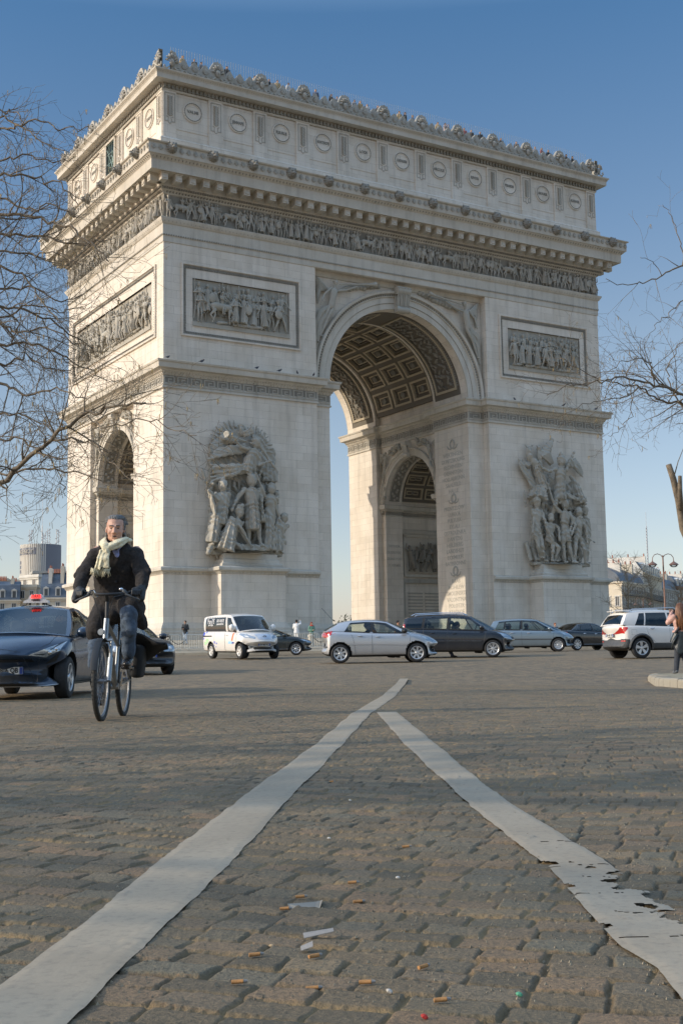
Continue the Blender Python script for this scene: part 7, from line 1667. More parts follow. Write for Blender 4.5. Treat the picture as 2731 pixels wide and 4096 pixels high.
        m = MB(); m.tube([h+V((0, .01, .10)), h+V((0, .005, .0))], [.047, .044], 12); m.build('sock', cloth((.22, .22, .23)), o, 180)
    # gloves with curled fingers round the grips
    for q, (e, h) in zip((-1, 1), arms):
        h = V(h); e = V(e); g0 = V((q*.19, -.245, 1.14)); g1 = V((q*.31, -.15, 1.135)); ax = (g1-g0).normalized(); m = MB(); c = g0.lerp(g1, .55)
        m.caps(h+(e-h)*.12, .04, h.lerp(c, .6)+V((0, 0, .025)), .036, 10)
        m.ball(c+V((0, .01, .03)), (.048, .045, .026), 12, 8, (R(-20), 0, 0)); m.caps(c-ax*.035+V((0, 0, .03)), .02, c+ax*.035+V((0, 0, .03)), .02, 8)
        for k2, L in enumerate((.95, 1.05, 1., .82)):
            b = c+ax*((k2-1.5)*.023)+V((0, -.035, .028)); p1 = b+V((0, -.034*L, -.012)); p2 = p1+V((0, -.006, -.032*L)); p3 = p2+V((0, .024, -.014*L))
            m.caps(b, .0125, p1, .0115, 7); m.caps(p1, .0115, p2, .0105, 7); m.caps(p2, .0105, p3, .0095, 7)
        t0 = c-ax*.045+V((0, .0, .02)); m.caps(t0, .014, t0+V((-q*.012, -.02, -.025)), .012, 7); m.caps(t0+V((-q*.012, -.02, -.025)), .012, t0+V((-q*.004, -.035, -.045)), .010, 7)
        m.tube([h+(e-h)*.18, h], [.046, .04], 12); dd = (h-e).normalized(); m.caps(h, .042, h+dd*.10, .038, 10)
        me = baked(m.mesh('glove'), [('REMESH', dict(mode='VOXEL', voxel_size=.0045)), ('SMOOTH', dict(iterations=1, factor=.5))]); link(me, 'glove', mat('black_glove', (.02, .021, .022), .6, var=.3, scale=60), o, 180)
    # shirt collar
    m = MB(); m.caps((-.03, .035, 1.60), .03, (.035, .01, 1.50), .025, 8); m.caps((.05, .035, 1.60), .03, (.04, .01, 1.50), .022, 8); m.build('shirt', cloth((.30, .33, .55)), o, 180)
    # scarf
    sm = mat('cream_wool', (.74, .67, .46), .9, var=.22, scale=25, bump=.6, bs=160)
    m = MB(); L = [(.115, .16, 1.66), (.10, .02, 1.645), (.06, -.035, 1.60), (0, -.06, 1.575), (-.06, -.045, 1.585), (-.105, .02, 1.63), (-.11, .14, 1.66), (0, .22, 1.67)]
    m.tube(L, [(.042, .022)]*8, 12, closed=True); m.tube([(.11, .05, 1.665), (.04, -.045, 1.62), (-.04, -.065, 1.575), (-.085, -.06, 1.53)], [(.045, .02), (.05, .026), (.045, .026), (.04, .02)], 12)
    m.caps((-.06, -.065, 1.58), .04, (-.045, -.075, 1.535), .036, 10)
    for x0, x1, y, zz, w_ in ((-.075, -.125, -.075, 1.37, .042), (-.045, -.06, -.095, 1.38, .045), (-.10, -.15, -.06, 1.385, .035)):
        m.tube([(x0, -.07, 1.55), ((x0+x1)/2, y-.015, 1.47), (x1, y, zz)], [(w_*.7, .012), (w_*.9, .012), (w_*1.05, .009)], 10)
    me = baked(m.mesh('scarf'), [('REMESH', dict(mode='VOXEL', voxel_size=.006)), ('SMOOTH', dict(iterations=2, factor=.5)), ('DISPLACE', dict(texture=(lambda t: (setattr(t, 'noise_scale', .03), t)[1])(bpy.data.textures.new('f2', 'CLOUDS')), strength=.012, mid_level=.5))])
    sc1 = link(me, 'scarf', sm, o, 180)
    m = MB()
    for k2 in range(26):
        x = -.185+.17*k2/25; z0 = 1.385-.004*(k2 % 5); y = -.07-.02*math.sin(k2*.4); m.tube([(x, y, z0), (x-.004+rr.uniform(-.008, .008), y-.004, z0-.035), (x-.008+rr.uniform(-.015, .015), y, z0-.06-rr.uniform(0, .03))], [.0055, .004, .002], 4)
    m.build('fringe', sm, sc1, 180)
cyclist()
# ---------------- bare trees ----------------
bark = mat('bark', (.17, .135, .095), .9, var=.4, scale=9, bump=.6)
twigm = mat('twig_bark', (.16, .125, .08), .85, var=.35, scale=6)
podm = mat('seed_pod', (.30, .22, .10), .8, var=.3)
F_ = FPX
def at(x, y, Y):   # point of the scene at source pixel (x, y) on the vertical plane at distance Y
    d = fw_ + r_*((x-1365.5)/F_) - u_*((y-2048)/F_); t = Y/d.y; return V((0, 0, CZ))+d*t
class Tree:
    def __init__(s, seed): s.rr = random.Random(seed); s.M = MB(); s.T = MB(); s.Pd = MB(); s.n = 0
    def curve(s, p, d, L, r, curl, up, n=7):
        P = [p]; Rr = [r]; d = V(d).normalized(); rr = s.rr; step = L/n; ax = V((rr.gauss(0, 1), rr.gauss(0, 1), rr.gauss(0, 1))).normalized()
        for k in range(n):
            ax = (ax*.6+V((rr.gauss(0, 1), rr.gauss(0, 1), rr.gauss(0, 1)))*.4)
            d = (d+ax*curl+V((0, 0, up))).normalized(); P.append(P[-1]+d*step*rr.uniform(.8, 1.2)); Rr.append(r*(1-.8*(k+1)/n))
        return P, Rr
    def grow(s, P, Rr, lev, dens=1., up=.06):
        rr = s.rr
        Ls = [(P[i+1]-P[i]).length for i in range(len(P)-1)]; L = sum(Ls)
        if lev == 0: return
        gap = {3: .17, 2: .105, 1: .10}[lev]/dens; t = gap*rr.uniform(.5, 1.5)
        while t < L:
            a = t; i = 0
            while i < len(Ls)-1 and a > Ls[i]: a -= Ls[i]; i += 1
            f = min(1, a/max(1e-6, Ls[i])); p = P[i].lerp(P[i+1], f); r = Rr[i]+(Rr[i+1]-Rr[i])*f; d = (P[i+1]-P[i]).normalized()
            side = V((rr.gauss(0, 1), rr.gauss(0, 1), rr.gauss(0, 1))); side = (side-d*side.dot(d)).normalized()
            nd = d*rr.uniform(.35, .95)+side*rr.uniform(.5, .9)
            ln = {3: rr.uniform(.5, 1.5), 2: rr.uniform(.25, .75), 1: rr.uniform(.10, .34)}[lev]*(1-.35*t/L)
            r2 = min(r*.6, {3: .016, 2: .0075, 1: .0038}[lev])
            P2, R2 = s.curve(p, nd, ln, max(r2, .0022), .24, up*rr.uniform(-.8, 1.6), {3: 7, 2: 5, 1: 3}[lev])
            (s.M if lev == 3 else s.T).tube(P2, [max(q, .0023) for q in R2], 5 if lev == 3 else 3, cap=False)
            s.grow(P2, R2, lev-1, dens, up)
            if lev == 1 and rr.random() < s.pods:
                e = P2[-1]
                for q in range(rr.choice((1, 2, 3))): e2 = e+V((rr.uniform(-.02, .02), rr.uniform(-.02, .02), 0)); s.Pd.tube([e2, e2-V((rr.uniform(-.01, .01), 0, rr.uniform(.04, .10)))], [.0045, .003], 3)
            t += gap*rr.uniform(.6, 1.4)
    pods = .12; bk = bark; tw = twigm
    def limb(s, P, r0, r1, lev=3, dens=1., sub=5, up=.06):
        P = [V(p) for p in P]; Q = []; n = len(P)
        for i in range(n-1):
            a, b, c, d = P[max(0, i-1)], P[i], P[i+1], P[min(n-1, i+2)]
            for k in range(sub):
                t = k/sub; q = .5*((2*b)+(c-a)*t+(2*a-5*b+4*c-d)*t*t+(3*b-a-3*c+d)*t**3)
                j = V((s.rr.gauss(0, 1), s.rr.gauss(0, 1), s.rr.gauss(0, 1)))*.022; Q.append(q+j*(1 if Q else 0))
        Q.append(P[-1]); Rr = [r0+(r1-r0)*(i/(len(Q)-1))**.8 for i in range(len(Q))]
        s.M.tube(Q, Rr, 8, cap=True); s.grow(Q, Rr, lev, dens, up); return Q, Rr
    def build(s, name, label, group, loc, parts=True):
        t = thing(name, label, 'tree', loc, 0, group); inv = Matrix.Translation(-V(loc))
        for m, nm, mt in ((s.M, 'trunk', s.bk), (s.T, 'crown', s.tw), (s.Pd, 'seed_pods', podm)):
            if m.v: m.v = [tuple(inv @ V(p)) for p in m.v]; m.build(nm, mt, t, 180, fix=False)
        return t
K_ = 1.7417
def px(L, Y0, Y1): n = len(L)-1; return [at(x*K_, y*K_, Y0+(Y1-Y0)*i/n) for i, (x, y) in enumerate(L)]
T = Tree(3)
base = V((-8.6, 17.2, 0)); fork1 = V((-8.5, 17.2, 2.6)); fork2 = V((-8.3, 17.4, 4.6)); fork3 = V((-8.0, 17.3, 6.4))
T.M.tube([base-V((0, 0, .1)), base+V((0, 0, .3)), base+V((.02, 0, 1.4)), fork1, fork2, fork3, V((-7.8, 17.4, 8.2)), V((-7.5, 17.2, 9.8))], [.30, .24, .21, .19, .16, .12, .08, .03], 14)
LB = [
 ([(-300, 1330), (-60, 1150), (0, 1115), (60, 1060), (120, 1010), (190, 960), (260, 938), (335, 925)], 17.4, 15.6, .075, .012, 1, fork1),
 ([(120, 1010), (200, 1012), (255, 1055), (310, 1115)], 16.6, 15.6, .022, .005, 1, None),
 ([(-250, 1230), (-60, 1100), (0, 1092), (80, 1078), (160, 1082), (235, 1105)], 17.6, 16.4, .04, .007, 1, fork1),
 ([(190, 960), (250, 985), (330, 960), (400, 985), (452, 1000)], 16., 15., .016, .004, 1, None),
 ([(-330, 1000), (-80, 870), (0, 880), (60, 905), (130, 898), (200, 915)], 17.5, 16.8, .05, .007, .9, fork2),
 ([(-330, 900), (-80, 770), (0, 790), (90, 795), (170, 830), (235, 868)], 17.8, 17.5, .05, .007, .9, fork2),
 ([(-300, 820), (-80, 700), (0, 702), (90, 722), (160, 765), (215, 800)], 17.2, 18., .045, .007, .9, fork2),
 ([(-300, 660), (-80, 500), (0, 492), (80, 500), (150, 520), (205, 558), (250, 600)], 17.6, 16.6, .05, .009, .9, fork2),
 ([(-300, 640), (-80, 545), (0, 540), (100, 545), (170, 560), (245, 552)], 17.9, 17., .045, .008, .9, fork3),
 ([(-280, 500), (-80, 425), (0, 402), (80, 410), (150, 432), (180, 470)], 17.2, 16.8, .04, .007, 1., fork3),
 ([(-260, 380), (-80, 330), (0, 300), (40, 290), (90, 278), (140, 298), (205, 290)], 17.3, 16.5, .035, .006, .75, fork3),
 ([(-260, 330), (-80, 285), (0, 268), (50, 290), (100, 330), (150, 345)], 17.9, 17., .032, .006, .75, fork3),
 ([(-80, 600), (0, 612), (60, 640), (105, 700), (140, 742)], 17.6, 17., .03, .006, .9, None),
 ([(-80, 940), (0, 950), (50, 955), (110, 985), (150, 1030)], 17.4, 17., .028, .005, .9, None),
 ([(-80, 820), (0, 835), (60, 820), (120, 850), (180, 845)], 18.1, 17.8, .03, .006, .9, None),
 ([(-80, 655), (0, 665), (70, 660), (140, 690), (190, 680)], 18.3, 17.8, .03, .006, .9, None),
 ([(-80, 380), (0, 372), (60, 352), (120, 372), (170, 362)], 17.6, 17.2, .026, .005, .9, None),
 ([(-80, 250), (0, 252), (40, 262), (70, 300), (110, 310)], 17.4, 17.2, .02, .004, .9, None),
 ([(-80, 580), (0, 575), (70, 590), (130, 580), (190, 610)], 17.2, 16.9, .028, .005, .9, None),
 ([(-80, 740), (0, 745), (60, 760), (120, 755), (175, 790), (215, 790)], 17.4, 17.1, .028, .005, 1., None),
 ([(-80, 720), (0, 728), (80, 700), (150, 715), (200, 700)], 18.2, 17.8, .028, .005, 1., None),
 ([(-80, 1020), (0, 1010), (60, 1015), (110, 1050), (140, 1100), (150, 1140)], 17.4, 17., .024, .004, 1., None),
 ([(-80, 440), (0, 455), (60, 480), (120, 470), (180, 500)], 18.1, 17.6, .03, .006, .8, None),
]
for L, y0, y1, r0, r1, dn, fk in LB:
    P = px(L, y0, y1)
    if fk is not None: P = [fk]+P
    tp = min(y for x, y in L) < 385
    T.limb(P, r0*.78, r1, 2 if tp else 3, dn*(1.0 if tp else .85), 5, -.03 if tp else .03)
T.build('bare_tree', 'bare tree reaching in from the left edge across the arch', 'bare trees framing the arch', (-8.6, 17.2, 0))
T = Tree(12); b0 = V((8.4, 24.3, 0))
T.M.tube([b0-V((0, 0, .1)), b0+V((0, 0, .4)), b0+V((-.05, 0, 2.0)), V((8.3, 24.2, 3.6)), V((8.2, 24.1, 5.6)), V((8.3, 24, 7.2)), V((8.4, 24, 9.))], [.30, .25, .22, .19, .15, .09, .03], 14)
R1 = V((8.25, 24.2, 3.7)); R2 = V((8.2, 24.1, 5.0))
RB = [
 ([(1640, 930), (1568, 908), (1500, 882), (1440, 868), (1390, 872), (1330, 882), (1255, 908)], 23.8, 22.4, .055, .007, 1., R1),
 ([(1640, 945), (1568, 928), (1520, 922), (1470, 892), (1420, 880), (1350, 862), (1285, 822)], 24., 22.8, .045, .006, 1., R1),
 ([(1568, 908), (1500, 870), (1490, 830), (1440, 826), (1400, 850)], 23.6, 22.6, .028, .005, .9, None),
 ([(1470, 892), (1420, 915), (1350, 925), (1290, 955)], 23.4, 22.4, .02, .004, 1., None),
 ([(1640, 640), (1568, 612), (1520, 632), (1480, 650), (1440, 656), (1390, 640)], 24., 23., .035, .006, .45, R2),
 ([(1520, 632), (1500, 605), (1470, 590)], 23.6, 23.2, .014, .004, .4, None),
 ([(1640, 700), (1568, 690), (1545, 715), (1510, 740), (1490, 770)], 24.3, 23.4, .025, .004, .5, R2),
 ([(1640, 990), (1568, 930), (1545, 900), (1530, 850), (1555, 800), (1568, 780)], 24.2, 23.8, .03, .006, .5, None),
 ([(1440, 868), (1450, 930), (1430, 980), (1395, 1000)], 23.3, 22.8, .016, .004, .6, None),
 ([(1568, 610), (1560, 560), (1540, 500), (1520, 470)], 24.2, 24., .02, .004, .3, None),
]
for L, y0, y1, r0, r1, dn, fk in RB:
    P = px(L, y0, y1)
    if fk is not None: P = [fk]+P
    T.limb(P, r0*.7, r1, 3, dn*.75, 5, .0)
P = px([(1534, 1067), (1545, 1100), (1557, 1150), (1568, 1215), (1600, 1290)], 23.6, 23.9)+[V((8.38, 24.2, 2.1))]
T.M.tube(P, [.055, .06, .065, .075, .09, .12], 12); P = px([(1560, 1093), (1560, 1125), (1562, 1170)], 23.5, 23.7); T.M.tube(P, [.035, .045, .06], 10)
q = px([(1548, 1090), (1556, 1060), (1568, 1030)], 23.6, 23.6); T.M.tube(q, [.012, .009, .006], 5)
T.build('bare_tree', 'bare tree with a sawn-off limb reaching in from the right edge', 'bare trees framing the arch', (8.4, 24.3, 0))
# avenue trees to the left: they stand outside the frame and throw the streaked shade over the setts
T = Tree(40); T.pods = 0
rt = random.Random(2)
T.M.tube([V((0, 0, -.1)), V((0, 0, 1.5)), V((.1, 0, 3.2)), V((.0, .1, 5.5)), V((.1, 0, 8.5))], [.30, .24, .20, .13, .04], 12)
for k in range(24):
    z = 2.4+.26*k; a = k*2.4; L = 4.0*(1-(k/38)**1.3); d = V((math.cos(a), math.sin(a), .25+.02*k))
    P = [V((0, 0, z)), V((0, 0, z))+d*L*.3, V((0, 0, z))+d*L*.65+V((0, 0, .2)), V((0, 0, z))+d*L+V((rt.uniform(-.3, .3), rt.uniform(-.3, .3), rt.uniform(-.3, .5)))]
    T.limb(P, .075, .014, 2, .34, 4)
t0 = T.build('bare_tree', 'bare avenue tree left of the road, throwing streaked shade on the setts', 'bare avenue trees shading the road', (0, 0, 0))
t0.location = (-16.5, 3.6, 0)
for x, y, a, s_ in ((-13.5, 1.6, 1., 1.0), (-19., .2, 5.2, 1.1)):
    c = copytree(t0, label='bare avenue tree outside the left edge, %s from the camera' % ('second' if x > -18 else 'third')); c.location = (x, y, 0); c.rotation_euler = (0, 0, a); c.scale = (s_,)*3
palebark = mat('pale_bark', (.27, .22, .15), .9, var=.3)
# small bare trees in front of the far buildings on the right
def small_tree(label, x, y, h, w_, seed, twig=1.):
    T = Tree(seed); T.pods = 0; T.bk = T.tw = palebark; z0 = G(x, y); rr = random.Random(seed); b = V((x, y, z0))
    T.M.tube([b-V((0, 0, .2)), b+V((0, 0, h*.3)), b+V((.1, 0, h*.6)), b+V((0, 0, h*.97))], [.10, .07, .04, .015], 8)
    for k in range(15):
        z = h*(.22+.045*k); a = rr.uniform(0, 2*PI); d = V((math.cos(a), math.sin(a)*.6, rr.uniform(.5, 1.1))); L = w_*rr.uniform(.6, 1.)*(1-.3*k/15)
        P = [b+V((0, 0, z)), b+V((0, 0, z))+d*L*.4, b+V((0, 0, z))+d*L*.75+V((rr.uniform(-.2, .2), 0, .1)), b+V((0, 0, z))+d*L*1.05]
        q = [V(p) for p in P]; T.M.tube(q, [.03, .02, .014, .008], 5)
        for j in range(26):
            t = rr.random(); i = min(2, int(t*3)); p = q[i].lerp(q[i+1], t*3-i); e = p+V((rr.uniform(-1, 1), rr.uniform(-.6, .6), rr.uniform(-.1, 1.)))*.8*twig; m_ = p.lerp(e, .5)+V((rr.uniform(-.1, .1), 0, rr.uniform(-.1, .1))); T.T.tube([p, m_, e], [.013, .010, .006], 3, cap=False)
    t = T.build('bare_tree', label, 'small bare trees before the far buildings', tuple(b))
small_tree('small bare tree right beside the arch pier, before the pale corner house', 25.5, 112, 7.2, 2.6, 61)
small_tree('pale-barked small bare tree just above the roof of the white off-roader', 28.6, 116, 6.2, 2.8, 62)
small_tree('small bare tree behind the head of the woman in pink', 34.5, 128, 6.4, 2.6, 63)
# evergreen bush seen through the great arch
def bush(label, x, y, h, w_):
    rr = random.Random(9); M = MB(); z0 = G(x, y)+.1
    for k in range(1500):
        a = rr.uniform(0, 2*PI); e = math.acos(rr.uniform(0, 1)); r = rr.uniform(.5, 1)**.5; p = V((w_*r*math.sin(e)*math.cos(a), w_*r*math.sin(e)*math.sin(a), h*r*math.cos(e)*(.85+.25*math.sin(a*3))))
        q = V((rr.gauss(0, 1), rr.gauss(0, 1), rr.gauss(0, 1))).normalized()*.13; b = q.cross(V((rr.gauss(0, 1), rr.gauss(0, 1), rr.gauss(0, 1)))).normalized()*.09; M.add([p-q, p+b, p+q, p-b], [(0, 1, 2, 3)])
    o = M.build('bush', mat('evergreen_leaf', (.055, .065, .03), .7, var=.5, scale=3), None, None, (x, y, z0), fix=False); tag(o, label, 'bush')
bush('low evergreen bush seen beyond the great arch', .35, 168, 4.3, 2.0)
# ---------------- the far city ----------------
Mwin = mat('window_pane_dark', (.05, .06, .07), .12, var=.3, scale=.4); Mzinc = mat('zinc_roof', (.11, .13, .155), .5, .3, var=.2, scale=.5); Mpot = mat('clay_pot', (.35, .14, .09), .8)
Mirn = mat('iron_balcony', (.03, .035, .04), .6); Mshut = mat('pale_frame', (.60, .58, .53), .6)
def stn(n, c): return mat(n, c, .85, var=.12, scale=.6)
St1 = stn('paris_stone', (.66, .58, .45)); St2 = stn('pale_render', (.66, .62, .54)); St3 = stn('grey_render', (.42, .40, .35)); St4 = stn('warm_stone', (.60, .52, .38)); Mbrick = stn('brick_wall', (.33, .17, .09))
FZ = 2.4
def building(label, P0, P1, dep, h, floors, bay, roof=4., st=St1, roofm=Mzinc, chim=3, dorm=True, balc=(1,), side=True, group=None, name='apartment_building', win=(1.1, 2.0), ledge=True, blank=False, mans=.55):
    """facade from P0 (left) to P1 (right) as seen from the front; the body extends away from the viewer"""
    P0 = V((*P0, 0)); P1 = V((*P1, 0)); t = (P1-P0); L = t.length; t.normalize(); n = V((-t.y, t.x, 0))   # n points away from the viewer
    ang = math.atan2(t.y, t.x); o = thing(name, label, 'building', (P0.x, P0.y, FZ), ang, group)
    M = MB(); M.box(0, L, 0, dep, -8, h)
    if ledge:
        for k in range(1, floors): M.box(-.08, L+.08, -.12, .0, h*k/floors-.12, h*k/floors+.1)
        M.box(-.3, L+.3, -.45, dep+.2, h-.35, h); M.box(-.15, L+.15, -.25, 0, h-.8, h-.35)
    M.build('wall', st, o)
    nb = max(1, int(L/bay)); fh = h/floors; cnt = 0
    def opening(x, y0, z, w_, hh, ax):
        F = MB(); q = .14
        def b(a0, a1, z0, z1, d0, d1):
            if ax == 0: F.box(x+a0, x+a1, y0+d0, y0+d1, z0, z1)
            else: F.box(y0+d0, y0+d1, x+a0, x+a1, z0, z1)
        b(-w_/2-.16, -w_/2, z, z+hh, -.1, .02); b(w_/2, w_/2+.16, z, z+hh, -.1, .02); b(-w_/2-.22, w_/2+.22, z+hh, z+hh+.22, -.16, .02); b(-w_/2-.2, w_/2+.2, z-.14, z, -.2, .02); b(-.04, .04, z, z+hh, -.06, .0)
        f = F.build('window', Mshut if not blank else st, o); F = MB()
        b(-w_/2, w_/2, z, z+hh, -.03, -.01); F.build('pane', Mwin, f)
    ww, wh = win
    if not blank:
        for k in range(floors):
            if (k+1)*fh < h*.28: continue
            for i in range(nb): 
                if cnt < 44: opening((i+.5)*L/nb, 0, k*fh+fh*.2, ww, min(wh, fh*.68), 0); cnt += 1
            if k in balc:
                B = MB(); 
                for i in range(int(L/.35)): B.box(.17+i*.35, .21+i*.35, -.75, -.72, k*fh+.1, k*fh+1.05)
                B.box(0, L, -.78, -.70, k*fh+1.02, k*fh+1.1); B.box(0, L, -.78, 0, k*fh-.1, k*fh+.08); B.build('balcony', Mirn, o)
        if side:
            for k in range(floors):
                if (k+1)*fh < h*.28: continue
                for i in range(max(1, int(dep/bay/1.2))):
                    if cnt < 60: opening((i+.5)*dep/max(1, int(dep/bay/1.2)), 0, k*fh+fh*.2, ww, min(wh, fh*.68), 1); cnt += 1
    if roof:
        a = roof*mans*.5; M = MB()
        pr = [(0.1, 0), (.5+a*.2, roof*.45), (a*.9+.6, roof*.78), (a+2.2, roof)]
        vs = []
        for q, z in pr+[]: vs.append((q, h+z))
        poly = [(q, z) for q, z in vs]+[(dep-q, z) for q, z in vs[::-1]]
        M.prism(poly, lambda u, v, d: (d, u, v), .02, L-.02); rf = M.build('roof', roofm, o)
        if dorm:
            for i in range(nb):
                x = (i+.5)*L/nb; D_ = MB(); D_.box(x-.62, x+.62, .25, 1.9, h+.25, h+min(2.3, roof*.6)); D_.prism([(x-.75, h+min(2.3, roof*.6)), (x+.75, h+min(2.3, roof*.6)), (x, h+min(2.3, roof*.6)+.45)], lambda u, v, d: (u, d, v), .15, 1.9); dm = D_.build('dormer', Mshut, rf)
                D_ = MB(); D_.box(x-.4, x+.4, .22, .245, h+.5, h+min(2.1, roof*.55)); D_.build('pane', Mwin, dm)
        for i in range(chim):
            x = (i+.5)*L/chim + .8; C = MB(); hh = h+roof+rng.uniform(.6, 1.6); C.box(x-.4, x+.4, 1.6, dep*.6, h, hh); ch = C.build('chimney', st if i % 2 else St2, o)
            C = MB()
            for k in range(6): C.tube([(x, 2.+k*(dep*.6-2.2)/6, hh), (x, 2.+k*(dep*.6-2.2)/6, hh+.7)], [.17, .13], 7)
            C.build('chimney_pots', Mpot, ch)
    else:
        M = MB(); M.box(-.2, L+.2, -.2, dep+.2, h+.002, h+.4); M.build('parapet', st, o)
    return o
def gx(px_, Y): return ((px_-1365.5)/F_*Y, Y)
def hh_(px_, py, Y): return at(px_, py, Y).z-FZ
GR_ = 'stone buildings beyond the square'
# right side
building('pale corner house with a curved slate roof and white chimneys beside the right pier', gx(2478, 262), gx(2572, 275), 16, hh_(2478, 2325, 262), 5, 1.5, 3.4, St1, chim=2, dorm=False, balc=(3, 4), group=GR_, win=(.75, 2.2), mans=1.2)
building('tall house with a blank white end wall behind the corner house', gx(2568, 277), gx(2640, 299), 40, hh_(2566, 2290, 277), 6, 2.2, 3.2, St4, chim=1, dorm=True, balc=(2, 4), group=GR_, side=False, win=(.9, 1.9))
o_ = bpy.data.objects.get('apartment_building.001'); 
M = MB(); L_ = 39.9; hB = hh_(2566, 2290, 277); M.prism([(0, -6), (L_, -6), (L_, hB+3.4), (2.2, hB+3.4), (0, hB+.1)], lambda u, v, d: (d, u, v), -.35, -.02); M.build('end_wall', stn('white_render', (.74, .71, .64)), o_)
building('lower house with a white roof block between the tall house and the brick one', gx(2641, 300), gx(2700, 314), 16, hh_(2640, 2352, 300), 5, 2., 3.2, St3, chim=2, dorm=False, balc=(3,), group=GR_)
building('brick-topped house at the far right edge of the row', gx(2701, 315), gx(2860, 345), 18, hh_(2700, 2345, 315), 5, 2.6, 3., Mbrick, chim=2, dorm=True, balc=(), group=GR_)
# left side
building('house with a row of tall dormers at the left edge above the taxi roof', gx(-110, 300), gx(76, 302), 7, hh_(20, 2398, 300), 4, 2.6, 4.6, St1, chim=2, balc=(2,), group=GR_, mans=.25, win=(.9, 2.))
building('cream house with a square attic storey in front of the round tower', gx(68, 306), gx(142, 306), 14, hh_(100, 2345, 306), 5, 2.2, 0, St1, group=GR_, balc=(3,), side=False, win=(.8, 1.7))
building('square attic block of pale stone just under the round tower', gx(78, 312), gx(150, 309), 12, hh_(110, 2305, 310), 6, 2.4, 0, St2, group=GR_, balc=(), side=False, win=(.9, 2.))
building('grey gabled house with sloping slate roof between the cream house and the arch', gx(156, 300), gx(300, 301), 9, hh_(200, 2390, 300), 4, 2.3, 6.2, St1, chim=3, group=GR_, balc=(2,), side=False, mans=.8, win=(.85, 1.8))
building('grey blank wall topped by a row of clay chimney pots behind the slate roof', gx(128, 330), gx(300, 334), 8, hh_(220, 2288, 330), 6, 3., 0, St3, group=GR_, blank=True)
building('grey chimney wall on the left edge behind the dormer house', gx(-60, 330), gx(26, 331), 8, hh_(10, 2318, 330), 6, 3., 0, St3, group=GR_, blank=True)
building('low grey roof wall left of the round tower', gx(26, 335), gx(74, 335), 8, hh_(50, 2324, 335), 6, 3., 0, St3, group=GR_, blank=True)
M = MB()
for x0, x1, y_, Y in ((196, 268, 2284, 330), (2, 30, 2314, 329), (60, 72, 2320, 334)):
    k = x0
    while k < x1: p = at(k, y_, Y); M.tube([p-V((0, 0, .6)), p+V((0, 0, .55))], [.2, .15], 6); k += 6
ro = bpy.data.objects.new('x', None); bpy.data.objects.remove(ro)
last = [o for o in bpy.data.objects if o.get('label', '').startswith('grey blank wall')][0]
inv = (Matrix.Translation(last.location) @ last.rotation_euler.to_matrix().to_4x4()).inverted(); M.v = [tuple(inv @ V(p)) for p in M.v]; M.build('chimney_pots', Mpot, last)
# round tower with antennas
def tower():
    Y = 1380.; X = (159-1365.5)/F_*Y; top = at(160, 2182, Y).z-FZ; r = 21.6
    o = thing('hotel_tower', 'tall oval hotel tower with white ribs and rooftop antennas at the left', 'building', (X, Y, FZ), R(0))
    M = MB(); n = 60; M.lathe([(r, -10), (r, top)], (0, 0, 0), (0, 0, 1), n); M.build('wall', mat('tower_glass_band', (.58, .52, .44), .4, var=.3, scale=.1), o)
    rb = mat('tower_white_rib', (.72, .68, .60), .7, var=.06); dk = mat('tower_dark_panel', (.19, .20, .23), .6)
    M = MB()
    for k in range(34):
        a = R(180+180*k/33*1.); M.obox(((r+.3)*math.cos(a), (r+.3)*math.sin(a), top/2-4), (1.7 if k < 22 else .7, 1.0, top+8), (0, 0, a)); 
    M.build('rib', rb, o)
    M = MB()
    for q in (262, 300): a = R(q)
    for k in range(12): a = R(286+6*k); M.obox(((r+.15)*math.cos(a), (r+.15)*math.sin(a), top/2-4), (1.5, 2.3, top+7.6), (0, 0, a))
    M.build('dark_panel', dk, o)
    M = MB(); M.lathe([(r+.9, top-8), (r+1.0, top-6.5), (r+1.0, top-5.8), (r+.4, top-5.7)], (0, 0, 0), (0, 0, 1), n) if 0 else None
    for k in range(9):
        a = R(192+9.2*k); M.obox(((r+.55)*math.cos(a), (r+.55)*math.sin(a), top-8), (1.5, 2.6, 7.5), (0, 0, a))
    M.build('sign_band', dk, o)
    for i, ch in enumerate('REGENCY'):
        a = R(200+9.4*i); c = V(((r+2.0)*math.cos(a), (r+2.0)*math.sin(a), top-8.5)); tt = V((-math.sin(a), math.cos(a), 0))
        text_mb(ch, 6., lambda u, v, d: c+tt*u+V((0, 0, v)), .3, bold=.15).build('lettering', rb, o)
    M = MB()
    for k in range(3): 
        for j in range(5): a = R(186+7*j); M.obox(((r+.7)*math.cos(a), (r+.7)*math.sin(a), top-20-5*k), (1., 1.6, 3.6), (0, 0, a))
    M.build('window_band', dk, o)
    M = MB(); rr = random.Random(5)
    for x, hgt in ((-12, 18), (3, 14), (8, 19), (18, 18)):
        for dx in (-1.2, 1.2): M.tube([(x+dx, 0, top), (x+dx, 0, top+hgt)], .35, 4)
        for k in range(12): M.obox((x+rr.uniform(-2, 2), 0, top+2+k*hgt/13), (rr.uniform(1, 2.6), 1, .9), (0, rr.uniform(-.5, .5), 0))
    M.tube([(1.0, 0, top), (1.0, 0, top+22)], .55, 5); M.tube([(1.0, 0, top+20), (1.0, 0, top+52)], .22, 4); M.build('antennas', mat('antenna_metal', (.5, .5, .5), .5, .3), o)
tower()
M = MB(); b = at(2590, 2262, 520); e = at(2587, 2105, 520); M.tube([V((b.x, 520, FZ)), V((b.x, 520, e.z))], .22, 4)
for k in range(40): z = 30+(e.z-30)*k/40; M.obox((b.x, 520, z), (.7, .7, .12), (0, .6*(-1)**k, 0))
M.tube([V((b.x, 520, e.z)), V((b.x, 520, e.z+6))], .08, 4)
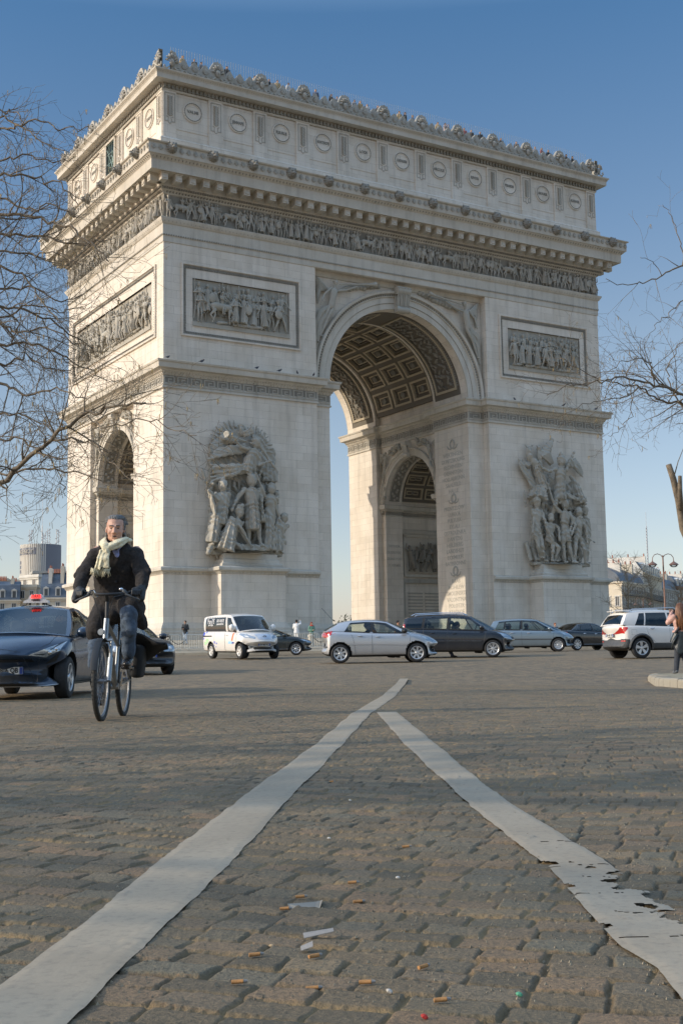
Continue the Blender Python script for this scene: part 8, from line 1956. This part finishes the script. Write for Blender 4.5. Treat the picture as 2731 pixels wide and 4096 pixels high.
o = M.build('radio_mast', mat('mast_metal', (.4, .42, .45), .5)); tag(o, 'thin lattice mast rising behind the tall house on the right', 'mast')
def lamp(label, x, y, h, s=1.):
    o = thing('street_lamp', label, 'street lamp', (x, y, G(x, y)), R(8), 'twin-armed street lamps on the right')
    br = mat('copper_paint', (.22, .13, .10), .5, .3) if 'copper_paint' not in bpy.data.materials else bpy.data.materials['copper_paint']
    M = MB(); M.tube([(0, 0, -.2), (0, 0, .8), (0, 0, h*.6), (0, 0, h)], [.14*s, .09*s, .065*s, .05*s], 10)
    for q in (-1, 1): M.tube([(0, 0, h-.3)]+[(q*(.42-.42*math.cos(a))*s, 0, h-.3+.42*s*math.sin(a)) for a in (.4, .9, 1.57, 2.2, 2.8)]+[(q*.84*s, 0, h-.42)], .028*s, 7)
    M.build('post', br, o, 60)
    for q in (-1, 1):
        M = MB(); M.lathe([(.03, .0), (.06, -.1), (.30, -.26), (.36, -.34), (.34, -.36), (.05, -.36)], (q*.84*s, 0, h-.38), (0, 0, 1), 18); ln = M.build('lantern_cap', br, o, 40)
        M = MB(); M.lathe([(.28, -.37), (.25, -.46), (.12, -.52), (.01, -.53)], (q*.84*s, 0, h-.38), (0, 0, 1), 16); M.build('lamp_glass', Glens, ln, 60)
lamp('tall twin-armed street lamp above the white off-roader', 24.2, 94., 6.1, 1.)
lamp('smaller twin-armed street lamp in the distance behind the off-roader roof', 36., 150., 5.2, 1.1)
# ---------------- pavement round the arch, kerbs, barriers, bollards, island, litter ----------------
kerb = stone('granite_kerb', (.36, .32, .25), brick=False, dirt=.3); pavm = stone('pavement_stone', (.40, .35, .27), course=.5, width=.8, dirt=.2)
def kx(x): return 84.6+.0009*(x-6)**2*1.
M = MB(); xs = np.arange(-46, 60, 1.6)
for a, b in zip(xs[:-1], xs[1:]):
    for (x0, x1) in ((a+.008, b-.008),):
        y0, y1 = kx(x0), kx(x1); z0, z1 = G(x0, y0), G(x1, y1)
        vs = []
        for x, y, z in ((x0, y0, z0), (x1, y1, z1)): vs += [(x, y, z-.1), (x, y+.015, z+.15), (x, y+.035, z+.165), (x, y+.32, z+.17), (x, y+.32, z-.1)]
        M.add(vs, [(0, 1, 6, 5), (1, 2, 7, 6), (2, 3, 8, 7), (0, 4, 3, 2, 1), (5, 6, 7, 8, 9)])
tag(M.build('kerb', kerb, None, 30), kind='structure')
X, Y = np.meshgrid(np.linspace(-46, 60, 60), np.linspace(0, 1, 40), indexing='ij'); Y = (84.9+.0009*(X-6)**2)*(1-Y)+150*Y
me = np_mesh('pavement', np.stack([X, Y, Gv(X, Y)+.12+.0*X], -1).reshape(-1, 3), 59, 39); tag(link(me, 'pavement', pavm, smooth=180), kind='structure')
gal = mat('galvanised_steel', (.50, .52, .50), .45, .5, var=.15)
def barrier():
    t = thing('crowd_barrier', 'galvanised crowd barrier on the pavement before the arch', 'barrier', (0, 0, 0), 0, 'crowd barriers round the arch')
    M = MB(); w_ = 1.12; M.tube([(-w_, 0, .16), (-w_, 0, .95), (-w_+.05, 0, 1.05), (-w_+.16, 0, 1.1), (w_-.16, 0, 1.1), (w_-.05, 0, 1.05), (w_, 0, .95), (w_, 0, .16)], .021, 7, closed=True); M.build('frame', gal, t, 60)
    M = MB()
    for k in range(13): x = -w_+.165*(k+.6); M.tube([(x, 0, .16), (x, 0, 1.1)], .011, 5)
    M.build('bars', gal, t)
    for x in (-.8, .8): M = MB(); M.obox((x, 0, .08), (.05, .5, .03)); M.tube([(x, 0, .08), (x, 0, .18)], .02, 6); M.build('foot', gal, t)
    return t
b0 = barrier(); i = 0
for x in np.arange(-24.6, 6, 2.42):
    b = b0 if i == 0 else copytree(b0); y = 87.6+.0006*(x-6)**2; b.location = (x, y, G(x, y)+.14); b.rotation_euler = (0, 0, rng.uniform(-.03, .03)); b['label'] = 'galvanised crowd barrier before the arch, %s from the left end' % ordw[i]; i += 1
bs = stone('bollard_stone', (.55, .51, .43), brick=False)
def bollard(label, x, y):
    t = thing('stone_bollard', label, 'bollard', (x, y, G(x, y)+.12), rng.uniform(0, .3), 'stone bollards with chains'); M = MB()
    M.lathe([(.24, 0), (.24, .12), (.20, .16), (.19, .62), (.23, .66), (.23, .76), (.12, .84)], (0, 0, 0), (0, 0, 1), 16); M.build('post', bs, t, 35)
    M = MB(); M.tube([(.2+1.1*k/7, .05, .6-.32*math.sin(PI*k/7)) for k in range(8)], .03, 5); M.build('chain', Mblack, t, 60)
bollard('stone bollard with a hanging chain before the sunlit arch corner', *gx(668, 89.6)); bollard('stone bollard in front of the red-haired person', *gx(1236, 89.6)); bollard('stone bollard hidden partly by the bars right of the white van', *gx(1110, 89.6))
sign = MB(); p = at(671, 2548, 89.5); sign.lathe([(.20, 0), (.22, .05), (.2, .1)], p, (0, -1, 0), 18); sign.tube([(p.x, 89.52, G(0, 89)), tuple(p)], .035, 6); o = sign.build('round_sign', Mblack); tag(o, 'small round black sign on a post between two barriers', 'sign')
# traffic island on the right
pol = [(8.3, 32.0), (7.8, 31.2), (7.32, 30.1), (7.0, 29.0), (6.65, 27.6), (6.25, 25.4), (6.02, 23.8), (5.84, 22.1), (5.74, 20.5), (5.85, 18.6), (6.6, 17.4), (9, 17.0), (16, 18), (17, 31), (12, 33.5), (9.2, 33.2)]
M = MB(); n = len(pol); cxm = sum(p[0] for p in pol)/n; cym = sum(p[1] for p in pol)/n
def inn(p, d): v = V((cxm-p[0], cym-p[1])).normalized(); return (p[0]+v.x*d, p[1]+v.y*d)
tz = .10
for i in range(n):
    a, b = pol[i], pol[(i+1) % n]; L = math.dist(a, b); k = max(1, round(L/.95))
    for j in range(k):
        g = .012/L; f0, f1 = j/k+g, (j+1)/k-g; p = [(a[0]+(b[0]-a[0])*f, a[1]+(b[1]-a[1])*f) for f in (f0, f1)]; vs = []; dz = rng.uniform(-.012, .012)
        for q in p: q1 = inn(q, .02); q2 = inn(q, .06); q3 = inn(q, .34); vs += [(*q, -.25), (*q, tz-.06+dz), (*q1, tz-.02+dz), (*q2, tz+dz), (*q3, tz+dz), (*q3, -.25)]
        M.add(vs, [(0, 1, 7, 6), (1, 2, 8, 7), (2, 3, 9, 8), (3, 4, 10, 9), (0, 5, 4, 3, 2, 1), (6, 7, 8, 9, 10, 11)])
tag(M.build('island_kerb', kerb, None, 30), kind='structure')
M = MB(); ip = [inn(p, .33) for p in pol]; M.add([(*p, tz-.006) for p in ip], [tuple(range(n))]); tag(M.build('island_pavement', stone('island_surface', (.34, .29, .20), brick=False, dirt=.3), None, 30), kind='structure')
# pigeons on the ledges
pg = mat('pigeon_grey', (.08, .085, .10), .7)
def bird():
    M = MB(); M.ball((0, 0, .10), (.07, .15, .075), 8, 6, (R(-15), 0, 0)); M.ball((0, -.13, .19), (.035, .045, .04), 7, 5); M.caps((0, .12, .08), .03, (0, .24, .05), .012, 6); M.tube([(0, -.16, .19), (0, -.2, .18)], [.012, .003], 4)
    for s in (-1, 1): M.tube([(s*.025, 0, 0), (s*.025, 0, .06)], .008, 4)
    M.caps((0, -.09, .12), .045, (0, -.12, .18), .03, 6); return M.mesh('pigeon')
bme = bird(); bme.materials.append(pg); bme.shade_smooth()
for i, (x, z) in enumerate(((.1, 21.13), (2.9, 21.13), (7.6, 21.13), (9.6, 21.13), (11.2, 21.13), (12.7, 21.13), (33.2, 21.13), (38.9, 21.13), (42.8, 21.13))):
    o = bpy.data.objects.new('pigeon', bme); col.objects.link(o); o.location = A2W(x, -.6, z); o.rotation_euler = (0, 0, AROT+rng.uniform(-2, 2)); o.scale = (1.15,)*3
    tag(o, 'pigeon perched on the middle cornice, %s from the left' % ordw[i], 'bird', 'pigeons on the cornice')
# litter between the setts
Mf = mat('cork_filter', (.40, .20, .07), .8, var=.3, scale=200); Mpp = mat('white_paper', (.27, .25, .225), .8, var=.1, scale=100); Mgr = mat('grey_scrap', (.24, .225, .19), .8)
def gp(x, y):
    for k in range(1200):
        t = .5*(60/.5)**(k/1200); d = fw_+r_*((x-1365.5)/F_)-u_*((y-2048)/F_); p = V((0, 0, CZ))+d*t
        if p.z <= .006: return p
    return p
def butt(x, y, a, white=False, L=.018, label='orange cigarette butt lying on the setts'):
    p = gp(x, y); hz = float(cobble(np.array([p.x]), np.array([p.y]))[0][0]); o = thing('cigarette_butt', label, 'cigarette butt', (p.x, p.y, hz+.005), a, 'cigarette butts on the setts')
    M = MB(); M.tube([(-L/2, 0, 0), (L/2, 0, .001)], .0032, 8); M.build('filter', Mpp if white else Mf, o, 60)
    M = MB(); M.tube([(L/2, 0, .001), (L/2+.006, .001, .001)], [.0032, .002], 8); M.build('burnt_end', Mpp, o, 60)
bl = [(1200, 3573, .1, 'orange cigarette butt at the top of the pale paper scrap'), (1137, 3613, .0, 'orange cigarette butt left of the pale paper scrap'), (1430, 3585, .1, 'orange cigarette butt right of the pale paper scrap'), (1408, 3520, .0, 'orange cigarette butt alone farther up the road, above the paper scrap'),
      (1018, 3815, .2, 'orange cigarette butt left of the white paper slip'), (1255, 3826, .5, 'orange cigarette butt under the white paper slip'), (1248, 3924, .1, 'orange cigarette butt beside the thin pale stick near the bottom'), (1460, 3922, -.1, 'orange cigarette butt right of the pale stick near the bottom'), (950, 3921, .0, 'orange cigarette butt in the lower left of the litter'), (1622, 3376, .1, 'orange cigarette butt near the right line, farthest up the road'), (1760, 4000, .1, 'rust-coloured cigarette butt at the lower right of the litter'), (1690, 3855, .7, 'orange stub in the joint at the right of the litter'), (1325, 3120, .0, 'small orange cigarette butt close to the left line')]
for x, y, a, l in bl: butt(x, y, a, label=l)
def scrap(pts, z, mt, name, label, cat):
    P = [gp(*p) for p in pts]; c = sum(P, V())/len(P); M = MB(); n = len(P)
    hz = float(cobble(np.array([c.x]), np.array([c.y]))[0][0]); M.prism([(p.x-c.x, p.y-c.y) for p in P], lambda u, v, d: (u, v, d+.004*math.sin(u*90)+.006*math.sin(v*60+1)), z, z+.0012); o = M.build(name, mt, None, None, (c.x, c.y, hz)); tag(o, label, cat)
scrap([(1150, 3600), (1200, 3580), (1280, 3575), (1290, 3590), (1275, 3612), (1210, 3608), (1165, 3606)], .003, Mgr, 'paper_scrap', 'crumpled pale paper scrap in the middle of the road', 'litter')
scrap([(1212, 3730), (1332, 3725), (1335, 3735), (1216, 3740)], .004, Mpp, 'paper_slip', 'long white paper slip below the crumpled scrap', 'litter'); scrap([(1202, 3777), (1250, 3775), (1252, 3788), (1204, 3788)], .004, Mpp, 'paper_slip', 'short white paper slip under the long one', 'litter')
for x, y, c_, l in ((1085, 3755, (.50, .34, .18), 'tan crumb of stone left of the white paper slip'), (1590, 3492, (.55, .52, .46), 'white pebble right of the paper scrap'), (1400, 3197, (.58, .55, .48), 'white fleck between the lines, halfway up'), (1557, 3960, (.5, .46, .4), 'pale pebble at the bottom right of the litter'), (2075, 3965, (.10, .35, .2), 'green glass chip near the bottom right'), (1697, 4065, (.5, .04, .03), 'red scrap at the bottom edge'), (1316, 3345, (.55, .52, .46), 'white pebble between the lines, left of the middle')):
    p = gp(x, y); hz = float(cobble(np.array([p.x]), np.array([p.y]))[0][0]); M = MB(); M.ball((0, 0, .004), (.0055, .004, .003), 6, 5, (rng.random(), rng.random(), 0)); o = M.build('pebble', mat('chip', c_, .8), None, None, (p.x, p.y, hz)); tag(o, l, 'debris')
# grit and dust of the joints near the camera: nobody could count it
M = MB(); rr = random.Random(77)
for k in range(3600):
    y = 1.8*(9/1.8)**rr.random(); x = rr.uniform(-1, 1)*(y*.30+.2); s_ = rr.uniform(.001, .003)*(1+.1*y)
    hz = None; M.add([(x+s_, y, 0), (x-s_*.6, y+s_, 0), (x-s_*.6, y-s_, 0), (x, y, s_*1.3)], [(0, 1, 3), (1, 2, 3), (2, 0, 3)])
A = np.array(M.v).reshape(-1, 4, 3); hz = cobble(A[:, 3, 0], A[:, 3, 1])[0]; A[:, :, 2] += hz[:, None]; M.v = [tuple(v) for v in A.reshape(-1, 3)]
o = M.build('grit', mat('pale_grit', (.30, .24, .16), .9, var=.6, scale=60), None, None, fix=False); tag(o, 'fine pale grit scattered over the setts', 'grit', None, 'stuff')
